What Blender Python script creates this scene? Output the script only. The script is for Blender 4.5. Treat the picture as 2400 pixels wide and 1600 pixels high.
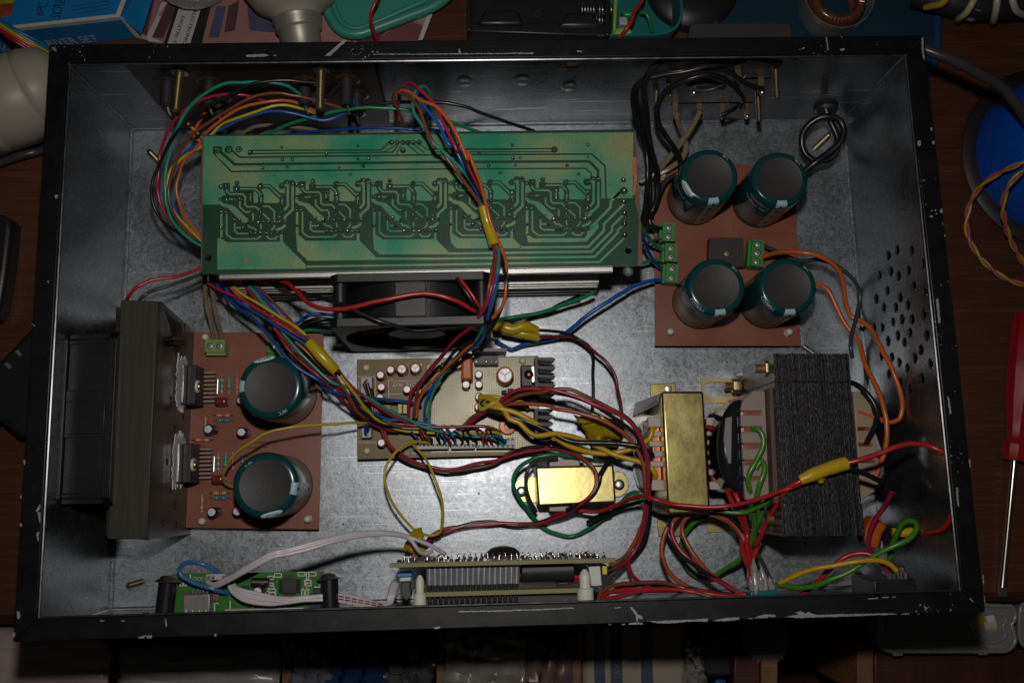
import bpy, bmesh, math, random
from mathutils import Vector, Matrix, noise

random.seed(11)
for o in list(bpy.data.objects):
    bpy.data.objects.remove(o)
SC = bpy.context.scene
COL = SC.collection

# ------------------------------------------------------------------ camera
FPX = 2134.955                       # focal length in photo pixels (photo is 2400 x 1600)
CAM = Vector((-0.00797, -0.08157, 0.53183))
ROT = (Matrix.Rotation(-0.02566, 3, 'Z') @ Matrix.Rotation(-0.02731, 3, 'Y') @ Matrix.Rotation(0.16311, 3, 'X'))
cd = bpy.data.cameras.new('camera')
cd.sensor_width = 36.0
cd.sensor_fit = 'HORIZONTAL'
cd.lens = 36.0 * FPX / 2400.0
cd.clip_start = 0.01
cd.clip_end = 20.0
cd.dof.use_dof = True
cd.dof.focus_distance = 0.485
cd.dof.aperture_fstop = 18.0
cam = bpy.data.objects.new('camera', cd)
COL.objects.link(cam)
cam.matrix_world = Matrix.Translation(CAM) @ ROT.to_4x4()
SC.camera = cam

# ------------------------------------------------------------------ world, flash, exposure
w = bpy.data.worlds.new('World')
SC.world = w
w.use_nodes = True
w.node_tree.nodes['Background'].inputs[0].default_value = (0.9, 0.85, 0.8, 1)
w.node_tree.nodes['Background'].inputs[1].default_value = 0.012
SC.view_settings.view_transform = 'Standard'
SC.view_settings.look = 'None'
SC.view_settings.exposure = 0.0
SC.view_settings.gamma = 1.0
SC.cycles.use_denoising = True
SC.cycles.max_bounces = 6
SC.cycles.transparent_max_bounces = 16
SC.cycles.caustics_reflective = False
SC.cycles.sample_clamp_indirect = 3.0

UPV = ROT @ Vector((0, 1, 0))
FLASH = CAM + UPV * 0.078
ld = bpy.data.lights.new('camera_flash', 'SPOT')   # the camera's own pop-up flash, just above the lens
ld.energy = 4.2
ld.color = (1.0, 0.965, 0.91)
ld.spot_size = math.radians(122)
ld.spot_blend = 1.0
ld.shadow_soft_size = 0.011
lo = bpy.data.objects.new('camera_flash', ld)
COL.objects.link(lo)
lo.location = FLASH
lo.rotation_euler = (Vector((-0.012, -0.005, 0.0)) - FLASH).to_track_quat('-Z', 'Y').to_euler()

# ------------------------------------------------------------------ photo pixel -> point of the place
TILE = {'L': (460, 300, 4.612), 'R': (1010, 300, 4.612), 'D': (850, 400, 11.2), 'C': (820, 820, 4.704),
        'T': (1460, 860, 3.732), 'B': (1640, 820, 3.4087), 'U': (380, 1310, 5.6), 'V': (900, 1270, 4.276),
        'S': (1690, 1290, 5.004), 'K': (1460, 120, 5.2275), 'J': (350, 140, 3.92), 'E': (1520, 330, 3.135),
        'A': (410, 760, 3.135), 'W': (460, 620, 5.6), 'Y': (0, 1400, 1.96), 'Z': (1200, 1400, 1.96), 'p': (0, 0, 1.0)}
for k in range(16):
    TILE[k] = (600 * (k % 4), 400 * (k // 4), 3.92)
MM = 0.001


def ray(t, x, y):
    a, b, s = TILE[t]
    u, v = a + x / s, b + y / s
    return ROT @ Vector(((u - 1200) / FPX, (800 - v) / FPX, -1.0))


def P(t, x, y, z):                    # point at height z (mm)
    d = ray(t, x, y)
    return CAM + d * ((z * MM - CAM.z) / d.z)


def PX(t, x, y, X):                   # point on the plane x = X (mm)
    d = ray(t, x, y)
    return CAM + d * ((X * MM - CAM.x) / d.x)


def PY(t, x, y, Y):                   # point on the plane y = Y (mm)
    d = ray(t, x, y)
    return CAM + d * ((Y * MM - CAM.y) / d.y)


# ------------------------------------------------------------------ materials
MATS = {}


def mat(name, col, rough=0.5, metal=0.0, var=0.12, vs=70.0, bump=0.0, bs=300.0, rv=0.08, coat=0.0,
        trans=0.0, alpha=1.0, spec=0.5, dust=0.0, ior=1.5, stretch=None, emis=None):
    if name in MATS:
        return MATS[name]
    m = bpy.data.materials.new(name)
    m.use_nodes = True
    nt = m.node_tree
    N, K = nt.nodes, nt.links
    b = N['Principled BSDF']
    b.inputs['Roughness'].default_value = rough
    b.inputs['Metallic'].default_value = metal
    b.inputs['Coat Weight'].default_value = coat
    b.inputs['Coat Roughness'].default_value = 0.08
    b.inputs['Transmission Weight'].default_value = trans
    b.inputs['Alpha'].default_value = alpha
    b.inputs['Specular IOR Level'].default_value = spec
    b.inputs['IOR'].default_value = ior
    tc = N.new('ShaderNodeTexCoord')
    src = tc.outputs['Object']
    if stretch:
        mp = N.new('ShaderNodeMapping')
        mp.inputs['Scale'].default_value = stretch
        K.new(src, mp.inputs[0])
        src = mp.outputs[0]
    n1 = N.new('ShaderNodeTexNoise')
    n1.inputs['Scale'].default_value = vs
    n1.inputs['Detail'].default_value = 6
    n1.inputs['Roughness'].default_value = 0.65
    K.new(src, n1.inputs['Vector'])
    mx = N.new('ShaderNodeMix')
    mx.data_type = 'RGBA'
    c0 = [max(0, c * (1 - var * 1.4)) for c in col]
    c1 = [min(1, c * (1 + var * 1.4)) for c in col]
    mx.inputs[6].default_value = (*c0, 1)
    mx.inputs[7].default_value = (*c1, 1)
    K.new(n1.outputs[0], mx.inputs[0])
    out = mx.outputs[2]
    if dust:
        n2 = N.new('ShaderNodeTexNoise')
        n2.inputs['Scale'].default_value = vs * 0.6
        n2.inputs['Detail'].default_value = 8
        n2.inputs['Roughness'].default_value = 0.75
        K.new(tc.outputs['Object'], n2.inputs['Vector'])
        rp = N.new('ShaderNodeMapRange')
        rp.inputs[1].default_value = 0.45
        rp.inputs[2].default_value = 0.75
        rp.inputs[4].default_value = dust
        K.new(n2.outputs[0], rp.inputs[0])
        md = N.new('ShaderNodeMix')
        md.data_type = 'RGBA'
        md.inputs[7].default_value = (0.22, 0.19, 0.16, 1)
        K.new(rp.outputs[0], md.inputs[0])
        K.new(out, md.inputs[6])
        out = md.outputs[2]
    K.new(out, b.inputs['Base Color'])
    if rv:
        rr = N.new('ShaderNodeMapRange')
        rr.inputs[3].default_value = max(0.02, rough - rv)
        rr.inputs[4].default_value = min(1, rough + rv)
        K.new(n1.outputs[0], rr.inputs[0])
        K.new(rr.outputs[0], b.inputs['Roughness'])
    if bump:
        nb = N.new('ShaderNodeTexNoise')
        nb.inputs['Scale'].default_value = bs
        nb.inputs['Detail'].default_value = 4
        K.new(src, nb.inputs['Vector'])
        bp = N.new('ShaderNodeBump')
        bp.inputs['Strength'].default_value = bump
        bp.inputs['Distance'].default_value = 0.0004
        K.new(nb.outputs[0], bp.inputs['Height'])
        K.new(bp.outputs[0], b.inputs['Normal'])
    MATS[name] = m
    return m


def nodes(m):
    return m.node_tree.nodes, m.node_tree.links, m.node_tree.nodes['Principled BSDF']


def ramp(N, pts):
    r = N.new('ShaderNodeValToRGB')
    e = r.color_ramp.elements
    while len(e) < len(pts):
        e.new(0.5)
    for q, (p, c) in zip(e, pts):
        q.position = p
        q.color = (*c, 1) if len(c) == 3 else c
    return r


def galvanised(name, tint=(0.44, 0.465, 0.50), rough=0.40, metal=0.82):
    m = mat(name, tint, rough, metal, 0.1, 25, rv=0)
    N, K, b = nodes(m)
    tc = N.new('ShaderNodeTexCoord')
    vo = N.new('ShaderNodeTexVoronoi')
    vo.inputs['Scale'].default_value = 520
    vo.inputs['Randomness'].default_value = 1.0
    nz = N.new('ShaderNodeTexNoise')
    nz.inputs['Scale'].default_value = 800
    nz.inputs['Detail'].default_value = 6
    K.new(tc.outputs['Object'], nz.inputs['Vector'])
    K.new(nz.outputs[1], vo.inputs['Vector']) if False else K.new(tc.outputs['Object'], vo.inputs['Vector'])
    sc = N.new('ShaderNodeTexNoise')            # rolling marks along the sheet
    mp = N.new('ShaderNodeMapping')
    mp.inputs['Scale'].default_value = (700, 60, 200)
    K.new(tc.outputs['Object'], mp.inputs[0])
    K.new(mp.outputs[0], sc.inputs['Vector'])
    sc.inputs['Detail'].default_value = 3
    big = N.new('ShaderNodeTexNoise')
    big.inputs['Scale'].default_value = 22
    big.inputs['Detail'].default_value = 5
    big.inputs['Roughness'].default_value = 0.7
    K.new(tc.outputs['Object'], big.inputs['Vector'])
    # colour
    r1 = ramp(N, [(0.25, tuple(c * 0.72 for c in tint)), (0.75, tuple(min(1, c * 1.14) for c in tint))])
    K.new(big.outputs[0], r1.inputs[0])
    mx = N.new('ShaderNodeMix')
    mx.data_type = 'RGBA'
    mx.blend_type = 'MULTIPLY'
    mx.inputs[0].default_value = 0.75
    K.new(r1.outputs[0], mx.inputs[6])
    r2 = ramp(N, [(0.12, (0.74, 0.745, 0.76)), (0.5, (0.90, 0.90, 0.90)), (0.9, (1, 1, 1))])
    K.new(vo.outputs['Color'], r2.inputs[0])
    K.new(r2.outputs[0], mx.inputs[7])
    mx2 = N.new('ShaderNodeMix')
    mx2.data_type = 'RGBA'
    mx2.blend_type = 'MULTIPLY'
    mx2.inputs[0].default_value = 0.6
    r3 = ramp(N, [(0.3, (0.55, 0.55, 0.56)), (0.62, (1, 1, 1))])
    K.new(sc.outputs[0], r3.inputs[0])
    K.new(mx.outputs[2], mx2.inputs[6])
    K.new(r3.outputs[0], mx2.inputs[7])
    K.new(mx2.outputs[2], b.inputs['Base Color'])
    # roughness
    sepc = N.new('ShaderNodeSeparateColor')
    K.new(vo.outputs['Color'], sepc.inputs[0])
    smr = N.new('ShaderNodeMath')               # sharper smear patches
    smr.operation = 'MULTIPLY_ADD'
    smr.inputs[1].default_value = 0.9
    smr.inputs[2].default_value = -0.02
    K.new(big.outputs[0], smr.inputs[0])
    ad0 = N.new('ShaderNodeMath')
    ad0.operation = 'MULTIPLY_ADD'
    ad0.inputs[1].default_value = 0.28
    K.new(sepc.outputs[1], ad0.inputs[0])
    K.new(smr.outputs[0], ad0.inputs[2])
    ad = N.new('ShaderNodeMath')
    ad.operation = 'MULTIPLY_ADD'
    ad.inputs[1].default_value = 0.4
    K.new(nz.outputs[0], ad.inputs[0])
    K.new(ad0.outputs[0], ad.inputs[2])
    # hairline scratches in two directions
    scr = []
    for ang, seed in ((0.5, 3.1), (-0.9, 7.7), (1.35, 1.3)):
        mq = N.new('ShaderNodeMapping')
        mq.inputs['Rotation'].default_value = (0, 0, ang)
        mq.inputs['Location'].default_value = (seed, seed, seed)
        mq.inputs['Scale'].default_value = (18, 2200, 300)
        K.new(tc.outputs['Object'], mq.inputs[0])
        ns = N.new('ShaderNodeTexNoise')
        ns.inputs['Scale'].default_value = 1.0
        ns.inputs['Detail'].default_value = 1
        K.new(mq.outputs[0], ns.inputs['Vector'])
        rs = ramp(N, [(0.0, (0, 0, 0)), (0.70, (0, 0, 0)), (0.78, (1, 1, 1))])
        K.new(ns.outputs[0], rs.inputs[0])
        scr.append(rs)
    sm1 = N.new('ShaderNodeMath')
    sm1.operation = 'MAXIMUM'
    K.new(scr[0].outputs[0], sm1.inputs[0])
    K.new(scr[1].outputs[0], sm1.inputs[1])
    sm2 = N.new('ShaderNodeMath')
    sm2.operation = 'MAXIMUM'
    K.new(sm1.outputs[0], sm2.inputs[0])
    K.new(scr[2].outputs[0], sm2.inputs[1])
    fg = N.new('ShaderNodeMix')                 # fine grain of the zinc
    fg.data_type = 'RGBA'
    fg.blend_type = 'MULTIPLY'
    fg.inputs[0].default_value = 1.0
    rg_ = ramp(N, [(0.34, (0.70, 0.70, 0.71)), (0.5, (0.97, 0.97, 0.97)), (0.66, (1.0, 1.0, 1.0))])
    K.new(nz.outputs[0], rg_.inputs[0])
    K.new(mx2.outputs[2], fg.inputs[6])
    K.new(rg_.outputs[0], fg.inputs[7])
    mx3 = N.new('ShaderNodeMix')
    mx3.data_type = 'RGBA'
    mx3.inputs[7].default_value = (0.85, 0.86, 0.87, 1)
    scm = N.new('ShaderNodeMath')
    scm.operation = 'MULTIPLY'
    scm.inputs[1].default_value = 0.55
    K.new(sm2.outputs[0], scm.inputs[0])
    K.new(scm.outputs[0], mx3.inputs[0])
    K.new(fg.outputs[2], mx3.inputs[6])
    K.new(mx3.outputs[2], b.inputs['Base Color'])
    rr = N.new('ShaderNodeMapRange')
    rr.inputs[1].default_value = 0.3
    rr.inputs[2].default_value = 1.2
    rr.inputs[3].default_value = rough - 0.13
    rr.inputs[4].default_value = rough + 0.14
    K.new(ad.outputs[0], rr.inputs[0])
    K.new(rr.outputs[0], b.inputs['Roughness'])
    # bump: fine grain plus gentle waviness of the sheet
    bp = N.new('ShaderNodeBump')
    bp.inputs['Strength'].default_value = 0.10
    bp.inputs['Distance'].default_value = 0.00012
    K.new(nz.outputs[0], bp.inputs['Height'])
    bp2 = N.new('ShaderNodeBump')
    bp2.inputs['Strength'].default_value = 0.35
    bp2.inputs['Distance'].default_value = 0.0010
    K.new(big.outputs[0], bp2.inputs['Height'])
    K.new(bp.outputs[0], bp2.inputs['Normal'])
    K.new(bp2.outputs[0], b.inputs['Normal'])
    return m


# ------------------------------------------------------------------ mesh building
class G:
    def __init__(self):
        self.v, self.f, self.mi, self.cur = [], [], [], 0

    def add(self, vs, fs):
        n = len(self.v)
        self.v += [Vector(p) for p in vs]
        self.f += [tuple(i + n for i in q) for q in fs]
        self.mi += [self.cur] * len(fs)
        return self

    def m(self, i):
        self.cur = i
        return self

    def box(self, c, s, rz=0.0, M=None):
        c = Vector(c)
        hx, hy, hz = s[0] / 2, s[1] / 2, s[2] / 2
        R = M if M is not None else Matrix.Rotation(rz, 3, 'Z')
        vs = [c + R @ Vector((sx * hx, sy * hy, sz * hz)) for sz in (-1, 1) for sy in (-1, 1) for sx in (-1, 1)]
        return self.add(vs, [(0, 2, 3, 1), (4, 5, 7, 6), (0, 1, 5, 4), (2, 6, 7, 3), (0, 4, 6, 2), (1, 3, 7, 5)])

    def prism(self, poly, d):         # poly: points in order (counter-clockwise seen against d), extruded by vector d
        poly = [Vector(p) for p in poly]
        d = Vector(d)
        nrm = Vector((0, 0, 0))
        for i in range(len(poly)):
            a, b2 = poly[i], poly[(i + 1) % len(poly)]
            nrm += a.cross(b2)
        if nrm.dot(d) < 0:
            poly = poly[::-1]
        n = len(poly)
        vs = poly + [p + d for p in poly]
        fs = [tuple(range(n - 1, -1, -1)), tuple(range(n, 2 * n))]
        fs += [(i, (i + 1) % n, n + (i + 1) % n, n + i) for i in range(n)]
        return self.add(vs, fs)

    def lathe(self, prof, o, ax=(0, 0, 1), n=24, ref=None):   # prof: (radius, height) from bottom to top
        o, ax = Vector(o), Vector(ax).normalized()
        e1 = ref if ref is not None else (Vector((1, 0, 0)) if abs(ax.x) < 0.9 else Vector((0, 1, 0)))
        e1 = (e1 - ax * e1.dot(ax)).normalized()
        e2 = ax.cross(e1)
        base = len(self.v)
        rings = []
        vs, fs = [], []
        for r, h in prof:
            if r < 1e-7:
                rings.append([len(vs)])
                vs.append(o + ax * h)
            else:
                rings.append(list(range(len(vs), len(vs) + n)))
                vs += [o + ax * h + (e1 * math.cos(2 * math.pi * i / n) + e2 * math.sin(2 * math.pi * i / n)) * r for i in range(n)]
        for a, b2 in zip(rings, rings[1:]):
            if len(a) == 1 and len(b2) == 1:
                continue
            for i in range(n):
                j = (i + 1) % n
                if len(a) == 1:
                    fs.append((a[0], b2[j], b2[i])) if False else fs.append((a[0], b2[j], b2[i])[::-1])
                elif len(b2) == 1:
                    fs.append((a[i], a[j], b2[0]))
                else:
                    fs.append((a[i], a[j], b2[j], b2[i]))
        return self.add(vs, fs)

    def cyl(self, p0, p1, r0, r1=None, n=16):
        p0, p1 = Vector(p0), Vector(p1)
        r1 = r0 if r1 is None else r1
        L = (p1 - p0).length
        return self.lathe([(0, 0), (r0, 0), (r1, L), (0, L)], p0, p1 - p0, n)

    def tube(self, pts, r, n=8, caps=True):
        pts = [Vector(p) for p in pts]
        T = []
        for i in range(len(pts)):
            a = pts[max(0, i - 1)]
            b2 = pts[min(len(pts) - 1, i + 1)]
            T.append((b2 - a).normalized())
        up = Vector((0, 0, 1)) if abs(T[0].z) < 0.9 else Vector((1, 0, 0))
        e1 = (up - T[0] * up.dot(T[0])).normalized()
        vs, fs = [], []
        for i, p in enumerate(pts):
            e1 = (e1 - T[i] * e1.dot(T[i]))
            e1 = e1.normalized() if e1.length > 1e-6 else Vector((1, 0, 0))
            e2 = T[i].cross(e1)
            rr = r[i] if isinstance(r, (list, tuple)) else r
            vs += [p + (e1 * math.cos(2 * math.pi * k / n) + e2 * math.sin(2 * math.pi * k / n)) * rr for k in range(n)]
        for i in range(len(pts) - 1):
            for k in range(n):
                a, b2 = i * n + k, i * n + (k + 1) % n
                fs.append((a, b2, b2 + n, a + n))
        if caps:
            fs.append(tuple(range(n - 1, -1, -1)))
            fs.append(tuple(range((len(pts) - 1) * n, len(pts) * n)))
        return self.add(vs, fs)

    def strip(self, pts, width, h):   # flat strip with thickness h lying on a horizontal plane, along a polyline
        pts = [Vector(p) for p in pts]
        n = len(pts)
        L, Rr = [], []
        for i in range(n):
            d0 = (pts[i] - pts[i - 1]).normalized() if i > 0 else None
            d1 = (pts[i + 1] - pts[i]).normalized() if i < n - 1 else None
            if d0 is None:
                d0 = d1
            if d1 is None:
                d1 = d0
            t = (d0 + d1)
            t = t.normalized() if t.length > 1e-6 else d0
            nn = Vector((-t.y, t.x, 0))
            k = max(0.5, nn.dot(Vector((-d0.y, d0.x, 0))))
            L.append(pts[i] + nn * (width / 2 / k))
            Rr.append(pts[i] - nn * (width / 2 / k))
        for i in range(n - 1):
            self.prism([L[i], Rr[i], Rr[i + 1], L[i + 1]], (0, 0, h))
        return self


def origin(o):
    v = Vector((0, 0, 0))
    while o is not None:
        v += o.location
        o = o.parent
    return v


def build(name, g, mats, parent=None, loc=None, sharp=35, bevel=0.0, smooth=True, seg=2):
    off = Vector(loc) if loc is not None else Vector((0, 0, 0))
    base = origin(parent) + off
    me = bpy.data.meshes.new(name)
    me.from_pydata([tuple(p - base) for p in g.v], [], g.f)
    if not isinstance(mats, (list, tuple)):
        mats = [mats]
    for mm in mats:
        me.materials.append(mm)
    if len(mats) > 1:
        me.polygons.foreach_set('material_index', g.mi)
    me.validate()
    if smooth:
        me.shade_smooth()
        me.set_sharp_from_angle(angle=math.radians(sharp))
    me.update()
    o = bpy.data.objects.new(name, me)
    COL.objects.link(o)
    o.location = off
    if parent is not None:
        o.parent = parent
    if bevel:
        bv = o.modifiers.new('bevel', 'BEVEL')
        bv.width = bevel
        bv.segments = seg
        bv.limit_method = 'ANGLE'
        bv.angle_limit = math.radians(35)
    return o


def inst(o, parent, loc, rz=0.0, name=None):     # another piece with the same mesh
    c = o.copy()
    COL.objects.link(c)
    c.parent = parent
    c.location = Vector(loc) - origin(parent)
    c.rotation_euler = (0, 0, rz)
    return c


def tag(o, label, cat, group=None):
    o['label'] = label
    o['category'] = cat
    if group:
        o['group'] = group
    return o


def thing(name, label, cat, loc, group=None):
    o = bpy.data.objects.new(name, None)
    o.empty_display_size = 0.01
    COL.objects.link(o)
    o.location = Vector(loc)
    return tag(o, label, cat, group)


def struct(name, g, m, **k):
    o = build(name, g, m, **k)
    o['kind'] = 'structure'
    return o


def cut(o, g):                                    # real openings
    c = build('cutter_tmp', g, MATS.get('black_plastic') or list(MATS.values())[0], smooth=False)
    c.location = Vector((0, 0, 0)) if o.parent is None and o.location.length == 0 else Vector((0, 0, 0))
    # bring the cutter (world coordinates) into the object's own frame
    bo = o.modifiers.new('cut', 'BOOLEAN')
    bo.operation = 'DIFFERENCE'
    bo.object = c
    bo.solver = 'EXACT'
    bpy.context.view_layer.update()
    dg = bpy.context.evaluated_depsgraph_get()
    me = bpy.data.meshes.new_from_object(o.evaluated_get(dg))
    o.modifiers.remove(bo)
    old = o.data
    o.data = me
    bpy.data.meshes.remove(old)
    cm = c.data
    bpy.data.objects.remove(c)
    bpy.data.meshes.remove(cm)
    me.shade_smooth()
    me.set_sharp_from_angle(angle=math.radians(35))


def catmull(pts, step=0.002):
    pts = [Vector(p) for p in pts]
    if len(pts) < 3:
        return [pts[0].lerp(pts[-1], i / 6) for i in range(7)]
    ex = [pts[0] * 2 - pts[1]] + pts + [pts[-1] * 2 - pts[-2]]
    out = []
    for i in range(1, len(ex) - 2):
        p0, p1, p2, p3 = ex[i - 1:i + 3]
        L = (p2 - p1).length
        n = max(2, min(16, int(L / step)))
        t0 = 0.0
        t1 = max(1e-5, (p1 - p0).length) ** 0.5
        t2 = t1 + max(1e-5, (p2 - p1).length) ** 0.5
        t3 = t2 + max(1e-5, (p3 - p2).length) ** 0.5
        for k in range(n):
            t = t1 + (t2 - t1) * k / n
            A1 = p0 * ((t1 - t) / (t1 - t0)) + p1 * ((t - t0) / (t1 - t0))
            A2 = p1 * ((t2 - t) / (t2 - t1)) + p2 * ((t - t1) / (t2 - t1))
            A3 = p2 * ((t3 - t) / (t3 - t2)) + p3 * ((t - t2) / (t3 - t2))
            B1 = A1 * ((t2 - t) / (t2 - t0)) + A2 * ((t - t0) / (t2 - t0))
            B2 = A2 * ((t3 - t) / (t3 - t1)) + A3 * ((t - t1) / (t3 - t1))
            out.append(B1 * ((t2 - t) / (t2 - t1)) + B2 * ((t - t1) / (t2 - t1)))
    out.append(pts[-1])
    return out


def pts_of(t, L):                                 # [(x,y,z)] in tile t, or (tile,x,y,z)
    r = []
    cur = t
    for q in L:
        if len(q) == 4:
            cur = q[0]
            q = q[1:]
        r.append(P(cur, *q))
    return r


def text_mesh(s, bold=False):
    cu = bpy.data.curves.new('t', 'FONT')
    cu.body = s
    cu.size = 1.0
    cu.resolution_u = 3
    to = bpy.data.objects.new('t', cu)
    COL.objects.link(to)
    bpy.context.view_layer.update()
    dg = bpy.context.evaluated_depsgraph_get()
    me = bpy.data.meshes.new_from_object(to.evaluated_get(dg))
    vs = [Vector(v.co) for v in me.vertices]
    fs = [tuple(p.vertices) for p in me.polygons]
    bpy.data.objects.remove(to)
    bpy.data.curves.remove(cu)
    bpy.data.meshes.remove(me)
    x0, x1 = min(v.x for v in vs), max(v.x for v in vs)
    y0, y1 = min(v.y for v in vs), max(v.y for v in vs)
    return [Vector((v.x - x0, v.y, 0)) for v in vs], fs, x1 - x0, y1


def lettering(s, p0, p1, nrm, m, parent, h=None, lift=0.00008, name='lettering', g=None):
    p0, p1, nrm = Vector(p0), Vector(p1), Vector(nrm).normalized()
    vs, fs, W, H = text_mesh(s)
    ex = (p1 - p0)
    sx = ex.length / W
    ex = ex.normalized()
    ey = nrm.cross(ex)
    sy = sx if h is None else h / 0.7
    out = [p0 + ex * (v.x * sx) + ey * (v.y * sy) + nrm * lift for v in vs]
    if g is not None:
        g.add(out, fs)
        return None
    return build(name, G().add(out, fs), m, parent, smooth=False)
# ------------------------------------------------------------------ palette
STEEL = galvanised('galvanised_steel')
BLACKP = mat('black_plastic', (0.013, 0.013, 0.015), 0.42, var=0.2, bump=0.25, bs=900, dust=0.12)
FANP = mat('fan_plastic', (0.0060, 0.0060, 0.0075), 0.45, var=0.3, bump=0.12, bs=1200, dust=0.04)
PAINT = mat('black_paint', (0.0035, 0.0035, 0.005), 0.40, var=0.3, vs=120, bump=0.07, bs=1500, rv=0.12)
CHIP = mat('bare_metal_chip', (0.27, 0.29, 0.30), 0.6, 0.3, var=0.2, vs=300)
TIN = mat('tinned_metal', (0.62, 0.60, 0.57), 0.34, 1.0, var=0.15, vs=500, bump=0.4, bs=900)
SOLDER = mat('solder', (0.62, 0.57, 0.56), 0.24, 1.0, var=0.3, vs=900, bump=0.3, bs=1500)
ALU = mat('aluminium', (0.62, 0.60, 0.57), 0.38, 1.0, var=0.08, vs=60, bump=0.12, bs=100, stretch=(8, 120, 120))
ALUD = mat('anodised_dark', (0.034, 0.022, 0.020), 0.36, 0.35, var=0.25, vs=40, bump=0.2, bs=150, stretch=(40, 3, 40), dust=0.15)
BAR = mat('dull_aluminium_bar', (0.060, 0.060, 0.048), 0.48, 0.55, var=0.22, vs=8, bump=0.08, bs=30, stretch=(60, 3, 60), rv=0.12)
GOLD = mat('brass_clamp', (0.58, 0.49, 0.20), 0.31, 1.0, var=0.2, vs=90, bump=0.14, bs=300)
BRASS = mat('brass_screw', (0.44, 0.38, 0.24), 0.38, 1.0, var=0.18, vs=300)
RUST = mat('rusty_plate', (0.44, 0.34, 0.17), 0.48, 0.8, var=0.45, vs=80, dust=0.2)
COPPER = mat('enamelled_copper', (0.36, 0.14, 0.085), 0.40, 1.0, var=0.35, vs=400)
CREAM = mat('cream_nylon', (0.50, 0.42, 0.35), 0.5, var=0.08, vs=60, spec=0.4)
NYLON = mat('white_nylon', (0.62, 0.60, 0.50), 0.45, var=0.08)
WHITEP = mat('white_plastic', (0.58, 0.57, 0.56), 0.4, var=0.06)
GREYCN = mat('grey_connector', (0.40, 0.39, 0.40), 0.45, var=0.08)
BROWNPCB = mat('brown_board', (0.235, 0.075, 0.042), 0.38, var=0.2, vs=35, bump=0.12, bs=500, dust=0.2, rv=0.12)
EDGEPCB = mat('board_edge', (0.10, 0.04, 0.025), 0.7, var=0.2)
OLIVE = mat('olive_board', (0.165, 0.118, 0.036), 0.42, var=0.12, vs=60, spec=0.35)
OLIVEE = mat('olive_board_edge', (0.22, 0.20, 0.09), 0.6, var=0.15)
SILK = mat('silkscreen', (0.62, 0.60, 0.52), 0.6, var=0.15, vs=800)
DKGREEN = mat('etched_board', (0.018, 0.060, 0.035), 0.32, var=0.18, vs=60, coat=0.2)
USBG = mat('usb_board_green', (0.035, 0.16, 0.03), 0.32, var=0.25, vs=300, coat=0.15)
PINM = mat('pin_metal', (0.50, 0.47, 0.43), 0.38, 0.35, var=0.1)
TERM = mat('terminal_green', (0.05, 0.23, 0.055), 0.38, var=0.08)
TERML = mat('terminal_pale_green', (0.20, 0.30, 0.09), 0.42, var=0.08)
SLEEVE = mat('capacitor_sleeve', (0.007, 0.046, 0.050), 0.20, var=0.10, vs=60, rv=0.05, spec=0.28)
CAPTOP = mat('capacitor_top', (0.030, 0.029, 0.031), 0.55, var=0.14, vs=120, bump=0.2, bs=900, dust=0.04)
STRIPE = mat('capacitor_stripe', (0.36, 0.48, 0.52), 0.3, var=0.06)
REDSL = mat('small_cap_sleeve', (0.42, 0.11, 0.05), 0.28, var=0.1, coat=0.2)
NAVY = mat('navy_cap_sleeve', (0.02, 0.02, 0.07), 0.25, var=0.15, coat=0.2)
CAPAL = mat('cap_aluminium', (0.62, 0.62, 0.62), 0.55, 0.8, var=0.05, vs=200)
ICB = mat('chip_black', (0.022, 0.021, 0.024), 0.5, var=0.15, vs=200)
PASTE = mat('thermal_paste', (0.62, 0.62, 0.63), 0.9, var=0.3, vs=500, bump=0.8, bs=700)
MYLAR = mat('maroon_capacitor', (0.17, 0.025, 0.02), 0.22, var=0.15, coat=0.3)
ORANGEP = mat('orange_plastic', (0.50, 0.10, 0.015), 0.45, var=0.1)
YELFILM = mat('yellow_film_cap', (0.58, 0.50, 0.14), 0.45, var=0.08)
TAPE = mat('yellow_tape', (0.45, 0.335, 0.010), 0.26, var=0.12, vs=120, bump=0.8, bs=160, rv=0.1)
TAPEO = mat('yellow_sleeve', (0.52, 0.33, 0.012), 0.34, var=0.12, vs=150, dust=0.12, bump=0.2, bs=400)
LAM = mat('lamination', (0.03, 0.028, 0.03), 0.36, 0.5, var=0.5, vs=260, stretch=(6, 0.25, 1), rv=0.2)
GLUE = mat('hot_glue', (0.75, 0.72, 0.66), 0.15, trans=0.75, var=0.05, bump=0.5, bs=250)
CLEAR = mat('clear_plastic', (0.72, 0.72, 0.72), 0.16, trans=0.7, var=0.04, bump=0.5, bs=60, rv=0.1)
CLEARB = mat('clear_box', (0.62, 0.62, 0.61), 0.22, trans=0.72, var=0.05, rv=0.1)
WIRE = {}
for n_, c_ in dict(red=(0.40, 0.018, 0.022), crimson=(0.34, 0.018, 0.05), maroon=(0.16, 0.018, 0.022), black=(0.010, 0.010, 0.012),
                   grey=(0.045, 0.045, 0.047), blue=(0.012, 0.085, 0.36), navy=(0.008, 0.05, 0.24), teal=(0.02, 0.27, 0.185),
                   green=(0.012, 0.20, 0.085), leaf=(0.06, 0.20, 0.018), yellow=(0.48, 0.38, 0.025), amber=(0.56, 0.34, 0.010),
                   orange=(0.52, 0.115, 0.022), rust=(0.34, 0.075, 0.032), brown=(0.19, 0.055, 0.028), white=(0.55, 0.50, 0.53),
                   pink=(0.40, 0.10, 0.10), mustard=(0.40, 0.27, 0.012), sky=(0.03, 0.14, 0.30)).items():
    WIRE[n_] = mat('wire_' + n_, c_, 0.30, var=0.14, vs=110, rv=0.08, dust=0.06, bump=0.06, bs=500)
WIRE['clear'] = mat('wire_clear', (0.42, 0.33, 0.22), 0.18, trans=0.55, var=0.1)
WIRE['copper'] = COPPER
WIRE['tin'] = TIN


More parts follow.
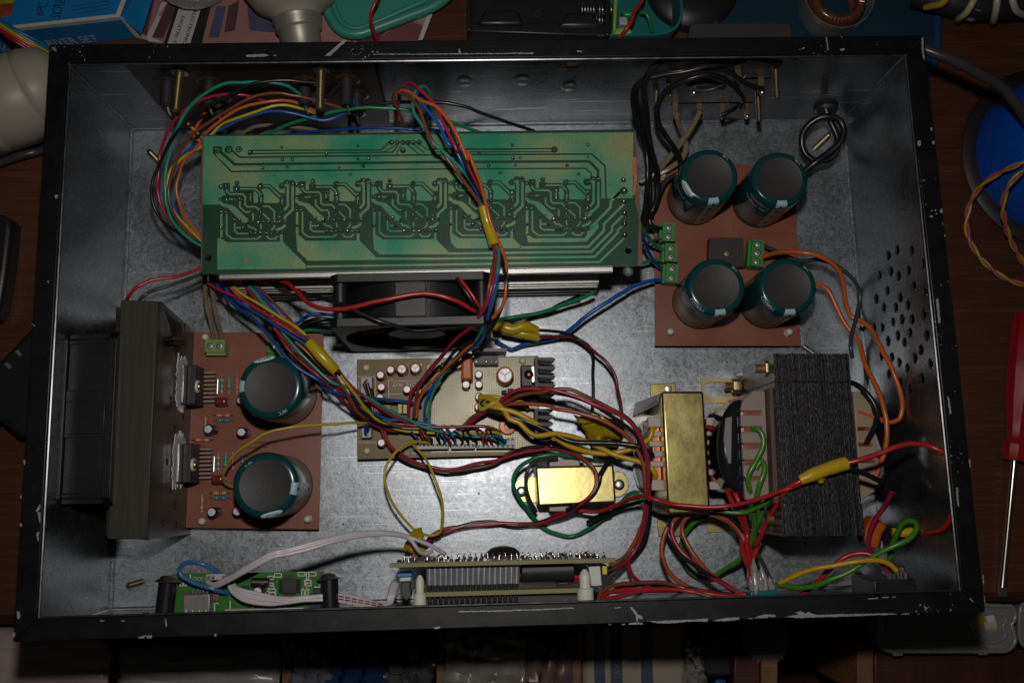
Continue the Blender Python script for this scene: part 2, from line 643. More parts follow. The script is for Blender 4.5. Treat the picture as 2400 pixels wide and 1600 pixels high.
def wood(name, c0, c1, scale=(1.2, 14, 6), rough=0.38):
    m = mat(name, c0, rough, rv=0)
    N, K, b = nodes(m)
    tc = N.new('ShaderNodeTexCoord')
    mp = N.new('ShaderNodeMapping')
    mp.inputs['Scale'].default_value = scale
    K.new(tc.outputs['Object'], mp.inputs[0])
    a = N.new('ShaderNodeTexNoise')
    a.inputs['Scale'].default_value = 9
    a.inputs['Detail'].default_value = 9
    a.inputs['Roughness'].default_value = 0.7
    K.new(mp.outputs[0], a.inputs['Vector'])
    bnd = N.new('ShaderNodeTexNoise')
    bnd.inputs['Scale'].default_value = 3
    bnd.inputs['Detail'].default_value = 4
    K.new(tc.outputs['Object'], bnd.inputs['Vector'])
    r = ramp(N, [(0.30, c0), (0.52, tuple((x + y) / 2 for x, y in zip(c0, c1))), (0.70, c1)])
    K.new(a.outputs[0], r.inputs[0])
    mx = N.new('ShaderNodeMix')
    mx.data_type = 'RGBA'
    mx.blend_type = 'MULTIPLY'
    mx.inputs[0].default_value = 0.7
    r2 = ramp(N, [(0.35, (0.45, 0.42, 0.42)), (0.65, (1, 1, 1))])
    K.new(bnd.outputs[0], r2.inputs[0])
    K.new(r.outputs[0], mx.inputs[6])
    K.new(r2.outputs[0], mx.inputs[7])
    prev = mx.outputs[2]
    for ang, sd in ((0.7, 2.0), (-0.5, 5.0), (1.2, 9.0)):       # old scratches
        mq = N.new('ShaderNodeMapping')
        mq.inputs['Rotation'].default_value = (0, 0, ang)
        mq.inputs['Location'].default_value = (sd, sd, 0)
        mq.inputs['Scale'].default_value = (14, 900, 100)
        K.new(tc.outputs['Object'], mq.inputs[0])
        ns = N.new('ShaderNodeTexNoise')
        ns.inputs['Scale'].default_value = 1.0
        ns.inputs['Detail'].default_value = 1
        K.new(mq.outputs[0], ns.inputs['Vector'])
        rs = ramp(N, [(0.0, (0, 0, 0)), (0.68, (0, 0, 0)), (0.76, (0.4, 0.4, 0.4))])
        K.new(ns.outputs[0], rs.inputs[0])
        mz = N.new('ShaderNodeMix')
        mz.data_type = 'RGBA'
        K.new(rs.outputs[0], mz.inputs[0])
        K.new(prev, mz.inputs[6])
        mz.inputs[7].default_value = (c1[0] * 1.7, c1[1] * 1.7, c1[2] * 1.8, 1)
        prev = mz.outputs[2]
    K.new(prev, b.inputs['Base Color'])
    rr = N.new('ShaderNodeMapRange')
    rr.inputs[3].default_value = rough - 0.08
    rr.inputs[4].default_value = rough + 0.18
    K.new(bnd.outputs[0], rr.inputs[0])
    K.new(rr.outputs[0], b.inputs['Roughness'])
    bp = N.new('ShaderNodeBump')
    bp.inputs['Strength'].default_value = 0.25
    bp.inputs['Distance'].default_value = 0.0004
    K.new(a.outputs[0], bp.inputs['Height'])
    K.new(bp.outputs[0], b.inputs['Normal'])
    return m


DESK = wood('desk_wood', (0.055, 0.019, 0.010), (0.125, 0.046, 0.022), (3, 40, 10))
DARKWOOD = wood('dark_wood', (0.035, 0.010, 0.006), (0.10, 0.03, 0.016), (10, 1.5, 2), 0.45)
PALEWOOD = wood('pale_divider_wood', (0.14, 0.06, 0.025), (0.26, 0.13, 0.06), (8, 2, 2), 0.6)

N, K, b = nodes(LAM)                        # light and dark lines along each sheet, with sparkle painted into the colour
tc = N.new('ShaderNodeTexCoord')
mp = N.new('ShaderNodeMapping')
mp.inputs['Scale'].default_value = (2600, 5, 1)
K.new(tc.outputs['Object'], mp.inputs[0])
n1 = N.new('ShaderNodeTexNoise')
n1.inputs['Scale'].default_value = 1.0
n1.inputs['Detail'].default_value = 2
K.new(mp.outputs[0], n1.inputs['Vector'])
mp2 = N.new('ShaderNodeMapping')
mp2.inputs['Scale'].default_value = (2600, 500, 1)
K.new(tc.outputs['Object'], mp2.inputs[0])
n2 = N.new('ShaderNodeTexNoise')
n2.inputs['Scale'].default_value = 1.0
K.new(mp2.outputs[0], n2.inputs['Vector'])
mu = N.new('ShaderNodeMath')
mu.operation = 'MULTIPLY'
K.new(n1.outputs[0], mu.inputs[0])
K.new(n2.outputs[0], mu.inputs[1])
r = ramp(N, [(0.14, (0.007, 0.007, 0.009)), (0.28, (0.052, 0.049, 0.052)), (0.42, (0.24, 0.24, 0.25))])
K.new(mu.outputs[0], r.inputs[0])
K.new(r.outputs[0], b.inputs['Base Color'])

# mottled solder mask over copper
GCOP = mat('masked_copper', (0.07, 0.25, 0.15), 0.30, rv=0.0, coat=0.25)
N, K, b = nodes(GCOP)
tc = N.new('ShaderNodeTexCoord')
na = N.new('ShaderNodeTexNoise')
na.inputs['Scale'].default_value = 30
na.inputs['Detail'].default_value = 3
K.new(tc.outputs['Object'], na.inputs['Vector'])
nb = N.new('ShaderNodeTexNoise')
nb.inputs['Scale'].default_value = 1400
nb.inputs['Detail'].default_value = 2
mp = N.new('ShaderNodeMapping')
mp.inputs['Scale'].default_value = (0.8, 1.2, 1)
K.new(tc.outputs['Object'], mp.inputs[0])
K.new(mp.outputs[0], nb.inputs['Vector'])
r = ramp(N, [(0.34, (0.030, 0.30, 0.18)), (0.47, (0.12, 0.34, 0.20)), (0.60, (0.25, 0.37, 0.19)), (0.72, (0.33, 0.34, 0.16))])
K.new(na.outputs[0], r.inputs[0])
r2 = ramp(N, [(0.28, (0.25, 0.3, 0.25)), (0.38, (0.9, 0.9, 0.9)), (0.7, (1, 1, 1))])
K.new(nb.outputs[0], r2.inputs[0])
mx = N.new('ShaderNodeMix')
mx.data_type = 'RGBA'
mx.blend_type = 'MULTIPLY'
mx.inputs[0].default_value = 0.8
K.new(r.outputs[0], mx.inputs[6])
K.new(r2.outputs[0], mx.inputs[7])
K.new(mx.outputs[2], b.inputs['Base Color'])
b.inputs['Metallic'].default_value = 0.18

# paint with small worn specks showing metal
N, K, b = nodes(PAINT)
tc = N.new('ShaderNodeTexCoord')
sp = N.new('ShaderNodeTexNoise')
sp.inputs['Scale'].default_value = 700
sp.inputs['Detail'].default_value = 2
K.new(tc.outputs['Object'], sp.inputs['Vector'])
lg = N.new('ShaderNodeTexNoise')
lg.inputs['Scale'].default_value = 40
lg.inputs['Detail'].default_value = 3
K.new(tc.outputs['Object'], lg.inputs['Vector'])
ml = N.new('ShaderNodeMath')
ml.operation = 'MULTIPLY'
K.new(sp.outputs[0], ml.inputs[0])
K.new(lg.outputs[0], ml.inputs[1])
r = ramp(N, [(0.0, (0, 0, 0)), (0.455, (0, 0, 0)), (0.48, (1, 1, 1))])
K.new(ml.outputs[0], r.inputs[0])
mx = N.new('ShaderNodeMix')
mx.data_type = 'RGBA'
old = b.inputs['Base Color'].links[0].from_socket
K.new(r.outputs[0], mx.inputs[0])
K.new(old, mx.inputs[6])
mx.inputs[7].default_value = (0.30, 0.30, 0.30, 1)
K.new(mx.outputs[2], b.inputs['Base Color'])
# ------------------------------------------------------------------ desk and what lies under its front edge
XO, YO, HH, TH = 220.0, 142.2, 104.5, 1.0          # chassis half width, half depth, height, sheet (mm)
DZ = -12.0                                          # desk top


def V3(x, y, z):
    return Vector((x * MM, y * MM, z * MM))


fl, fr = P('p', 0, 1440, DZ), P('p', 2400, 1386, DZ)
ex = (fr - fl).normalized()
fl, fr = fl - ex * 0.15, fr + ex * 0.15
back = Vector((0, 0.75, 0))
struct('desk_top', G().prism([fl, fr, fr + back, fl + back], (0, 0, -0.022)), DESK)
mo = [fl + Vector((0, 0.0, -0.0005)), fl + Vector((0, -0.006, -0.004)), fl + Vector((0, -0.006, -0.018)), fl + Vector((0, 0, -0.0215))]
struct('desk_edge_moulding', G().prism(mo, fr - fl), DARKWOOD, bevel=0.002)
fz = V3(0, 0, -150)
g = G().prism([Vector((-0.5, -0.75, -0.15)), Vector((0.5, -0.75, -0.15)), Vector((0.5, 0.0, -0.15)), Vector((-0.5, 0.0, -0.15))], (0, 0, -0.012))
struct('drawer_floor', g, DARKWOOD)

# ------------------------------------------------------------------ chassis
CH = thing('amplifier_chassis', 'large open steel box with chipped black painted rim holding the electronics', 'enclosure', V3(0, 0, -1))
build('base_panel', G().box(V3(0, 0, -0.5), (0.4398, 0.2842, 0.001)), STEEL, CH)
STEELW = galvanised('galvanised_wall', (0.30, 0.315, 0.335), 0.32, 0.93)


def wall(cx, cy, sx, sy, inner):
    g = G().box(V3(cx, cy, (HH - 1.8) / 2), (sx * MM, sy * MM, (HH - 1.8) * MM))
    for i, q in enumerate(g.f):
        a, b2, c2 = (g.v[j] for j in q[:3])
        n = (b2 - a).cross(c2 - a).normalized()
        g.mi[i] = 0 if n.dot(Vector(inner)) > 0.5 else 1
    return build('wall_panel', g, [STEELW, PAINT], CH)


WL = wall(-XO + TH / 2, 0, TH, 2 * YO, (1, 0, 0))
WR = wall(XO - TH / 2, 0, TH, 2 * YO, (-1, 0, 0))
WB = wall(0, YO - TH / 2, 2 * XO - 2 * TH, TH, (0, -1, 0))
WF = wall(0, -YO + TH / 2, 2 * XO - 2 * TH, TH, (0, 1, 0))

# vent holes in the right wall, square and round knock-outs in the back wall
vents = [(7, x, y) for x, y in [(1108, 780), (1187, 730), (1320, 735), (1427, 855), (1028, 960), (1130, 925), (1290, 915), (1200, 965), (1340, 1060), (1098, 1100),
         (1440, 1115), (997, 1180), (1215, 1165), (1065, 1255), (1175, 1255), (1285, 1235), (1435, 1320), (1233, 1365), (1325, 1365), (1150, 1390), (978, 1440),
         (1052, 1440), (1195, 1515), (1305, 1485), (1460, 1510), (1105, 1562), (1255, 1575), (1492, 1075), (1520, 1300)]]
vents += [(11, x, y) for x, y in [(1405, 75), (1045, 130), (1140, 140), (1207, 190), (1350, 150), (1280, 245), (1495, 205), (1112, 300), (1415, 340), (1215, 380), (1303, 435)]]
g = G()
gb = G()
for k, (t, x, y) in enumerate(vents):
    c = PX(t, x, y, XO - TH)
    r = random.uniform(2.5, 2.9) * MM
    g.lathe([(0, -0.004), (r, -0.004), (r, 0.004), (0, 0.004)], c, (1, 0, 0), 14)
    n0 = 10                                             # torn burr round the drilled hole
    for i in range(n0):
        if random.random() < 0.55:
            a = 2 * math.pi * (i + random.random()) / n0
            d1, d2 = Vector((0, math.cos(a), math.sin(a))), Vector((0, math.cos(a + .5), math.sin(a + .5)))
            h = random.uniform(0.2, 0.7) * MM
            gb.add([c + d1 * r * 1.02, c + d2 * r * 1.02, c + (d1 + d2) * 0.5 * r + Vector((-h, 0, 0)), c + (d1 + d2) * 0.5 * r * 1.25], [(0, 1, 2), (1, 3, 2), (3, 0, 2)])
cut(WR, g)
build('hole_burrs', gb, STEELW, CH)['kind'] = 'stuff'
g = G()
for t, x, y, s in [(1, 1412, 585, 4.6), (2, 552, 600, 4.6), (3, 255, 540, 3.0)]:
    c = PY(t, x, y, YO - TH)
    g.box(c, (s * 1.25 * MM, 0.006, s * 1.3 * MM))
for t, x0, x1, y in [('K', 590, 1580, 645), ('K', 1480, 1800, 345), ('K', 780, 1280, 355)]:   # slots behind the speaker terminals
    a, b2 = PY(t, x0, y, YO - TH), PY(t, x1, y, YO - TH)
    g.box((a + b2) / 2, ((b2 - a).length, 0.006, 0.0040))
cut(WB, g)
for t, x, y, rr in [(1, 1910, 760, 3.9), (2, 95, 745, 3.9), (2, 530, 800, 3.7)]:
    c = PY(t, x, y, YO - TH)
    build('stamped_boss', G().lathe([(rr * 1.3 * MM, 0), (rr * 1.08 * MM, 0.0003), (rr * MM, 0.0009), (rr * .9 * MM, 0.0012), (0, 0.0010)], c, (0, -1, 0), 24), STEEL, CH, sharp=60)
for X, Y, sx in ((-XO + 1, YO - 1, 1), (XO - 1, YO - 1, -1), (-XO + 1, -YO + 1, 1), (XO - 1, -YO + 1, -1)):
    build('corner_seam', G().cyl(V3(X + .2 * sx, Y - .2 * (1 if Y > 0 else -1), 0.1), V3(X + .2 * sx, Y - .2 * (1 if Y > 0 else -1), HH - 2), 0.0007, n=8), STEELW, CH)
g = G()
for sy in (1, -1):
    build('fold_bead', G().cyl(V3(-XO + 1, (YO - 1.2) * sy, 0.2), V3(XO - 1, (YO - 1.2) * sy, 0.2), 0.0012, n=10), STEEL, CH)
for sx in (1, -1):
    build('fold_bead', G().cyl(V3((XO - 1.2) * sx, -YO + 1, 0.1), V3((XO - 1.2) * sx, YO - 1, 0.1), 0.0011, n=10), STEEL, CH)

# the rim: four mitred lips with a rolled inner edge
RW = 9.8
oc = [V3(-XO, YO, HH), V3(XO, YO, HH), V3(XO, -YO, HH), V3(-XO, -YO, HH)]
ic = [V3(-XO + RW, YO - RW, HH), V3(XO - RW, YO - RW, HH), V3(XO - RW, -YO + RW, HH), V3(-XO + RW, -YO + RW, HH)]
for i in range(4):
    j = (i + 1) % 4
    d = (oc[j] - oc[i]).normalized() * 0.00012
    RIMO = build('rim_strip', G().prism([oc[i] + d, oc[j] - d, ic[j] - d, ic[i] + d], (0, 0, -0.0017)), PAINT, CH, bevel=0.0005)
    e0, e1 = ic[i] + Vector((0, 0, -0.0022)), ic[j] + Vector((0, 0, -0.0022))
    build('rim_inner_edge', G().cyl(e0, e1, 0.0007, n=8), mat('worn_edge', (0.12, 0.12, 0.125), 0.3, 0.85, var=0.8, vs=160), CH)


# paint chips on the rim (bare metal with its own ragged outline)
def chip(t, poly):
    pts = []
    n = len(poly)
    for i in range(n):
        a, b2 = Vector(poly[i]), Vector(poly[(i + 1) % n])
        k = max(1, int((b2 - a).length / 9))
        for s in range(k):
            q = a.lerp(b2, s / k)
            j = 3.2 if 0 < s else 1.0
            pts.append((q.x + random.uniform(-j, j), q.y + random.uniform(-j, j)))
    build('paint_chip', G().prism([P(t, x, y, HH + 0.02) for x, y in pts], (0, 0, 0.00008)), CHIP, CH, smooth=False)


for t, poly in [
    (14, [(1235, 995), (1330, 1015), (1450, 1018), (1600, 1003), (1800, 1000), (1800, 975), (1620, 985), (1480, 990), (1330, 1000)]),
    (14, [(1835, 995), (1950, 998), (2085, 985), (2090, 962), (1960, 970)]),
    (14, [(1082, 868), (1105, 870), (1160, 940), (1195, 955), (1200, 980), (1155, 972), (1160, 1000), (1145, 1000), (1135, 940)]),
    (14, [(1065, 1030), (1205, 1028), (1200, 1015), (1140, 1008), (1085, 1015)]),
    (14, [(2220, 972), (2350, 966), (2350, 935), (2280, 945)]),
    (14, [(2170, 975), (2210, 978), (2205, 970)]),
    (15, [(0, 958), (70, 960), (60, 940), (0, 936)]),
    (15, [(140, 962), (300, 968), (500, 962), (800, 952), (1000, 942), (1190, 938), (1150, 925), (950, 928), (700, 934), (440, 940), (400, 925), (370, 912), (350, 930), (300, 905), (250, 920), (280, 935)]),
    (15, [(1225, 940), (1300, 935), (1295, 925), (1230, 930)]),
    (15, [(1365, 935), (1390, 933), (1388, 928)]),
    (15, [(920, 800), (1010, 792), (1010, 782), (925, 790)]), (15, [(1040, 785), (1110, 782), (1105, 775), (1045, 778)]), (15, [(1120, 778), (1175, 778), (1170, 770)]),
    (15, [(1850, 780), (1890, 825), (1875, 820), (1855, 800)]), (15, [(1985, 760), (2000, 840), (1985, 820)]),
    (15, [(1970, 570), (1980, 575), (1986, 660), (1975, 660)]),
    (11, [(1645, 500), (1665, 520), (1685, 650), (1668, 670)]), (11, [(1725, 1340), (1745, 1340), (1755, 1520), (1738, 1500)]), (11, [(1845, 1080), (1858, 1080), (1862, 1155), (1850, 1150)]),
    (7, [(1540, 1180), (1565, 1170), (1585, 1400), (1565, 1400)]), (7, [(1575, 370), (1600, 345), (1605, 390), (1585, 390)]), (7, [(1605, 465), (1612, 500), (1605, 500)]), (7, [(1618, 590), (1632, 590), (1625, 612)]),
    (3, [(1410, 350), (1425, 345), (1430, 440), (1440, 560), (1425, 540), (1412, 450)]), (3, [(1375, 1295), (1400, 1290), (1405, 1330), (1385, 1350), (1372, 1325)]), (3, [(1505, 1300), (1530, 1295), (1530, 1325), (1510, 1325)]),
    (3, [(1490, 1175), (1512, 1170), (1512, 1200), (1495, 1200)]), (3, [(530, 345), (542, 345), (555, 465), (545, 468)]), (3, [(655, 458), (700, 445), (708, 462), (670, 468)]), (3, [(285, 460), (335, 435), (335, 448)]), (3, [(665, 335), (682, 340), (682, 355)]),
    (1, [(800, 370), (838, 372), (720, 480), (685, 515), (632, 518), (690, 470)]), (1, [(0, 500), (60, 497), (120, 510), (70, 525), (0, 522)]), (1, [(150, 515), (185, 507), (180, 520)]),
    (1, [(1860, 450), (1875, 455), (1885, 500), (1865, 498)]), (1, [(1080, 497), (1500, 497), (1900, 493), (2350, 490), (2350, 498), (1900, 501), (1500, 504), (1080, 503)]),
    (0, [(2255, 510), (2350, 500), (2350, 525), (2270, 525)]), (0, [(470, 430), (500, 440), (530, 480), (500, 470)]), (0, [(505, 440), (520, 455), (530, 470)]),
    (2, [(0, 487), (200, 487), (195, 498), (0, 496)]), (2, [(595, 465), (645, 470), (640, 480), (600, 482)]),
    (4, [(505, 225), (530, 218), (530, 250), (512, 258)]), (4, [(285, 1405), (320, 1420), (320, 1430)]), (4, [(430, 1020), (455, 1005), (450, 1030)]),
    (8, [(330, 1550), (370, 1490), (372, 1530), (345, 1568)]), (8, [(185, 1430), (200, 1400), (195, 1450)]), (8, [(215, 1090), (232, 1085), (230, 1130), (220, 1130)]),
    (12, [(345, 0), (372, 0), (372, 90), (360, 90)]), (12, [(335, 190), (360, 170), (355, 270), (342, 250)]), (12, [(180, 105), (200, 100), (200, 130), (185, 130)]), (12, [(155, 910), (180, 905), (188, 960), (170, 985), (155, 950)]),
    (12, [(110, 1105), (140, 1105), (140, 1140), (115, 1140)]), (12, [(1515, 970), (1528, 975), (1535, 1040), (1522, 1050)]), (12, [(1270, 1145), (1345, 1125), (1320, 1155), (1275, 1158)]), (12, [(1345, 1130), (1400, 1132), (1390, 1155), (1350, 1155)]),
    (12, [(920, 990), (960, 990), (955, 1000), (925, 1002)]), (12, [(1970, 1115), (1990, 1110), (1985, 1140), (1972, 1140)]), (12, [(1100, 992), (1150, 995), (1145, 1002)]),
    (13, [(1625, 1055), (1690, 1045), (1695, 1060), (1650, 1072)]), (13, [(1860, 905), (2350, 898), (2350, 908), (1860, 915)]),
    (14, [(0, 893), (300, 885), (560, 873), (570, 880), (300, 897), (0, 903)]), (14, [(940, 872), (1000, 868), (1000, 876), (945, 880)]), (14, [(1000, 1025), (1040, 1020), (1030, 1035)]), (14, [(885, 1020), (910, 1035), (890, 1030)]),
]:
    chip(t, poly)
# ------------------------------------------------------------------ big green amplifier board, solder side up
GZ = 74.0
GB = thing('amplifier_board', 'long green circuit board with solder side up, mounted over the finned heat sink', 'circuit board', P('p', 980, 480, 40))
q = [P('p', 473, 317, GZ), P('p', 1489, 303, GZ), P('p', 1503, 622, GZ), P('p', 473, 642, GZ)]
base = build('board', G().prism(q, (0, 0, -0.0016)), [DKGREEN], GB)
hg = G()
for t, x, y, r in (('L', 168, 1437, 1.75), ('L', 702, 180, 1.85), ('R', 2030, 207, 1.8), ('R', 2115, 1357, 1.8)):
    hg.cyl(P(t, x, y, GZ - 6), P(t, x, y, GZ - 6) + Vector((0, 0, 0.012)), r * MM, n=20)
cut(base, hg)
EZ = 0.00007
# brown edge where the mask stops, right end
build('bare_edge', G().prism([P('R', 2200, 40, GZ + .03), P('R', 2215, 40, GZ + .03), P('R', 2290, 1480, GZ + .03), P('R', 2235, 1490, GZ + .03), P('R', 2250, 1000, GZ + .03), P('R', 2205, 780, GZ + .03)], (0, 0, EZ)), mat('bare_board', (0.16, 0.07, 0.035), 0.55, var=0.3, vs=120), GB, smooth=False)
build('bare_edge', G().prism([P('L', 60, 90, GZ + .03), P('L', 74, 90, GZ + .03), P('L', 62, 1545, GZ + .03), P('L', 50, 1545, GZ + .03)], (0, 0, EZ)), MATS['bare_board'], GB, smooth=False)
build('bare_copper_patch', G().prism([P('R', 2185, 320, GZ + .16), P('R', 2222, 320, GZ + .16), P('R', 2225, 560, GZ + .16), P('R', 2200, 725, GZ + .16), P('R', 2182, 725, GZ + .16), P('R', 2195, 520, GZ + .16), P('R', 2170, 460, GZ + .16)], (0, 0, EZ)), mat('copper_scrape', (0.42, 0.15, 0.07), 0.5, 0.3, var=0.2, vs=300), GB, smooth=False)
build('bare_copper_patch', G().prism([P('L', 515, 1450, GZ + .16), P('L', 535, 1400, GZ + .16), P('L', 558, 1405, GZ + .16), P('L', 540, 1460, GZ + .16)], (0, 0, EZ)), MATS['copper_scrape'], GB, smooth=False)


def poly_on(g, t, pts, z):
    ps = []
    cur = t
    for p in pts:
        if len(p) == 3:
            cur, p = p[0], p[1:]
        ps.append(P(cur, p[0], p[1], z))
    g.prism(ps, (0, 0, EZ))


def line_on(g, t, pts, w, z):
    ps = []
    cur = t
    for p in pts:
        if len(p) == 3:
            cur, p = p[0], p[1:]
        ps.append(P(cur, p[0], p[1], z))
    g.strip(ps, w / TILE[t][2] * 0.2145 * MM, EZ)


def dot_on(g, t, x, y, r, z, n=20):
    c = P(t, x, y, z)
    g.cyl(c, c + Vector((0, 0, EZ)), r / TILE[t][2] * 0.2145 * MM, n=n)


Z1, Z2, Z3 = GZ + 0.04, GZ + 0.10, GZ + 0.16
pour = G()
poly_on(pour, 'L', [(78, 92), ('R', 2190, 47), (2180, 757), ('L', 70, 830)], Z1)
build('copper_pour', pour, GCOP, GB, smooth=False)
# lower pours, one for each channel
for pts in ([('L', 230, 1195), (265, 1190), (325, 1235), (905, 1230), (905, 1150), (935, 1150), (935, 1225), (1195, 1490), (1190, 1520), (225, 1530)],
            [('L', 1080, 1155), (1105, 1155), (1185, 1220), (1735, 1215), (1735, 1140), (1765, 1140), (1765, 1215), (1945, 1400), (1945, 1425), (1205, 1435), (1090, 1320)],
            [('L', 1912, 1155), (1940, 1150), (2015, 1208), ('R', 35, 1203), (35, 1130), (60, 1130), (60, 1205), (195, 1345), (190, 1365), ('L', 1985, 1365), (1922, 1310)],
            [('R', 205, 1140), (235, 1140), (310, 1195), (862, 1190), (862, 1110), (885, 1110), (885, 1190), (975, 1275), (965, 1300), (280, 1302), (220, 1245)],
            [('R', 1035, 1160), (1060, 1160), (1110, 1192), (1660, 1190), (1690, 1150), (1690, 1110), (1715, 1110), (1725, 1070), (1810, 1030), (1810, 1085), (1680, 1230), (1050, 1238)]):
    g = G()
    poly_on(g, 'L', pts, Z1)
    build('copper_pour', g, GCOP, GB, smooth=False)
for pts, wd in (([('L', 1185, 1498), ('R', 0, 1478), (1820, 1448), (2090, 1190)], 23), ([('L', 1940, 1412), ('R', 0, 1413), (1770, 1392), (2020, 1130), (2020, 1105), (2065, 1060)], 26),
                ([('R', 185, 1357), (1735, 1337), (1960, 1110), (1960, 1060), (2070, 950)], 26), ([('R', 960, 1292), (1700, 1285), (1870, 1110), (1870, 1040), (2085, 825)], 28),
                ([('R', 1725, 1080), (1940, 860), (1945, 790), (2060, 680)], 28), ([('R', 1745, 890), (1680, 960)], 30)):
    g = G()
    line_on(g, 'R', pts, wd, Z1)
    build('copper_trace', g, GCOP, GB, smooth=False)
# etched gaps across the upper pour
gap = G()
for pts, wd in (([('L', 575, 250), (600, 243), (2000, 240), (2090, 150)], 13), ([('L', 560, 285), (610, 278), (2120, 264), (2180, 195)], 13),
                ([('L', 370, 230), (470, 318), ('R', 0, 292), (1740, 283), (1880, 410), (1893, 760)], 16),
                ([('L', 270, 265), (415, 395), ('R', 0, 370), (1710, 362), (1805, 455), (1805, 820), (1740, 890)], 26),
                ([('L', 185, 270), (380, 472), ('R', 0, 445), (1670, 437), (1730, 490), (1738, 560)], 14),
                ([('R', 0, 228), (1320, 226)], 13), ([('R', 0, 262), (1320, 258)], 11), ([(1, 1440, 1320), (1545, 1405)], 9), ([(1, 1490, 1320), (1575, 1375), (2350, 1375)], 9),
                ([(1, 1300, 1330), (1180, 1395)], 9), ([(1, 1330, 1340), (1290, 1420)], 9), ([(1, 1390, 1330), (1500, 1420)], 9)):
    line_on(gap, pts[0][0], pts, wd * 1.25, Z2)
poly_on(gap, 'L', [(180, 200), (277, 200), (277, 275), (180, 275)], Z2)
for t, x, y, r in (('L', 350, 235, 46), ('L', 462, 232, 38), ('L', 585, 265, 31), ('R', 1335, 235, 38), (1, 1245, 1310, 27), (1, 1297, 1310, 27), (1, 1350, 1312, 27), (1, 1397, 1312, 27),
                   (1, 1443, 1310, 27), (1, 1497, 1310, 27), (1, 1350, 1385, 30), ('R', 2085, 680, 46), ('R', 1685, 585, 42)):
    dot_on(gap, t, x, y, r, Z2)
build('etched_gap', gap, DKGREEN, GB, smooth=False)
tr = G()
for pts, wd in (([('L', 375, 285), (440, 345)], 20), ([('L', 225, 300), (380, 430)], 20)):
    line_on(tr, 'L', pts, wd, Z3)
for t, x, y in (('L', 350, 235), ('L', 462, 232), ('L', 228, 237)):
    dot_on(tr, t, x, y, 24, Z3)
build('copper_trace', tr, GCOP, GB, smooth=False)

# the five alike channels, traced on the middle one
ORG = [(518, 438), (695.7, 433.5), (876.2, 432.6), (1056.6, 429.5), (1234.4, 429.3)]
CX0, CY0 = 850 + 290 / 11.2, 400 + 370 / 11.2
DARK = [(335, 270), (525, 270), (525, 500), (610, 500), (610, 340), (800, 340), (800, 370), (1240, 370), (1250, 300), (1330, 260), (1400, 300), (1580, 300), (1840, 530), (1965, 540), (1965, 400), (1900, 435),
        (1840, 420), (1800, 350), (1850, 270), (1940, 250), (1960, 200), (2040, 185), (2110, 210), (2160, 180), (2240, 240), (2248, 400), (2250, 905), (330, 905), (330, 600), (430, 590), (360, 470), (335, 420)]
ISL = [[(1150, 490), (1190, 490), (1265, 580), (1265, 760), (1240, 795), (1155, 795), (1150, 680), (1125, 650), (1150, 600)],
       [(1345, 450), (1400, 415), (1530, 415), (1830, 710), (1825, 760), (1790, 795), (1440, 795), (1405, 760), (1410, 680), (1420, 600), (1390, 540)],
       [(245, 690), (330, 790), (420, 820), (600, 860), (730, 960), (860, 1100), (1010, 1220), (940, 1320), (850, 1310), (740, 1200), (620, 1080), (480, 930), (330, 890), (255, 800)]]
TRC = [([(440, 430), (440, 490), (520, 560), (860, 560), (925, 625), (925, 850), (990, 895), (1210, 895), (1290, 980)], 42), ([(790, 425), (1200, 425), (1330, 560)], 40),
       ([(1390, 350), (1560, 350), (1850, 640)], 45), ([(1060, 610), (1060, 720)], 38), ([(1340, 620), (1340, 820)], 40), ([(500, 695), (650, 695)], 40), ([(785, 750), (785, 900), (930, 1035), (1040, 1035)], 42),
       ([(1110, 1060), (1135, 1100), (1135, 1240)], 40), ([(1390, 1070), (1570, 1240)], 40), ([(1390, 885), (1550, 885), (1690, 1010), (1690, 1240)], 40), ([(1900, 690), (1895, 800)], 40),
       ([(1960, 330), (2045, 330), (2045, 870), (1950, 985)], 65), ([(2170, 340), (2170, 970), (1970, 1150), (1970, 1230)], 65), ([(300, 1080), (300, 1700)], 65), ([(440, 1080), (440, 1620), (590, 1735), (1240, 1735), (1350, 1660)], 42),
       ([(650, 1320), (650, 1530), (730, 1595), (1060, 1595)], 42), ([(660, 1445), (810, 1445)], 40), ([(990, 1380), (1070, 1445), (1140, 1445), (1220, 1510)], 42), ([(1330, 1350), (1345, 1480)], 40),
       ([(1690, 1370), (1690, 1430), (1610, 1510)], 40), ([(1980, 1370), (1900, 1450), (1740, 1500)], 70), ([(1480, 1660), (1560, 1735), (1710, 1735), (1780, 1660)], 42)]
JOINT = [(290, 370), (440, 365), (710, 275), (710, 430), (1330, 355), (1885, 340), (2040, 265), (2180, 285), (290, 700), (430, 710), (650, 700), (785, 690), (1070, 550), (1065, 750), (1340, 610), (1335, 820),
         (1900, 610), (1900, 820), (290, 1030), (430, 1030), (1340, 1020), (1320, 1150), (1890, 1020), (1835, 1160), (1075, 1030), (650, 1240), (785, 1230), (990, 1300), (1130, 1280), (1265, 1290), (1400, 1270),
         (1545, 1290), (1695, 1270), (1825, 1290), (1975, 1270), (860, 1445), (295, 1445), (1070, 1580), (1200, 1580), (1340, 1580), (1480, 1580), (1620, 1580), (1760, 1580), (1910, 1580)]
JR = 1.0 * MM
jm = build('solder_joint', G().lathe([(JR, 0), (JR * .82, JR * .35), (JR * .45, JR * .75), (JR * .28, JR * .95), (0, JR * 1.0)], Vector((0, 0, 0)), n=10), SOLDER, None, sharp=80)
pads = G()
first = True


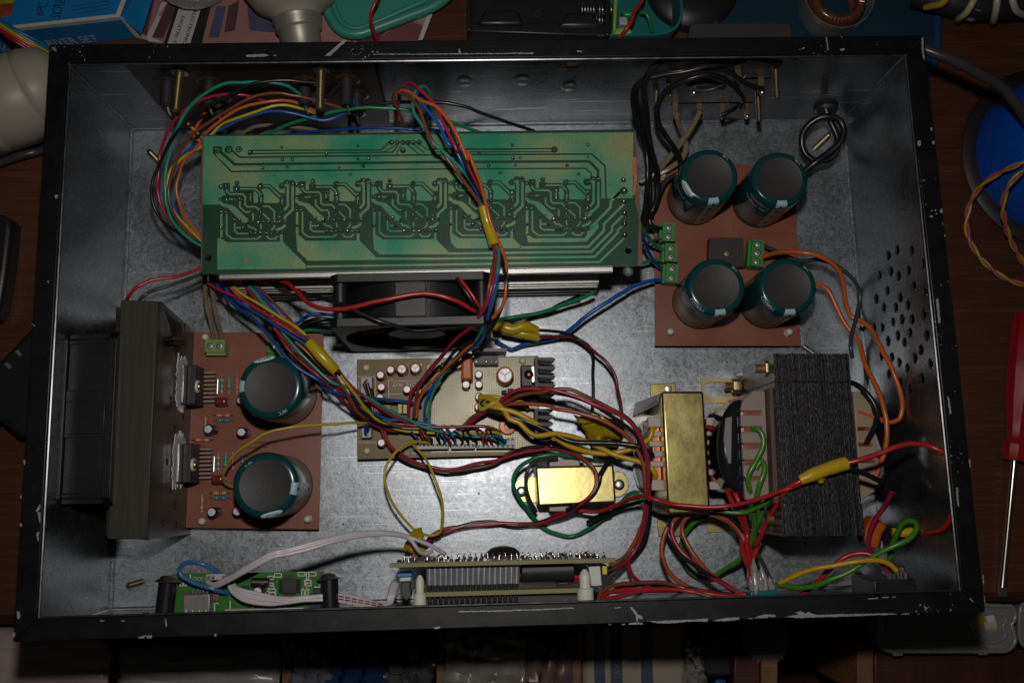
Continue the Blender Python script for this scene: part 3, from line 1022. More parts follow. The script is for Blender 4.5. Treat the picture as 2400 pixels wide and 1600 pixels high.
def joint(p):
    global first
    s = random.uniform(0.85, 1.12)
    if first:
        jm.parent = GB
        jm.location = p - origin(GB)
        first = False
        o = jm
    else:
        o = inst(jm, GB, p)
    o.scale = (s * random.uniform(.9, 1.1), s, random.uniform(0.7, 1.35))
    o.rotation_euler = (random.uniform(-.15, .15), random.uniform(-.15, .15), random.uniform(0, 6))
    return o


for ch, (ox, oy) in enumerate(ORG):
    def D(p):
        return ('p', ox + p[0] / 11.2 - 290 / 11.2, oy + p[1] / 11.2 - 370 / 11.2 + 0.0)
    g = G()
    poly_on(g, 'p', [D(p) for p in DARK], Z2)
    for jx, jy in JOINT[:26]:
        dot_on(g, 'p', *D((jx, jy))[1:], 6.2, Z2 + 0.02, 14)
    build('etched_gap', g, DKGREEN, GB, smooth=False)
    g = G()
    for p in ISL:
        poly_on(g, 'p', [D(k) for k in p], Z3)
    for p, wd in TRC:
        line_on(g, 'p', [D(k) for k in p], wd / 11.2, Z3)
    build('copper_trace', g, GCOP, GB, smooth=False)
    for jx, jy in JOINT:
        joint(P(*D((jx + random.uniform(-8, 8), jy + random.uniform(-8, 8))), GZ + 0.15))
for t, x, y in [('L', 222, 235), ('L', 340, 232), ('L', 462, 232), ('L', 583, 265), ('L', 925, 207), ('L', 1748, 195), ('L', 930, 345), ('L', 1040, 342), ('L', 1748, 335), ('L', 1858, 332), ('L', 717, 435), ('L', 985, 425),
                ('L', 1543, 427), ('L', 1806, 413), ('L', 848, 508), ('L', 1667, 503), ('L', 1408, 280), (1, 1250, 1310), (1, 1297, 1308), (1, 1350, 1312), (1, 1397, 1310), (1, 1443, 1310), (1, 1497, 1308), (1, 1350, 1380),
                ('R', 880, 183), ('R', 1700, 180), ('R', 1335, 235), ('R', 522, 267), ('R', 885, 322), ('R', 967, 322), ('R', 1703, 315), ('R', 622, 407), ('R', 912, 400), ('R', 1472, 404), ('R', 750, 487), ('R', 1595, 500)]:
    joint(P(t, x, y, GZ + 0.15))
for x, y in [(2080, 560), (2085, 680), (2085, 795), (2090, 920), (2090, 1035), (2095, 1155)]:
    o = joint(P('R', x, y, GZ + 0.15))
    o.scale = (1.55, 1.55, 1.4)

# finned heat sink under the board
HS = thing('finned_heat_sink', 'long aluminium heat sink with horizontal fins under the green board', 'heat sink', P('p', 960, 620, 0))
y_front = P('p', 700, 652, 69).y
xl, xr = P('p', 515, 652, 69).x, P('p', 1436, 640, 69).x
ymid = y_front + 0.05
g = G()
build('spine', G().box(Vector(((xl + xr) / 2, y_front + 0.034, 0.035)), (xr - xl - 0.004, 0.006, 0.066)), ALU, HS)
for k, (z, fy, xo_) in enumerate([(69.0, 0.0, 0), (65.5, 0.0015, 3), (62.0, 0.0025, 5), (40, 0.001, 24), (36.5, 0.0006, 24), (33.0, 0.0002, 26), (16, 0.002, 27), (9, 0.002, 28)]):
    x1 = xr - xo_ * MM if k < 3 else P('p', 1404 - (k - 3) * 1.5, 682, z).x
    build('fin', G().box(Vector(((xl + x1) / 2, y_front + fy + 0.017, z * MM)), (x1 - xl, 0.034, 0.0016 if k not in (0, 3) else 0.003)), ALU, HS, bevel=0.0002)
build('mounting_foot', G().box(Vector((xl + 0.01, y_front + 0.04, 0.003)), (0.012, 0.02, 0.006)), ALU, HS)
build('mounting_foot', G().box(Vector((xr - 0.035, y_front + 0.04, 0.003)), (0.012, 0.02, 0.006)), ALU, HS)
for t, x, y in (('L', 168, 1437), ('R', 2115, 1357)):
    pass
# ------------------------------------------------------------------ small component makers
def white_text(parent, s, t, x0, y0, x1, y1, z, h=None, m=None, g=None):
    return lettering(s, P(t, x0, y0, z), P(t, x1, y1, z), (0, 0, 1), m or SILK, parent, h=h, g=g)


def screw_face(g, c, r, nrm=Vector((0, 0, 1)), rot=0.0):   # cross-headed terminal screw
    g.lathe([(r, 0), (r, r * .25), (r * .8, r * .45), (0, r * .5)], c, nrm, 14)


def terminal(parent, t, x0, y0, x1, y1, n, z0, h, m, flip=1, depth=7.6, pitchfit=True, lip=True):
    """screw terminal block: centre line from pixel 0 to pixel 1 (top face), n ways"""
    top = z0 + h
    a, b2 = P(t, x0, y0, top), P(t, x1, y1, top)
    d = (b2 - a)
    L = d.length
    d.normalize()
    nrm = Vector((-d.y, d.x, 0)) * flip
    c = (a + b2) / 2
    R = Matrix((d, nrm, Vector((0, 0, 1)))).transposed()
    if R.determinant() < 0:
        R = Matrix((d, nrm, Vector((0, 0, 1)))).transposed()
    g = G().box(c - Vector((0, 0, h * MM * .5)), (L, depth * MM, h * MM), M=R)
    hole = G()
    pit = L / n
    for i in range(n):
        cc = a + d * (pit * (i + .5))
        hole.cyl(cc - Vector((0, 0, 0.0022)), cc + Vector((0, 0, 0.002)), 1.95 * MM, n=18)
    tb = build('screw_terminal', g, m, parent)
    cut(tb, hole)
    if lip:
        build('wire_entry_ledge', G().box(c + nrm * (depth * .5 + .7) * MM - Vector((0, 0, h * .62 * MM)), (L * .98, 1.5 * MM, h * .7 * MM), M=R), m, tb)
    for i in range(n):
        cc = a + d * (pit * (i + .5)) - Vector((0, 0, 0.0008))
        sg = G()
        screw_face(sg, cc, 1.75 * MM)
        s = build('terminal_screw', sg, PINM, tb, sharp=50)
        sl = G()
        an = random.uniform(0, 3)
        for q in (0, math.pi / 2):
            sl.box(cc + Vector((0, 0, 0.00088)), (2.2 * MM, 0.34 * MM, 0.0002), an + q)
        build('screw_slot', sl, ICB, tb)
    return tb


def small_cap(parent, t, x, y, ztop, zb, r, sleeve=None, cross=False, name='small_capacitor'):
    c = P(t, x, y, ztop)
    r = r * MM
    h = (ztop - zb) * MM
    b0 = c - Vector((0, 0, h))
    g = G().lathe([(0, 0), (r * .95, 0), (r, r * .12), (r, h * .12), (r * .96, h * .15), (r, h * .18), (r, h - r * .22), (r * .9, h - r * .03), (r * .78, h), (r * .70, h - 0.0002)], b0, n=22)
    o = build(name, g, sleeve or REDSL, parent, sharp=50)
    build('cap_top', G().lathe([(r * .76, h - 0.0001), (0, h - 0.00005)], b0, n=20), CAPAL, o, sharp=60)
    if cross:
        sg = G()
        for k in range(3):
            an = k * 2.094 + .52
            sg.box(c + Vector((math.cos(an), math.sin(an), 0)) * r * .36 + Vector((0, 0, 0.00001)), (r * .7, r * .07, 0.0001), an)
        build('vent_score', sg, ICB, o)
    # dark minus stripe on the sleeve
    an = random.uniform(0, 6.28)
    ps = []
    for k in range(5):
        aa = an - .35 + .7 * k / 4
        ps.append(Vector((math.cos(aa), math.sin(aa), 0)))
    sg = G()
    vs = [b0 + p * r * 1.01 + Vector((0, 0, h * .2)) for p in ps] + [b0 + p * r * 1.01 + Vector((0, 0, h - r * .2)) for p in ps] + [b0 + p * r * .91 + Vector((0, 0, h + r * .0 + 0.00004)) for p in ps]
    sg.add(vs, [(k, k + 1, k + 6, k + 5) for k in range(4)] + [(k + 5, k + 6, k + 11, k + 10) for k in range(4)])
    build('polarity_stripe', sg, ICB, o)
    return o


def resistor(parent, t, x0, y0, x1, y1, z, body, bands, r=1.05):
    a, b2 = P(t, x0, y0, z + 1.1), P(t, x1, y1, z + 1.1)
    d = b2 - a
    L = d.length
    bl = L * .64
    o0 = a + d * .18
    r = r * MM
    prof = [(0, 0), (r * .7, 0.02 * bl), (r * 1.05, .08 * bl), (r * 1.08, .2 * bl), (r * .86, .28 * bl), (r * .86, .72 * bl), (r * 1.08, .8 * bl), (r * 1.05, .92 * bl), (r * .7, .98 * bl), (0, bl)]
    o = build('resistor', G().lathe(prof, o0, d, 12), MATS[body], parent, sharp=60)
    lg = G()
    lg.tube([a - Vector((0, 0, 0.0015)), a, o0], 0.28 * MM, 6)
    lg.tube([o0 + d * .64, b2, b2 - Vector((0, 0, 0.0015))], 0.28 * MM, 6)
    build('lead', lg, TIN, o)
    for f, bc in zip((.14, .34, .47, .60, .86), bands):
        rr = r * (1.12 if f in (.14, .86) else .91)
        build('colour_band', G().lathe([(rr, f * bl), (rr, (f + .075) * bl)], o0, d, 12), MATS[bc], o)
    return o


mat('res_tan', (0.50, 0.33, 0.17), 0.4)
mat('res_blue', (0.10, 0.36, 0.34), 0.35)
for n_, c_ in dict(band_brown=(0.11, 0.035, 0.015), band_red=(0.45, 0.02, 0.01), band_orange=(0.6, 0.16, 0.02), band_yellow=(0.55, 0.45, 0.05), band_green=(0.05, 0.25, 0.06), band_blue=(0.02, 0.06, 0.3),
                   band_black=(0.01, 0.01, 0.01), band_gold=(0.45, 0.33, 0.1)).items():
    mat(n_, c_, 0.4)


# ---- big snap-in capacitors
def cap_profile(R, H):
    return [(0.0, H - 0.0004), (R * .765, H - 0.0004), (R * .785, H), (R * .90, H - 0.0001), (R * .965, H - 0.0008), (R, H - 0.0026), (R * 1.0, 0.0045), (R * .975, 0.0036), (R * .97, 0.0030), (R, 0.0022), (R * .985, 0.0006), (R * .95, 0)]


def big_cap(parent, t, x, y, ztop, zb, R, marks):
    c = P(t, x, y, ztop)
    R *= MM
    H = (ztop - zb) * MM
    b0 = c - Vector((0, 0, H))
    prof = cap_profile(R, H)
    o = build('large_capacitor', G().lathe(prof[::-1][:-2], b0, n=64), SLEEVE, parent, sharp=60)
    build('top_disc', G().lathe([(R * .785, H - 0.0003), (R * .76, H - 0.0005), (0, H - 0.0005)], b0, n=48), CAPTOP, o, sharp=60)
    # arc length along the profile from the disc's rim outwards and down
    S = [0.0]
    pr = prof[2:7]
    for i in range(1, len(pr)):
        S.append(S[-1] + math.hypot(pr[i][0] - pr[i - 1][0], pr[i][1] - pr[i - 1][1]))

    def onsurf(a, s, lift=0.00006):
        s = max(0, min(S[-1], s))
        for i in range(1, len(pr)):
            if s <= S[i] + 1e-9:
                f = (s - S[i - 1]) / (S[i] - S[i - 1])
                r = pr[i - 1][0] + (pr[i][0] - pr[i - 1][0]) * f
                h = pr[i - 1][1] + (pr[i][1] - pr[i - 1][1]) * f
                dr, dh = pr[i][0] - pr[i - 1][0], pr[i][1] - pr[i - 1][1]
                L = math.hypot(dr, dh)
                nr, nh = -dh / L, dr / L
                return b0 + Vector((math.cos(a) * (r + nr * lift), math.sin(a) * (r + nr * lift), h + nh * lift))
        return b0

    def grid(name, m, a0, a1, s0, s1, lift=0.00006, na=8, ns=12, mask=None):
        vs = [onsurf(a0 + (a1 - a0) * i / na, s0 + (s1 - s0) * j / ns, lift) for j in range(ns + 1) for i in range(na + 1)]
        fs = []
        for j in range(ns):
            for i in range(na):
                if mask is None or mask((i + .5) / na, (j + .5) / ns):
                    k = j * (na + 1) + i
                    fs.append((k, k + na + 1, k + na + 2, k + 1))
        return build(name, G().add(vs, fs), m, o, sharp=80)

    def text(s, a_mid, s_base, hh, flip=1):
        vs, fs, W, Ht = text_mesh(s)
        sc = hh / .7
        out = []
        for v in vs:
            out.append(onsurf(a_mid + flip * (v.x - W / 2) * sc / R, s_base - flip * v.y * sc, 0.00026))
        g = G().add(out, fs)
        build('sleeve_print', g, mat('print_white', (0.55, 0.60, 0.60), 0.4), o, smooth=False)

    for mk in marks:
        k = mk[0]
        if k == 'stripe':                       # pale polarity stripe with a minus sign, from the shoulder to the foot
            a = math.radians(mk[1])
            hw = .20
            grid('polarity_stripe', STRIPE, a - hw, a + hw, 0.0002, 0.0062, mask=lambda u, v: not (.38 < u < .62 and v > .55))
            grid('polarity_stripe', mat('faded_stripe', (0.20, 0.23, 0.24), 0.35), a - hw, a + hw, 0.0075, S[-1], 0.00005, 6, 10, mask=lambda u, v: not (.38 < u < .62 and int(v * 10) % 3 == 1))
        elif k == 'logo':
            a = math.radians(mk[1])
            hw = .36
            s0, s1 = mk[2] * MM, mk[3] * MM
            n = 28
            grid('logo_oval', mat('print_pale', (0.50, 0.58, 0.60), 0.35), a - hw, a + hw, s0, s1, 0.0001, 26, 22, mask=lambda u, v: (2 * u - 1) ** 2 + (2 * v - 1) ** 2 < 1.0)
            vs, fs, W, Ht = text_mesh('JICON')
            sc = (s1 - s0) * .46 / .7
            out = [onsurf(a + mk[4] * (v.x - W / 2) * sc / R, (s0 + s1) / 2 + mk[4] * ((s1 - s0) * .25 - v.y * sc), 0.00034) for v in vs]
            build('logo_print', G().add(out, fs), SLEEVE, o, smooth=False)
        elif k == 'text':
            text(mk[1], math.radians(mk[2]), mk[3] * MM, mk[4] * MM, mk[5] if len(mk) > 5 else 1)
    return o


def standoff(parent, t, x, y, z):
    c = P(t, x, y, z + 4.5)
    o = build('nylon_standoff', G().lathe([(0.0022, -z * MM), (0.0022, -0.0045), (0.0017, -0.0045), (0.0021, -0.002), (0.0016, -0.0005), (0.0006, 0), (0, 0)], c, n=14), NYLON, parent, sharp=60)
    return o
# ------------------------------------------------------------------ left amplifier board (brown)
LZ = 9.0
LB = thing('stereo_amplifier_board', 'brown circuit board at left with two large capacitors and two power chips', 'circuit board', P('p', 590, 1010, 0))
ql = [P('p', 447, 778, LZ), P('p', 758, 781, LZ), P('p', 747, 1240, LZ), P('p', 412, 1236, LZ)]
build('board', G().prism(ql, (0, 0, -0.0016)), BROWNPCB, LB, bevel=0.0002)
for x, y in ((215, 90), (190, 1447), (968, 1430)):
    standoff(LB, 'A', x, y, LZ)
big_cap(LB, 'A', 700, 460, 52, LZ, 17.0, [('stripe', 177), ('logo', 103, 0.8, 4.6, -1), ('text', '105\u00b0C', 297, 1.0, 1.5, -1)])
big_cap(LB, 'A', 660, 1180, 52, LZ, 17.0, [('stripe', -8), ('logo', -76, 0.8, 4.6, 1), ('text', '105\u00b0C', 128, 1.0, 1.5, 1)])
terminal(LB, 'A', 222, 158, 365, 158, 2, LZ, 10, TERML, flip=-1, depth=7.0)
terminal(LB, 'A', 680, 160, 890, 198, 3, LZ, 10, TERM, flip=-1, depth=7.0)
for dx, dy in ((0, 0), (-32, 572)):
    # power chip bolted to the heat sink plate: flat body standing upright, pins bending down to the board
    xa = P('A', 130 + dx, 450 + dy, 20).x
    yt, yb = P('A', 130 + dx, 305 + dy, 25).y, P('A', 130 + dx, 590 + dy, 25).y
    chipb = build('power_chip', G().box(Vector((xa + 0.0022, (yt + yb) / 2, 0.0215)), (0.0048, yt - yb, 0.0155)), ICB, LB, bevel=0.0005)
    build('metal_tab', G().box(Vector((xa - 0.0009, (yt + yb) / 2 , 0.026)), (0.0014, (yt - yb) * .98, 0.017)), TIN, chipb, bevel=0.0003)
    bz = 0.027
    build('bolt_washer', G().lathe([(0, 0), (0.0036, 0), (0.0034, 0.0012), (0, 0.0012)], Vector((xa + 0.0046, (yt + yb) / 2 - 0.001, bz)), (1, 0, 0.0), 20), NYLON, chipb)
    build('bolt_head', G().lathe([(0.0021, 0.0012), (0.0020, 0.002), (0.0012, 0.0027), (0, 0.0029)], Vector((xa + 0.0046, (yt + yb) / 2 - 0.001, bz)), (1, 0, 0), 16), BRASS, chipb, sharp=60)
    for k in range(8):
        f = (k + .5) / 8
        y0 = yt + (yb - yt) * (0.07 + .86 * f)
        build('pin', G().tube([Vector((xa + 0.003, y0, 0.0150)), Vector((xa + 0.0105, y0, 0.0145)), Vector((xa + 0.0108, y0, 0.009))], 0.00045, 6), PINM, chipb)
for dx, dy in ((0, 0), (-26, 570)):
    resistor(LB, 'A', 347 + dx, 372 + dy, 343 + dx, 502 + dy, LZ, 'res_blue', ['band_yellow', 'band_blue', 'band_brown', 'band_gold', 'band_blue'])
    resistor(LB, 'A', 402 + dx, 372 + dy, 395 + dx, 502 + dy, LZ, 'res_blue', ['band_green', 'band_black', 'band_green', 'band_green', 'band_black'])
    o = build('jumper_wire', G().tube([P('A', 316 + dx, 400 + dy, LZ), P('A', 316 + dx, 402 + dy, LZ + 1.5), P('A', 311 + dx, 508 + dy, LZ + 1.5), P('A', 310 + dx, 510 + dy, LZ)], 0.0003, 6), TIN, LB)
    resistor(LB, 'A', 278 + dx, 668 + dy, 432 + dx, 668 + dy, LZ, 'res_tan', ['band_orange', 'band_orange', 'band_brown', 'band_red', 'band_gold'])
    resistor(LB, 'A', 283 + dx, 704 + dy, 432 + dx, 704 + dy, LZ, 'res_blue', ['band_blue', 'band_blue', 'band_black', 'band_brown', 'band_blue'])
    mc = G().box(P('A', 348 + dx, 568 + dy, LZ + 4.5), (0.0070, 0.0048, 0.008))
    build('film_capacitor', mc, MYLAR, LB, bevel=0.0018, seg=4)
    build('lead', G().tube([P('A', 390 + dx, 568 + dy, LZ + 2), P('A', 405 + dx, 570 + dy, LZ + 1.5), P('A', 407 + dx, 575 + dy, LZ)], 0.0003, 6), TIN, LB)
    resistor(LB, 'A', 228 + dx, 660 + dy + (10 if dy == 0 else 20), 222 + dx, 790 + dy - (20 if dy == 0 else -20), LZ, 'res_tan', ['band_orange', 'band_orange', 'band_brown', 'band_red', 'band_gold'])
resistor(LB, 'A', 458, 370, 455, 505, LZ, 'res_tan', ['band_red', 'band_brown', 'band_red', 'band_red', 'band_red'], 0.7)
resistor(LB, 'A', 428, 935, 425, 1060, LZ, 'res_tan', ['band_red', 'band_brown', 'band_red', 'band_red', 'band_red'], 0.7)
resistor(LB, 'A', 501, 935, 495, 1040, LZ, 'res_blue', ['band_blue', 'band_blue', 'band_black', 'band_brown', 'band_blue'])
resistor(LB, 'A', 120, 848, 282, 848, LZ, 'res_tan', ['band_orange', 'band_orange', 'band_red', 'band_red', 'band_gold'])
for x, y in ((242, 768), (486, 790), (268, 1378), (455, 1372)):
    small_cap(LB, 'A', x, y, LZ + 12, LZ, 2.7, NAVY)
small_cap(LB, 'A', 480, 558, LZ + 9, LZ, 2.3, NAVY)
for pts in ([(560, 868), (720, 864)], [(530, 905), (680, 900)]):
    build('jumper_wire', G().tube([P('A', *pts[0], LZ + .5), P('A', *pts[1], LZ + .5)], 0.0002, 6), TIN, LB)

# ------------------------------------------------------------------ heat sink bar at left with upright plate
HB = thing('heat_sink_bar', 'dull grey aluminium angle bar with dark drilled upright plate at left', 'heat sink', P('p', 400, 980, 0))
HZ = 68.0
f4 = [P('p', 283, 703, HZ), P('p', 371, 705, HZ), P('p', 344, 1263, HZ), P('p', 251, 1263, HZ)]
build('flange', G().prism(f4, (0, 0, -0.003)), BAR, HB, bevel=0.0004)
px0, px1 = f4[1], f4[2]
pl = [px0 + Vector((0, 0.0005, -0.003)), px1 + Vector((0, -0.0005, -0.003)), Vector((px1.x, px1.y - .0005, 0.0003)), Vector((px0.x, px0.y - 0.006, 0.0003)), Vector((px0.x, px0.y - 0.003, 0.030))]
plate = build('upright_plate', G().prism(pl, (-0.003, 0.0001, 0)), ALUD, HB)
hg = G()
for t, x, y in [(4, 1665, 1430), (8, 1605, 245), (8, 1640, 405), (8, 1545, 530), (8, 1657, 695), (8, 1580, 800), (8, 1612, 940), (8, 1515, 1105), (8, 1550, 1365), (8, 1590, 1510), (8, 1570, 10), (12, 1485, 95), (12, 1605, 120), (4, 1560, 1545)]:
    d = ray(t, x, y)
    c = CAM + d * ((px0.x - 0.002 - CAM.x) / d.x) if True else None
    hg.cyl(c - Vector((0.006, 0, 0)), c + Vector((0.008, 0, 0)), 0.0019, n=14)
cut(plate, hg)
for k in range(6):                                  # fins hanging behind the plate
    build('fin', G().box(Vector((f4[3].x + 0.0035, (f4[0].y + f4[3].y) / 2, 0.008 + .0095 * k)), (0.018, (f4[0].y - f4[3].y) * .98, 0.0014)), ALUD, HB)
for dx, dy in ((0, 0), (-32, 572)):                   # squeezed-out thermal paste round each chip
    xa = px0.x + 0.0002 if dy == 0 else px1.x + 0.0004
    y0, y1 = P('A', 90, 215 + dy, 30).y, P('A', 90, 635 + dy, 30).y
    ps = []
    n = 60
    for i in range(n):
        a = 2 * math.pi * i / n
        ca, sa = math.cos(a), math.sin(a)
        rr = 1 / max(abs(ca), abs(sa)) ** .8
        ps.append(Vector((xa + (0 if dy else -(y0 - (y0 + y1) / 2) * 0), (y0 + y1) / 2 + sa * rr * (y0 - y1) * .50 * random.uniform(.74, 1.06), 0.0275 + ca * rr * 0.0100 * random.uniform(.72, 1.1))))
    fx = (px1.x - px0.x) / (px1.y - px0.y)
    for p in ps:
        p.x = px0.x + fx * (p.y - px0.y) + 0.0002
    build('thermal_paste', G().prism(ps, (0.0005, 0, 0)), PASTE, HB, smooth=False)


# ------------------------------------------------------------------ fans
def fan(root, c, ax, side, size, depth):
    """square axial fan, centre c, axis ax, side = horizontal direction, z up"""
    ax, side = Vector(ax).normalized(), Vector(side).normalized()
    up = Vector((0, 0, 1))
    c = Vector(c)
    hs = size / 2
    Rh = hs * .94
    ch = hs * .13

    def ringplate(off, th, r):
        g = G()
        n = 64
        out, inn = [], []
        for i in range(n):
            a = 2 * math.pi * (i + .5) / n
            ca, sa = math.cos(a), math.sin(a)
            k = hs / max(abs(ca), abs(sa))
            k = min(k, hs * 1.36)
            out.append((ca * k, sa * k))
            inn.append((ca * r, sa * r))
        vs = []
        for o2 in (off, off + th):
            for L in (out, inn):
                vs += [c + side * x + up * z + ax * o2 for x, z in L]
        fs = []
        for i in range(n):
            j = (i + 1) % n
            fs += [(i, j, n + j, n + i)[::-1], (2 * n + i, 2 * n + j, 3 * n + j, 3 * n + i), (i, j, 2 * n + j, 2 * n + i), (n + i, n + j, 3 * n + j, 3 * n + i)[::-1]]
        return g.add(vs, fs)
    build('frame_flange', ringplate(-depth / 2, .0045, Rh), FANP, root, bevel=0.0004)
    build('frame_flange', ringplate(depth / 2 - .0045, .0045, Rh), FANP, root, bevel=0.0004)
    n = 64
    g = G()
    prof = [(Rh, -depth / 2 + .001), (Rh, depth / 2 - .001), (Rh + .0015, depth / 2 - .001), (Rh + .0015, -depth / 2 + .001), (Rh, -depth / 2 + .001)]
    g.lathe(prof, c, ax, n)
    build('duct_ring', g, FANP, root, sharp=60)
    for sx in (-1, 1):
        for sz in (-1, 1):
            cc = c + side * sx * hs * .88 + up * sz * hs * .88
            build('corner_post', G().cyl(cc - ax * (depth / 2 - .0047), cc + ax * (depth / 2 - .0047), hs * .085, n=16), FANP, root)
    build('label_panel', G().box(c + up * (hs * .955), (1, 1, 1), M=Matrix((side * (size * .19), ax * (depth - .0095), up * (hs * .06))).transposed()), FANP, root, bevel=0.0003)
    hub = build('hub', G().lathe([(0, -depth * .36), (hs * .36, -depth * .36), (hs * .38, -depth * .33), (hs * .38, depth * .40), (0, depth * .40)], c, ax, 40), FANP, root)
    for k in range(7):
        a0 = 2 * math.pi * k / 7
        vs = []
        ns, nr = 5, 5
        for j in range(nr + 1):
            r = hs * .37 + (Rh * .96 - hs * .37) * j / nr
            for i in range(ns + 1):
                a = a0 + (i / ns) * .78 + .12 * j / nr
                off = depth * (-.30 + .60 * i / ns)
                vs.append(c + (side * math.cos(a) + up * math.sin(a)) * r + ax * off)
        fs = [(j * (ns + 1) + i, j * (ns + 1) + i + 1, (j + 1) * (ns + 1) + i + 1, (j + 1) * (ns + 1) + i) for j in range(nr) for i in range(ns)]
        b = build('blade', G().add(vs, fs), FANP, root, sharp=80)
        so = b.modifiers.new('solid', 'SOLIDIFY')
        so.thickness = 0.0012
    for k in range(3):
        a = 2.0 * k + .6
        d = side * math.cos(a) + up * math.sin(a)
        build('strut', G().box(c + d * hs * .66 - ax * (depth * .44), (1, 1, 1), M=Matrix((d * hs * .6, ax.cross(d) * .004, ax * .003)).transposed()), FANP, root)


FT = 87.0
fa, fb = P('p', 772, 634, FT), P('p', 1150, 634, FT)
fs_ = (fb - fa).length
fc = (fa + fb) / 2
CF = thing('cooling_fan', 'black square cooling fan standing against the heat sink below the green board', 'fan', Vector((fc.x, fc.y - 0.013, 0)))
fan(CF, Vector((fc.x, fc.y - 0.0145, FT * MM - fs_ / 2 + .0005)), (0, -1, 0), (1, 0, 0), fs_, 0.027)
LFt, LFb = P('p', 185, 775, 72), P('p', 170, 1188, 72)
ls = (LFt - LFb).length
xr_ = P('p', 266, 980, 72).x
LF = thing('cooling_fan', 'dusty black fan squeezed between the left wall and the heat sink bar', 'fan', Vector((xr_ - 0.014, (LFt.y + LFb.y) / 2, 0)))
LFC = Vector((xr_ - 0.0145, (LFt.y + LFb.y) / 2, 72 * MM - ls / 2))
build('frame_side', G().box(LFC + Vector((0, 0, ls / 2 - 0.0035)), (0.0200, ls * .97, 0.003)), FANP, LF, bevel=0.0004)
build('side_panel', G().box(LFC + Vector((0, .002, ls / 2 - 0.0016)), (0.0200, ls * .27, 0.0012)), FANP, LF, bevel=0.0003)
fan(LF, Vector((xr_ - 0.0145, (LFt.y + LFb.y) / 2, 72 * MM - ls / 2)), (1, 0, 0), (0, 1, 0), ls, 0.029)
sc_ = P(4, 600, 1535, 66)


def bolt(name, p0, p1, r, label=None, group=None, parent=None, head='nut', m=None, cat='screw'):
    p0, p1 = Vector(p0), Vector(p1)
    d = (p1 - p0)
    L = d.length
    prof = [(0, 0)]
    n = int(L / 0.0007)
    for i in range(n):
        prof += [(r, L * i / n), (r * .84, L * (i + .5) / n)]
    prof += [(r * .7, L), (0, L)]
    root = parent
    if parent is None:
        root = thing(name, label, cat, p0, group)
    o = build('threaded_shank' if parent is None else name, G().lathe(prof, p0, d, 12), m or BRASS, root, sharp=25)
    if head == 'nut':
        build('washer_nut', G().lathe([(r * 1.9, -0.0002), (r * 1.9, 0.0009), (r * 1.5, 0.001), (r * 1.4, 0.0022), (0, 0.0022)], p0, d, 6), TIN, root if parent is None else o)
    elif head == 'pan':
        build('head', G().lathe([(0, -0.0016), (r * 1.2, -0.0013), (r * 1.9, -0.0004), (r * 1.9, 0.0003), (0, 0.0003)], p0, d, 16), TIN, root if parent is None else o, sharp=60)
    return root


bolt('fan_screw', sc_ + Vector((0.018, 0, 0)), sc_ + Vector((-0.011, 0, 0)), 0.0018, parent=LF, head=None)

# ------------------------------------------------------------------ right power supply board
RZ = 9.0
RB = thing('power_supply_board', 'reddish brown circuit board at right carrying four large capacitors', 'circuit board', P('p', 1700, 600, 0))
qr = [P('p', 1532, 386, RZ), P('p', 1862, 385, RZ), P('p', 1877, 810, RZ), P('p', 1536, 810, RZ)]
build('board', G().prism(qr, (0, 0, -0.0016)), BROWNPCB, RB, bevel=0.0002)
big_cap(RB, 'E', 452, 258, 52, RZ, 16.0, [('stripe', -85), ('logo', 208, 1.0, 5.2, 1), ('text', '105\u00b0C', 48, 1.0, 1.3, -1), ('text', '10000\u00b5F 50V', 212, 13, 2.0)])
big_cap(RB, 'E', 968, 278, 52, RZ, 16.0, [('stripe', -90), ('text', '105\u00b0C', 42, 1.0, 1.3, -1), ('text', 'CD293H', 222, 10, 2.2), ('text', '10000\u00b5F 50V', 222, 15, 2.0)])
big_cap(RB, 'E', 500, 1070, 52, RZ, 16.0, [('stripe', -85), ('text', 'CD293H', 222, 4.2, 2.0), ('text', '10000\u00b5F 50V', 225, 8.0, 2.0), ('text', '105\u00b0C', 42, 1.0, 1.3, -1)])
big_cap(RB, 'E', 1027, 1068, 52, RZ, 16.0, [('stripe', -90), ('text', 'CD293H', 218, 4.2, 2.0), ('text', '105\u00b0C', 42, 1.0, 1.3, -1)])
terminal(RB, 'E', 152, 602, 148, 737, 2, RZ, 10, TERM, flip=-1, depth=7.2)
terminal(RB, 'E', 168, 754, 165, 886, 2, RZ, 10, TERM, flip=-1, depth=7.2)
terminal(RB, 'E', 178, 903, 168, 1040, 2, RZ, 10, TERM, flip=-1, depth=7.2)
terminal(RB, 'E', 808, 728, 795, 920, 3, RZ, 10, TERM, flip=-1, depth=7.0)
br = build('bridge_rectifier', G().prism([P('E', 445, 712, RZ + 6), P('E', 695, 712, RZ + 6), P('E', 703, 930, RZ + 6), P('E', 440, 930, RZ + 6)], (0, 0, -0.006)), mat('rectifier_body', (0.035, 0.028, 0.028), 0.55, var=0.15), RB, bevel=0.0005)
build('mounting_bolt', G().lathe([(0.0016, 0), (0.0014, 0.0008), (0, 0.001)], P('E', 572, 832, RZ + 6), n=12), RUST, br)
standoff(RB, 'E', 165, 1398, RZ)
standoff(RB, 'E', 1042, 1400, RZ)
standoff(RB, 'E', 110, 240, RZ)
tag(RB, RB['label'], 'circuit board')

# ------------------------------------------------------------------ control board (olive)
CZ = 10.0
CB = thing('tone_control_board', 'olive circuit board in the middle crowded with small brown capacitors and connectors', 'circuit board', P('p', 1040, 960, 0))
qc = [P('C', 76, 105, CZ), P('C', 2080, 62, CZ), P('C', 2090, 1150, CZ), P('C', 82, 1205, CZ)]
build('board', G().prism(qc, (0, 0, -0.0016)), OLIVE, CB, bevel=0.0002)
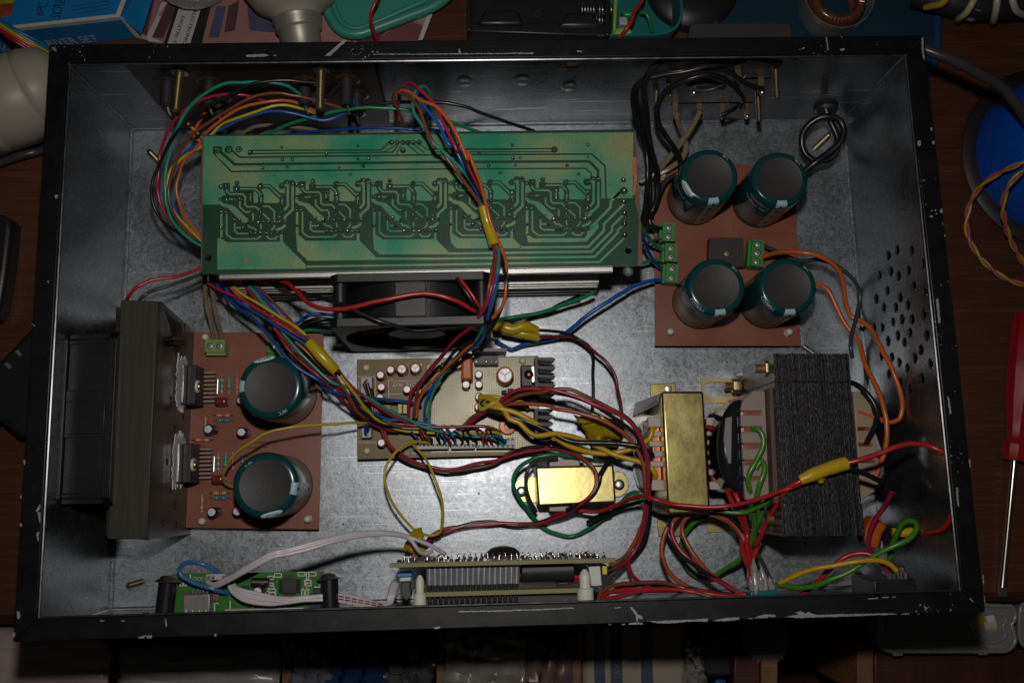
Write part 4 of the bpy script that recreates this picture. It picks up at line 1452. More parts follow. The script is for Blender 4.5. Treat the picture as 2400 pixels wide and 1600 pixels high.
# hatched copper grid showing through the mask
gg = G()
for i in range(62):
    f = i / 61
    a = P('C', 905 + (2060 - 905) * f, 90, CZ + .02)
    b2 = P('C', 905 + (2070 - 905) * f, 1120, CZ + .02)
    gg.strip([a, b2], 0.00035, 0.00004)
for i in range(56):
    f = i / 55
    gg.strip([P('C', 905, 92 + 1030 * f, CZ + .05), P('C', 2062, 82 + 1030 * f, CZ + .05)], 0.00035, 0.00004)
build('copper_grid', gg, mat('masked_grid', (0.16, 0.145, 0.095), 0.34, 0.35, var=0.1), CB, smooth=False)
sg = G()
for pts in ([(430, 800), (428, 330), (470, 328), (470, 318)], [(470, 345), (1110, 325)], [(430, 487), (640, 480)], [(280, 300), (280, 500), (262, 510)], [(1520, 300), (1522, 440)], [(95, 350), (95, 420)], [(905, 640), (900, 600)]):
    line = [P('C', x, y, CZ + .12) for x, y in pts]
    sg.strip(line, 0.0003, 0.00004)
for s, x0, y0, x1, y1, h in (('KIT', 570, 365, 465, 365, 2.0), ('REMOTE', 832, 362, 622, 362, 2.0), ('CHANNEL', 1160, 358, 880, 358, 2.0), ('STEREO', 275, 282, 92, 282, 1.1), ('STEREO', 288, 1005, 95, 1005, 1.1),
                             ('25V', 1780, 140, 1690, 140, 1.1), ('7809', 1860, 245, 1862, 375, 1.0), ('SL SR SW C FR FL G', 1100, 1120, 620, 1122, 1.4), ('25V', 420, 650, 422, 560, 1.3), ('10V', 1545, 300, 1547, 210, 1.2),
                             ('1250', 1605, 310, 1607, 205, 1.1), ('2', 650, 150, 628, 150, 1.2), ('1', 795, 150, 780, 150, 1.2), ('J4', 915, 150, 870, 150, 1.1)):
    white_text(CB, s, 'C', x0, y0, x1, y1, CZ + .15, h=h * MM, g=sg)
build('silkscreen', sg, SILK, CB, smooth=False)
for x, y, r, cr in ((335, 272, 2.35, 0), (345, 405, 2.35, 0), (330, 525, 2.35, 0), (340, 650, 2.35, 0), (448, 215, 2.35, 0), (572, 208, 3.0, 1), (722, 198, 3.0, 1), (345, 1020, 2.35, 0), (628, 432, 2.35, 0), (745, 445, 2.35, 0),
                    (1050, 175, 2.3, 0), (1195, 160, 2.3, 0), (1280, 380, 2.4, 0), (1420, 268, 2.3, 0), (1422, 378, 2.3, 0), (1425, 512, 2.35, 0), (1420, 625, 2.35, 0), (1030, 870, 2.3, 0), (1130, 865, 2.3, 0), (1460, 865, 2.3, 0), (1800, 700, 2.3, 0)):
    small_cap(CB, 'C', x, y, CZ + 11, CZ, r, cross=bool(cr))
small_cap(CB, 'C', 1710, 275, CZ + 15, CZ, 4.9, cross=True)
for x, y in ((175, 190), (183, 1110), (1905, 115)):
    standoff(CB, 'C', x, y, CZ - 2)
for x0, y0, x1, y1, z in ((845, 165, 995, 225, 6), (528, 580, 575, 700, 7), (585, 580, 632, 700, 7), (690, 610, 740, 700, 7), (1050, 930, 1060, 935, 2)):
    build('film_capacitor', G().prism([P('C', x0, y0, CZ + z), P('C', x1, y0, CZ + z), P('C', x1, y1, CZ + z), P('C', x0, y1, CZ + z)], (0, 0, -z * MM * .98)), YELFILM, CB, bevel=0.0004)
ob = build('box_relay', G().prism([P('C', 1230, 30, CZ + 17), P('C', 1350, 28, CZ + 17), P('C', 1355, 330, CZ + 17), P('C', 1225, 330, CZ + 17)], (0, 0, -0.0165)), ORANGEP, CB, bevel=0.0015, seg=3)
# upright daughter board with black header at the top edge
db = build('daughter_board', G().prism([P('C', 1340, -20, CZ + 22), P('C', 1735, -20, CZ + 22), P('C', 1725, 15, CZ + 22), P('C', 1340, 15, CZ + 22)], (0, 0, -0.018)), mat('daughter_brown', (0.05, 0.025, 0.02), 0.4), CB)
hd = build('pin_header', G().prism([P('C', 1370, 70, CZ + 8), P('C', 1635, 66, CZ + 8), P('C', 1640, 165, CZ + 8), P('C', 1375, 168, CZ + 8)], (0, 0, -0.008)), ICB, CB, bevel=0.0003)
for k in range(5):
    f = k / 4
    build('pin', G().box(P('C', 1395 + 218 * f, 105, CZ + 8.2), (0.0026, 0.0040, 0.0012)), mat('dark_pin', (0.06, 0.06, 0.062), 0.5), hd)
    build('solder_tip', G().lathe([(0.0007, 0), (0, 0.0005)], P('C', 1395 + 218 * f, 128, CZ + 8.8), n=8), SOLDER, hd)
# white connectors
for x0, y0, x1, y1, z, n in ((120, 300, 245, 500, 8, 3), (128, 860, 235, 968, 8, 2), (700, 1035, 1085, 1095, 8, 8), (1115, 1040, 1380, 1090, 8, 6), (1395, 1045, 1820, 1085, 8, 8), (1720, 970, 1815, 1048, 8, 2)):
    cn = build('connector', G().prism([P('C', x0, y0, CZ + z), P('C', x1, y0 - 5, CZ + z), P('C', x1, y1 - 5, CZ + z), P('C', x0, y1, CZ + z)], (0, 0, -z * MM * .98)), GREYCN, CB, bevel=0.0003)
    for k in range(n):
        f = (k + .5) / n
        if x1 - x0 > y1 - y0:
            c = P('C', x0 + (x1 - x0) * f, y0 + 12, CZ + z + .1)
        else:
            c = P('C', (x0 + x1) / 2, y0 + (y1 - y0) * f, CZ + z + .1)
        build('socket', G().box(c, (0.0013, 0.0013, 0.0003)), ICB, cn)
# clip-on heat sinks with regulators at the right edge
for y0, gap_, n, bl in ((75, 95, 5, 2270), (640, 76, 5, 2245)):
    sk = build('regulator_heat_sink', G().prism([P('C', 2040, y0 + 5, CZ + 16), P('C', 2072, y0 + 5, CZ + 16), P('C', 2072, y0 + gap_ * (n - 1) + 25, CZ + 16), P('C', 2040, y0 + gap_ * (n - 1) + 25, CZ + 16)], (0, 0, -0.0155)), mat('black_anodised', (0.007, 0.007, 0.008), 0.5), CB)
    for k in range(n):
        yy = y0 + k * gap_
        build('fin', G().prism([P('C', 2070, yy + 6, CZ + 16), P('C', bl - 40, yy + 6, CZ + 16), P('C', bl, yy + 20, CZ + 16), P('C', bl - 50, yy + 50, CZ + 16), P('C', 2070, yy + 34, CZ + 16)], (0, 0, -0.0155)), MATS['black_anodised'], sk)
rg = build('voltage_regulator', G().prism([P('C', 1885, 165, CZ + 15), P('C', 2010, 165, CZ + 15), P('C', 2020, 400, CZ + 15), P('C', 1888, 405, CZ + 15)], (0, 0, -0.012)), ICB, CB, bevel=0.0006)
build('metal_tab', G().prism([P('C', 2005, 185, CZ + 16), P('C', 2028, 185, CZ + 16), P('C', 2034, 350, CZ + 16), P('C', 2010, 350, CZ + 16)], (0, 0, -0.012)), TIN, rg)
build('bolt_head', G().lathe([(0.0028, 0), (0.0026, 0.001), (0.0012, 0.0016), (0, 0.0017)], P('C', 1975, 270, CZ + 15), n=16), mat('bronze', (0.14, 0.06, 0.04), 0.3, 0.8), rg, sharp=60)
rg2 = build('voltage_regulator', G().prism([P('C', 1985, 490, CZ + 12), P('C', 2080, 490, CZ + 12), P('C', 2080, 560, CZ + 12), P('C', 1985, 560, CZ + 12)], (0, 0, -0.010)), ICB, CB, bevel=0.0005)
build('toroid_coil', G().lathe([(0.0022, 0), (0.0045, 0), (0.005, 0.0015), (0.0045, 0.0035), (0.0022, 0.0038), (0.0018, 0.002), (0.0022, 0)], P('C', 1740, 840, CZ + .3), n=24), COPPER, CB, sharp=60)
for x, y in ((1690, 470), (1760, 450)):
    build('diode', G().cyl(P('C', x - 20, y, CZ + 2), P('C', x + 40, y - 5, CZ + 2), 0.0013, n=12), ICB, CB)
ic = build('integrated_circuit', G().prism([P('C', 960, 900, CZ + 4), P('C', 1560, 890, CZ + 4), P('C', 1560, 960, CZ + 4), P('C', 960, 975, CZ + 4)], (0, 0, -0.0036)), ICB, CB, bevel=0.0003)

# ------------------------------------------------------------------ transformers
ST = thing('small_transformer', 'small shiny brass-coloured transformer with two rounded mounting ears', 'transformer', P('p', 1330, 1140, 0))
sz = 27.0
tp = [P(10, 215, 1150, sz - 1.2), P(10, 935, 1128, sz - 2.0), P(10, 958, 1480, sz - .5), P(10, 240, 1512, sz + .3)]   # corner heights tilt the cover so its top catches the flash highlight
build('clamp_cover', G().prism(tp, (0, 0, -0.0265)), GOLD, ST, bevel=0.0012, seg=3)
for ex_, ey, hx, hy, sgn in ((70, 1360, 88, 1378, -1), (1010, 1310, 985, 1315, 1)):
    ear = G()
    ps = []
    inner_x = 240 if sgn < 0 else 940
    for i in range(13):
        a = math.pi * (i / 12 - .5)
        ps.append(P(10, (130 if sgn < 0 else 960) + sgn * math.cos(a) * 115, ey + math.sin(a) * 118, 2.0))
    ps = ps + [P(10, inner_x, ey + 118, 2.0), P(10, inner_x, ey - 118, 2.0)]
    e = build('mounting_ear', ear.prism(ps, (0, 0, -0.0016)), GOLD, ST, bevel=0.0003)
    build('mounting_screw', G().lathe([(0.0032, 0), (0.0030, 0.0005), (0.0018, 0.0008), (0.0017, 0.002), (0, 0.0024)], P(10, hx, hy, 2.1), n=16), TIN, e, sharp=60)
for y0, y1 in ((1085, 1150), (1500, 1560)):
    build('bobbin', G().prism([P(10, 340, y0, 20), P(10, 620, y0 - 5, 20), P(10, 625, y1 - 5, 20), P(10, 345, y1, 20)], (0, 0, -0.018)), CREAM, ST, bevel=0.0005)

MT = thing('medium_transformer', 'upright transformer under a satin brass clamp with cream bobbin and copper windings', 'transformer', P('p', 1600, 1060, 0))
mz = 45.0
tp = [P('T', 338, 212, mz), P('T', 706, 210, mz), P('T', 760, 1195, mz), P('T', 396, 1290, mz)]
tp[2] = P('T', 768, 1275, mz)
build('clamp_cover', G().prism(tp, (0, 0, -0.041)), GOLD, MT, bevel=0.0013, seg=3)
xa, xb = tp[0].x, tp[1].x
for a, b2 in (((235, 150), (460, 285)), ((300, 1330), (520, 1480))):
    ps = [P('T', a[0], a[1], 1.6), P('T', b2[0], a[1] - 12, 1.6), P('T', b2[0] + 12, b2[1], 1.6), P('T', a[0] + 10, b2[1], 1.6)]
    ft = build('mounting_foot', G().prism(ps, (0, 0, -0.0014)), GOLD, MT, bevel=0.0004)
    build('mounting_screw', G().lathe([(0.0022, 0), (0.0020, 0.0008), (0, 0.0012)], P('T', a[0] + 165, (a[1] + b2[1]) / 2 - 30, 1.7), n=12), TIN, ft)
for yy, s in ((tp[0].y, 1), (tp[2].y, -1)):           # sloping end cheeks from clamp down to the feet
    build('end_cheek', G().prism([Vector((xa - .0005, yy - s * .001, 0.044)), Vector((xa - .0005, yy - s * .006, 0.036)), Vector((xa - 0.010, yy - s * .010, 0.0060)), Vector((xa - .0075, yy - s * .002, 0.0020))], (0.0012, 0, 0)), ALU, MT)
build('core', G().box(Vector(((xa + xb) / 2, (tp[0].y + tp[2].y) / 2, 0.018)), ((xb - xa) * .96, (tp[0].y - tp[2].y) * .98, 0.034)), LAM, MT)
bz = 36.0
for x0, x1, ys in ((218, 340, ((435, 525), (560, 608), (645, 695), (732, 786), (822, 872), (985, 1078))), (728, 818, ((440, 530), (560, 600), (638, 682), (722, 770), (808, 852), (893, 945), (1000, 1072)))):
    left = x0 < 400
    bobw = [P('T', x0 + (8 if left else 0), 440, bz - 1.5), P('T', x1, 440, bz - 1.5), P('T', x1 + 30, 1072, bz - 1.5), P('T', x0 + 34, 1072, bz - 1.5)]
    build('winding', G().prism(bobw, (0, 0, -0.028)), COPPER, MT, bevel=0.002)
    for ya, yb in ys:
        sh0, sh1 = (ya - 435) * .055, (yb - 435) * .055
        build('bobbin_rib', G().prism([P('T', x0 + sh0, ya, bz), P('T', x1 + 10 + sh0, ya, bz), P('T', x1 + 10 + sh1, yb, bz), P('T', x0 + sh1, yb, bz)], (0, 0, -0.0022)), CREAM, MT, bevel=0.0006)
for x0, y0, x1, y1, z in ((140, 490, 225, 560, 14), (160, 880, 230, 1080, 14)):
    build('bobbin_wall', G().prism([P('T', x0, y0 + 30, z), P('T', x0 + 40, y0, z), P('T', x1, y0, z), P('T', x1 + 20, y1, z), P('T', x0 + 30, y1, z), P('T', x0 + 5, y1 - 40, z)], (0, 0, -0.006)), CREAM, MT, bevel=0.0006)
build('insulating_wrap', G().prism([P('T', 100, 740, 18), P('T', 190, 690, 18), P('T', 240, 1060, 18), P('T', 160, 1060, 18), P('T', 115, 930, 18)], (0, 0, -0.012)), CLEAR, MT, bevel=0.002)

BT = thing('large_transformer', 'big dark laminated mains transformer with cream bobbin at lower right', 'transformer', P('p', 1900, 1040, 0))
bz = 74.0
lt = [P('B', 588, 28, bz), P('B', 1192, 30, bz), P('B', 1322, 1480, bz), P('B', 662, 1482, bz)]
g = G()
nl = 58
for i in range(nl):
    f0, f1 = (i + .04) / nl, (i + .90) / nl
    a0, a1 = lt[0].lerp(lt[1], f0), lt[0].lerp(lt[1], f1)
    b0, b1 = lt[3].lerp(lt[2], f0), lt[3].lerp(lt[2], f1)
    for s0, s1, dz in ((0, .158, 0), (.1605, .826, -0.0007), (.8285, 1.0, 0)):
        dzz = Vector((0, 0, dz + random.uniform(-.00035, .00005)))
        jy = Vector((0, random.uniform(-.0004, .0004), 0))
        g.prism([a0.lerp(b0, s0) + dzz + jy, a1.lerp(b1, s0) + dzz + jy, a1.lerp(b1, s1) + dzz + jy, a0.lerp(b0, s1) + dzz + jy], (0, 0, -0.058))
build('lamination_stack', g, LAM, BT, smooth=False)
build('core_filler', G().prism([p + Vector((0, 0, -0.003)) for p in [lt[0].lerp(lt[2], .02), lt[1].lerp(lt[3], .02), lt[2].lerp(lt[0], .02), lt[3].lerp(lt[1], .02)]], (0, 0, -0.068)), ICB, BT)
bo = 62.0
wnd = build('winding', G().prism([P('B', 345, 360, bo - 1.2), P('B', 600, 360, bo - 1.2), P('B', 640, 1190, bo - 1.2), P('B', 375, 1180, bo - 1.2)], (0, 0, -0.03)), COPPER, BT)
for ya, yb in ((330, 486), (517, 613), (652, 746), (786, 878), (918, 1010), (1042, 1195)):
    s0, s1 = (ya - 330) * .05, (yb - 330) * .05
    x0 = 318
    pts = [P('B', x0 + s0, ya, bo), P('B', 610 + s0 * .6, ya, bo), P('B', 610 + s1 * .6, yb, bo), P('B', x0 + s1, yb, bo)]
    if ya == 330:
        pts[0] = P('B', 430, 322, bo)
        pts.append(P('B', 345, 400, bo))
    build('bobbin_rib', G().prism(pts, (0, 0, -0.003)), mat('dull_cream_nylon', (0.27, 0.215, 0.18), 0.5, var=0.1), BT, bevel=0.0006)
build('bobbin_bar', G().prism([P('B', 490, 330, bo + .3), P('B', 612, 330, bo + .3), P('B', 645, 1195, bo + .3), P('B', 530, 1195, bo + .3)], (0, 0, -0.0026)), mat('dull_cream_nylon', (0.27, 0.215, 0.18), 0.5, var=0.1), BT, bevel=0.0005)
build('end_flange', G().prism([P('B', 552, 300, 70), P('B', 610, 300, 70), P('B', 655, 1225, 70), P('B', 592, 1225, 70)], (0, 0, -0.010)), mat('brown_card', (0.09, 0.055, 0.045), 0.6, var=0.25), BT, bevel=0.0005)
wr = []
n = 14
for i in range(n + 1):                                  # rounded taped winding bulging to the left
    a = math.pi * (i / n)
    wr.append(P('B', 335 - math.sin(a) * 185, 765 - math.cos(a) * 375, 58))
build('tape_wrap', G().prism(wr + [P('B', 420, 1140, 58), P('B', 420, 390, 58)], (0, 0, -0.046)), mat('black_film_tape', (0.012, 0.012, 0.015), 0.10, var=0.2, coat=0.5, bump=0.3, bs=80), BT, bevel=0.004, seg=4)
build('paper_label', G().prism([P('B', 205, 545, 58.1), P('B', 256, 530, 58.1), P('B', 250, 905, 58.1), P('B', 228, 905, 58.1), P('B', 190, 720, 58.1)], (0, 0, 0.0001)), mat('grey_label', (0.22, 0.22, 0.22), 0.3), BT)
build('coil_cheek', G().prism([P('B', 150, 540, 46), P('B', 200, 470, 46), P('B', 300, 410, 46), P('B', 350, 400, 46), P('B', 340, 480, 46), P('B', 200, 560, 46)], (0, 0, -0.02)), mat('dull_cream_nylon', (0.27, 0.215, 0.18), 0.5, var=0.1), BT, bevel=0.0006)
# right hand end of the bobbin
cp = [P('B', 1225, 330, 44), P('B', 1300, 335, 44), P('B', 1360, 400, 44), P('B', 1385, 500, 44), P('B', 1430, 900, 44), P('B', 1430, 1060, 44), P('B', 1400, 1130, 44), P('B', 1310, 1190, 44), P('B', 1290, 1190, 44)]
build('bobbin_end', G().prism(cp, (0, 0, -0.004)), mat('tan_nylon', (0.33, 0.25, 0.17), 0.5), BT, bevel=0.0006)
for y0 in (612, 738, 870):
    build('winding', G().prism([P('B', 1258 + (y0 - 600) * .06, y0, 44.3), P('B', 1360 + (y0 - 600) * .15, y0, 44.3), P('B', 1362 + (y0 - 600) * .15, y0 + 32, 44.3), P('B', 1260 + (y0 - 600) * .06, y0 + 32, 44.3)], (0, 0, -0.0002)), COPPER, BT)
build('tape_wrap', G().prism([P('B', 1300, 420, 34), P('B', 1390, 500, 34), P('B', 1500, 800, 34), P('B', 1520, 1000, 34), P('B', 1440, 1140, 34), P('B', 1330, 1180, 34)], (0, 0, -0.024)), MATS['black_film_tape'], BT, bevel=0.004, seg=4)
# steel bracket with slotted foot, bolts
fp = [P('B', 8, 220, 2), P('B', 590, 228, 2), P('B', 585, 285, 2), P('B', 330, 425, 2), P('B', 15, 425, 2)]
br = build('mounting_bracket', G().prism(fp, (0, 0, -0.0018)), RUST, BT)
hg = G()
c0, c1 = P('B', 90, 318, 1), P('B', 165, 318, 1)
for f in (0, .25, .5, .75, 1):
    c = c0.lerp(c1, f)
    hg.cyl(c - Vector((0, 0, 0.004)), c + Vector((0, 0, 0.004)), 0.0052 if False else 0.0040, n=18)
for f in (0,):
    pass
hg2 = G()
n = 12
slot = [c1 + Vector((math.cos(math.pi * (i / n - .5)), math.sin(math.pi * (i / n - .5)), 0)) * 0.0046 for i in range(n + 1)] + [c0 + Vector((-math.cos(math.pi * (i / n - .5)), -math.sin(math.pi * (i / n - .5)), 0)) * 0.0046 for i in range(n + 1)]
hg2.prism([p - Vector((0, 0, 0.005)) for p in slot], (0, 0, 0.01))
cut(br, hg2)
build('mounting_bracket', G().prism([P('B', 60, 1330, 2), P('B', 340, 1325, 2), P('B', 420, 1440, 2), P('B', 60, 1455, 2)], (0, 0, -0.0018)), RUST, BT)
for y0, y1 in ((28, 215), (1240, 1470)):
    w0 = P('B', 590, y0, 70)
    build('side_plate', G().prism([P('B', 588 + (70 if y0 > 500 else 0), y0 + 20, 68), P('B', 588 + (70 if y0 > 500 else 0), y1, 68), P('B', (300 if y0 < 500 else 470), y1 - 5, 4), P('B', (290 if y0 < 500 else 460), y1 - 15, 4)], (0.0012, 0.0002, 0)), ALU, BT)


def hexbolt(t, x0, y0, x1, y1, z):
    a, b2 = P(t, x0, y0, z), P(t, x1, y1, z)
    d = b2 - a
    L = d.length
    nut = build('hex_nut', G().lathe([(0, L * .45), (0.0042, L * .45), (0.0045, L * .5), (0.0045, L * .85), (0.0042, L * .9), (0, L * .9)], a, d, 6), RUST, BT)
    bolt('bolt_thread', b2, a, 0.0026, parent=BT, head=None, m=RUST)


hexbolt('B', 440, 150, 600, 148, 60)
hexbolt('B', 200, 290, 330, 290, 12)
hexbolt('B', 540, 1345, 670, 1345, 60)
# ------------------------------------------------------------------ front panel display module (two upright boards)
DM = thing('display_module', 'olive two-board display module fixed upright behind the front wall', 'display module', P('p', 1180, 1340, 0))


def upright(t, x0, y0, x1, y1, ztop, zbot, th):
    """vertical slab whose rear top edge runs between two pixels; thickness towards the front"""
    a, b2 = P(t, x0, y0, ztop), P(t, x1, y1, ztop)
    d = (b2 - a).normalized()
    n = Vector((d.y, -d.x, 0))
    if n.y > 0:
        n = -n
    return a, b2, n


a, b2, n = upright('V', 58, 212, 2322, 160, 84, 40, 2)
pb = [a, b2, b2 + Vector((-0.0005, 0, -0.046)), a + Vector((0.0005, 0, -0.046))]
mb = build('main_board', G().prism(pb, n * 0.002), [OLIVEE], DM, bevel=0.0002)
build('solder_face', G().prism([p - n * 0.0001 + Vector((0, 0, -.0002)) for p in (a, b2, b2 + Vector((-0.0005, 0, -0.0455)), a + Vector((0.0005, 0, -0.0455)))], -n * 0.0001), mat('tinned_board_face', (0.30, 0.31, 0.26), 0.25, 0.5, var=0.35, vs=200, coat=0.4), DM)
for row, z in ((0, 79), (1, 66)):
    for k in range(34):
        f = .05 + .9 * k / 33 + random.uniform(-.004, .004)
        p = a.lerp(b2, f) + Vector((0, 0, (z - 84) * MM)) - n * 0.0002
        if random.random() < .12:
            continue
        build('solder_joint', G().lathe([(0.0011, 0), (0.0007, 0.0008), (0.0003, 0.0014), (0.00025, 0.0026), (0, 0.0027)], p, -n + Vector((0, 0, random.uniform(.05, .3))), 8), SOLDER, DM, sharp=70)
for k in range(26):
    f = random.uniform(.03, .97)
    p = a.lerp(b2, f) + Vector((0, 0, -random.uniform(.004, .04))) - n * 0.0002
    build('solder_joint', G().lathe([(0.0013, 0), (0.0008, 0.0007), (0, 0.0011)], p, -n, 8), SOLDER, DM, sharp=70)
bl = build('epoxy_blob', G().lathe([(0.009, 0), (0.0085, 0.002), (0.006, 0.004), (0.002, 0.005), (0, 0.005)], a.lerp(b2, .505) + Vector((0, 0, -0.036)), -n, 24), mat('black_epoxy', (0.02, 0.014, 0.012), 0.3), DM, sharp=70)
# ribbed header block between the boards
h0, h1 = P('V', 428, 250, 76), P('V', 1360, 238, 76)
h2, h3 = P('V', 1355, 410, 76), P('V', 430, 432, 76)
hb = build('header_block', G().prism([h0, h1, h2, h3], (0, 0, -0.022)), mat('grey_header', (0.42, 0.42, 0.45), 0.28, 0.7, var=0.2), DM, bevel=0.0004)
for k in range(17):
    f = (k + .5) / 17
    c0, c1 = h0.lerp(h1, f) + Vector((0, 0, .0002)), h3.lerp(h2, f) + Vector((0, 0, .0002))
    build('pin_sleeve', G().cyl(c0, c1, 0.00155, n=12), MATS['grey_header'], hb)
    build('header_pin', G().cyl(c1, c1 + (c1 - c0).normalized() * 0.0085, 0.0009, n=8), ICB, hb)
    build('solder_tip', G().cyl(c1 + (c1 - c0).normalized() * 0.0125 + Vector((0, 0, -.001)), c1 + (c1 - c0).normalized() * 0.0155 + Vector((0, 0, -.001)), 0.0007, n=8), SOLDER, hb)
a2, b3, n2 = upright('V', 292, 505, 2078, 455, 78, 30, 2)
build('second_board', G().prism([a2, b3, b3 + Vector((0, 0, -0.04)), a2 + Vector((0, 0, -0.04))], n2 * 0.0022), OLIVEE, DM, bevel=0.0002)
yf = (-YO + TH + 0.3) * MM
l0, l1 = P('V', 385, 565, 74), P('V', 1965, 520, 74)
build('screen_housing', G().prism([l0, l1, Vector((l1.x, yf, l1.z)), Vector((l0.x, yf, l0.z))], (0, 0, -0.04)), mat('display_housing', (0.035, 0.032, 0.034), 0.55, var=0.1), DM, bevel=0.0006)
for x, y0, y1, r, m_ in ((2010, 270, 640, 0.0040, NYLON), (360, 330, 680, 0.0030, NYLON)):
    p0, p1 = P('V', x, y0, 80), P('V', x + (12 if x > 1000 else 0), y1, 80)
    d = (p1 - p0)
    L = d.length
    build('nylon_spacer', G().lathe([(0.0008, 0), (r * .5, L * .08), (r * .7, L * .18), (r * .66, L * .5), (r, L * .53), (r * 1.02, L), (0, L)], p0, d, 20), m_, DM, sharp=50)
build('blue_trimmer', G().prism([P('V', 125, 300, 66), P('V', 285, 295, 66), P('V', 285, 345, 66), P('V', 130, 355, 66)], (0, 0, -0.006)), mat('blue_plastic', (0.02, 0.20, 0.52), 0.4), DM, bevel=0.0006)
build('white_trimmer_base', G().prism([P('V', 150, 355, 65), P('V', 272, 348, 65), P('V', 268, 390, 65), P('V', 158, 395, 65)], (0, 0, -0.005)), NYLON, DM, bevel=0.0005)
build('trimmer_body', G().prism([P('V', 165, 395, 64), P('V', 262, 395, 64), P('V', 275, 540, 64), P('V', 225, 590, 64), P('V', 165, 540, 64)], (0, 0, -0.006)), mat('dark_grey_plastic', (0.05, 0.047, 0.045), 0.5), DM, bevel=0.0006)
build('yellow_capacitor', G().prism([P('V', 2188, 232, 74), P('V', 2238, 228, 74), P('V', 2240, 325, 74), P('V', 2190, 325, 74)], (0, 0, -0.008)), mat('bright_yellow', (0.62, 0.50, 0.04), 0.4), DM, bevel=0.0005)
build('white_socket', G().prism([P('V', 2050, 245, 74), P('V', 2165, 235, 74), P('V', 2185, 435, 74), P('V', 2078, 440, 74)], (0, 0, -0.01)), WHITEP, DM, bevel=0.0004)
build('black_capacitor', G().cyl(P('V', 1375, 290, 70), P('V', 1900, 268, 70), 0.0055, n=20), ICB, DM, bevel=0.0005)
for k, (yy, zz) in enumerate(((345, 62), (372, 60))):
    build('inner_wire', G().tube(catmull([P('V', 1365, 330 + 20 * k, zz - 3), P('V', 1550, 345 + 22 * k, zz), P('V', 1720, 355 + 20 * k, zz), P('V', 1970, 350 + 26 * k, zz)]), 0.0011, 8), WIRE['red'], DM)
build('clear_clip', G().prism([P('V', 1730, 355, 66), P('V', 1845, 345, 66), P('V', 1848, 425, 66), P('V', 1735, 430, 66)], (0, 0, -0.004)), ICB, DM, bevel=0.0004)

# ------------------------------------------------------------------ USB player module
UZ = 58.0
UM = thing('media_player_board', 'small bright green circuit board with metal USB socket and black chip behind the front wall', 'circuit board', P('p', 580, 1390, 0))
uq = [P('U', 130, 195, UZ), P('U', 2100, 160, UZ), P('U', 2110, 175, UZ)]
u0, u1 = P('U', 135, 190, UZ), P('U', 2120, 160, UZ)
build('board', G().prism([u0, u1, Vector((u1.x + .001, yf, UZ * MM)), Vector((u0.x - .001, yf, UZ * MM))], (0, 0, -0.0014)), USBG, UM, bevel=0.0002)
us = build('usb_socket', G().prism([P('U', 275, 462, UZ + 7), P('U', 625, 455, UZ + 7), Vector((P('U', 628, 735, UZ + 7).x, yf, (UZ + 7) * MM)), Vector((P('U', 272, 735, UZ + 7).x, yf, (UZ + 7) * MM))], (0, 0, -0.0068)), mat('usb_shell', (0.36, 0.33, 0.32), 0.42, 0.8, var=0.1), UM, bevel=0.0004)
for x in (312, 400, 487, 575):
    build('spring_slot', G().prism([P('U', x - 4, 660, UZ + 7.05), P('U', x + 8, 660, UZ + 7.05), P('U', x + 14, 735, UZ + 7.05), P('U', x - 2, 735, UZ + 7.05)], (0, 0, 0.00012)), NYLON, us)
for x in (400, 440, 495, 540, 590):
    build('pin', G().tube([P('U', x, 455, UZ + 4), P('U', x, 420, UZ + 3.5), P('U', x, 405, UZ)], 0.0006, 6), TIN, us)
build('card_slot', G().prism([P('U', 818, 650, UZ + 3), P('U', 1860, 632, UZ + 3), Vector((P('U', 1860, 700, UZ + 3).x, yf, (UZ + 3) * MM)), Vector((P('U', 815, 720, UZ + 3).x, yf, (UZ + 3) * MM))], (0, 0, -0.0028)), mat('pale_card_slot', (0.52, 0.46, 0.42), 0.4, 0.3), UM, bevel=0.0004)
for k in range(7):
    x = 1160 + 72 * k
    build('pin', G().prism([P('U', x, 650, UZ + .8), P('U', x + 26, 650, UZ + .8), P('U', x + 56, 590, UZ + .8), P('U', x + 44, 590, UZ + .8)], (0, 0, 0.0003)), TIN, UM)
qc_ = build('quad_chip', G().prism([P('U', 1575, 252, UZ + 1.8), P('U', 1762, 250, UZ + 1.8), P('U', 1762, 448, UZ + 1.8), P('U', 1572, 450, UZ + 1.8)], (0, 0, -0.0016)), ICB, UM, bevel=0.0003)
pg = G()
for k in range(16):
    f = (k + .5) / 16
    for x0, y0, x1, y1 in ((1530, 262 + 180 * f, 1570, 262 + 180 * f), (1765, 258 + 180 * f, 1818, 258 + 180 * f), (1590 + 165 * f, 205, 1590 + 165 * f, 248), (1588 + 165 * f, 452, 1588 + 165 * f, 490)):
        pg.tube([P('U', x0, y0, UZ + .2), P('U', (x0 + x1) / 2, (y0 + y1) / 2, UZ + .6), P('U', x1, y1, UZ + .9)][::1], 0.00016, 5)
build('chip_legs', pg, TIN, qc_)['kind'] = 'stuff'
build('crystal', G().cyl(P('U', 1180, 300, UZ + 2.2), P('U', 1412, 300, UZ + 2.2), 0.0022, n=16), mat('crystal_can', (0.42, 0.34, 0.29), 0.3, 1.0), UM, bevel=0.0004)
small_cap(UM, 'U', 1248, 425, UZ + 7, UZ, 2.6, ICB)
random.seed(5)
sm = G()
wm = G()
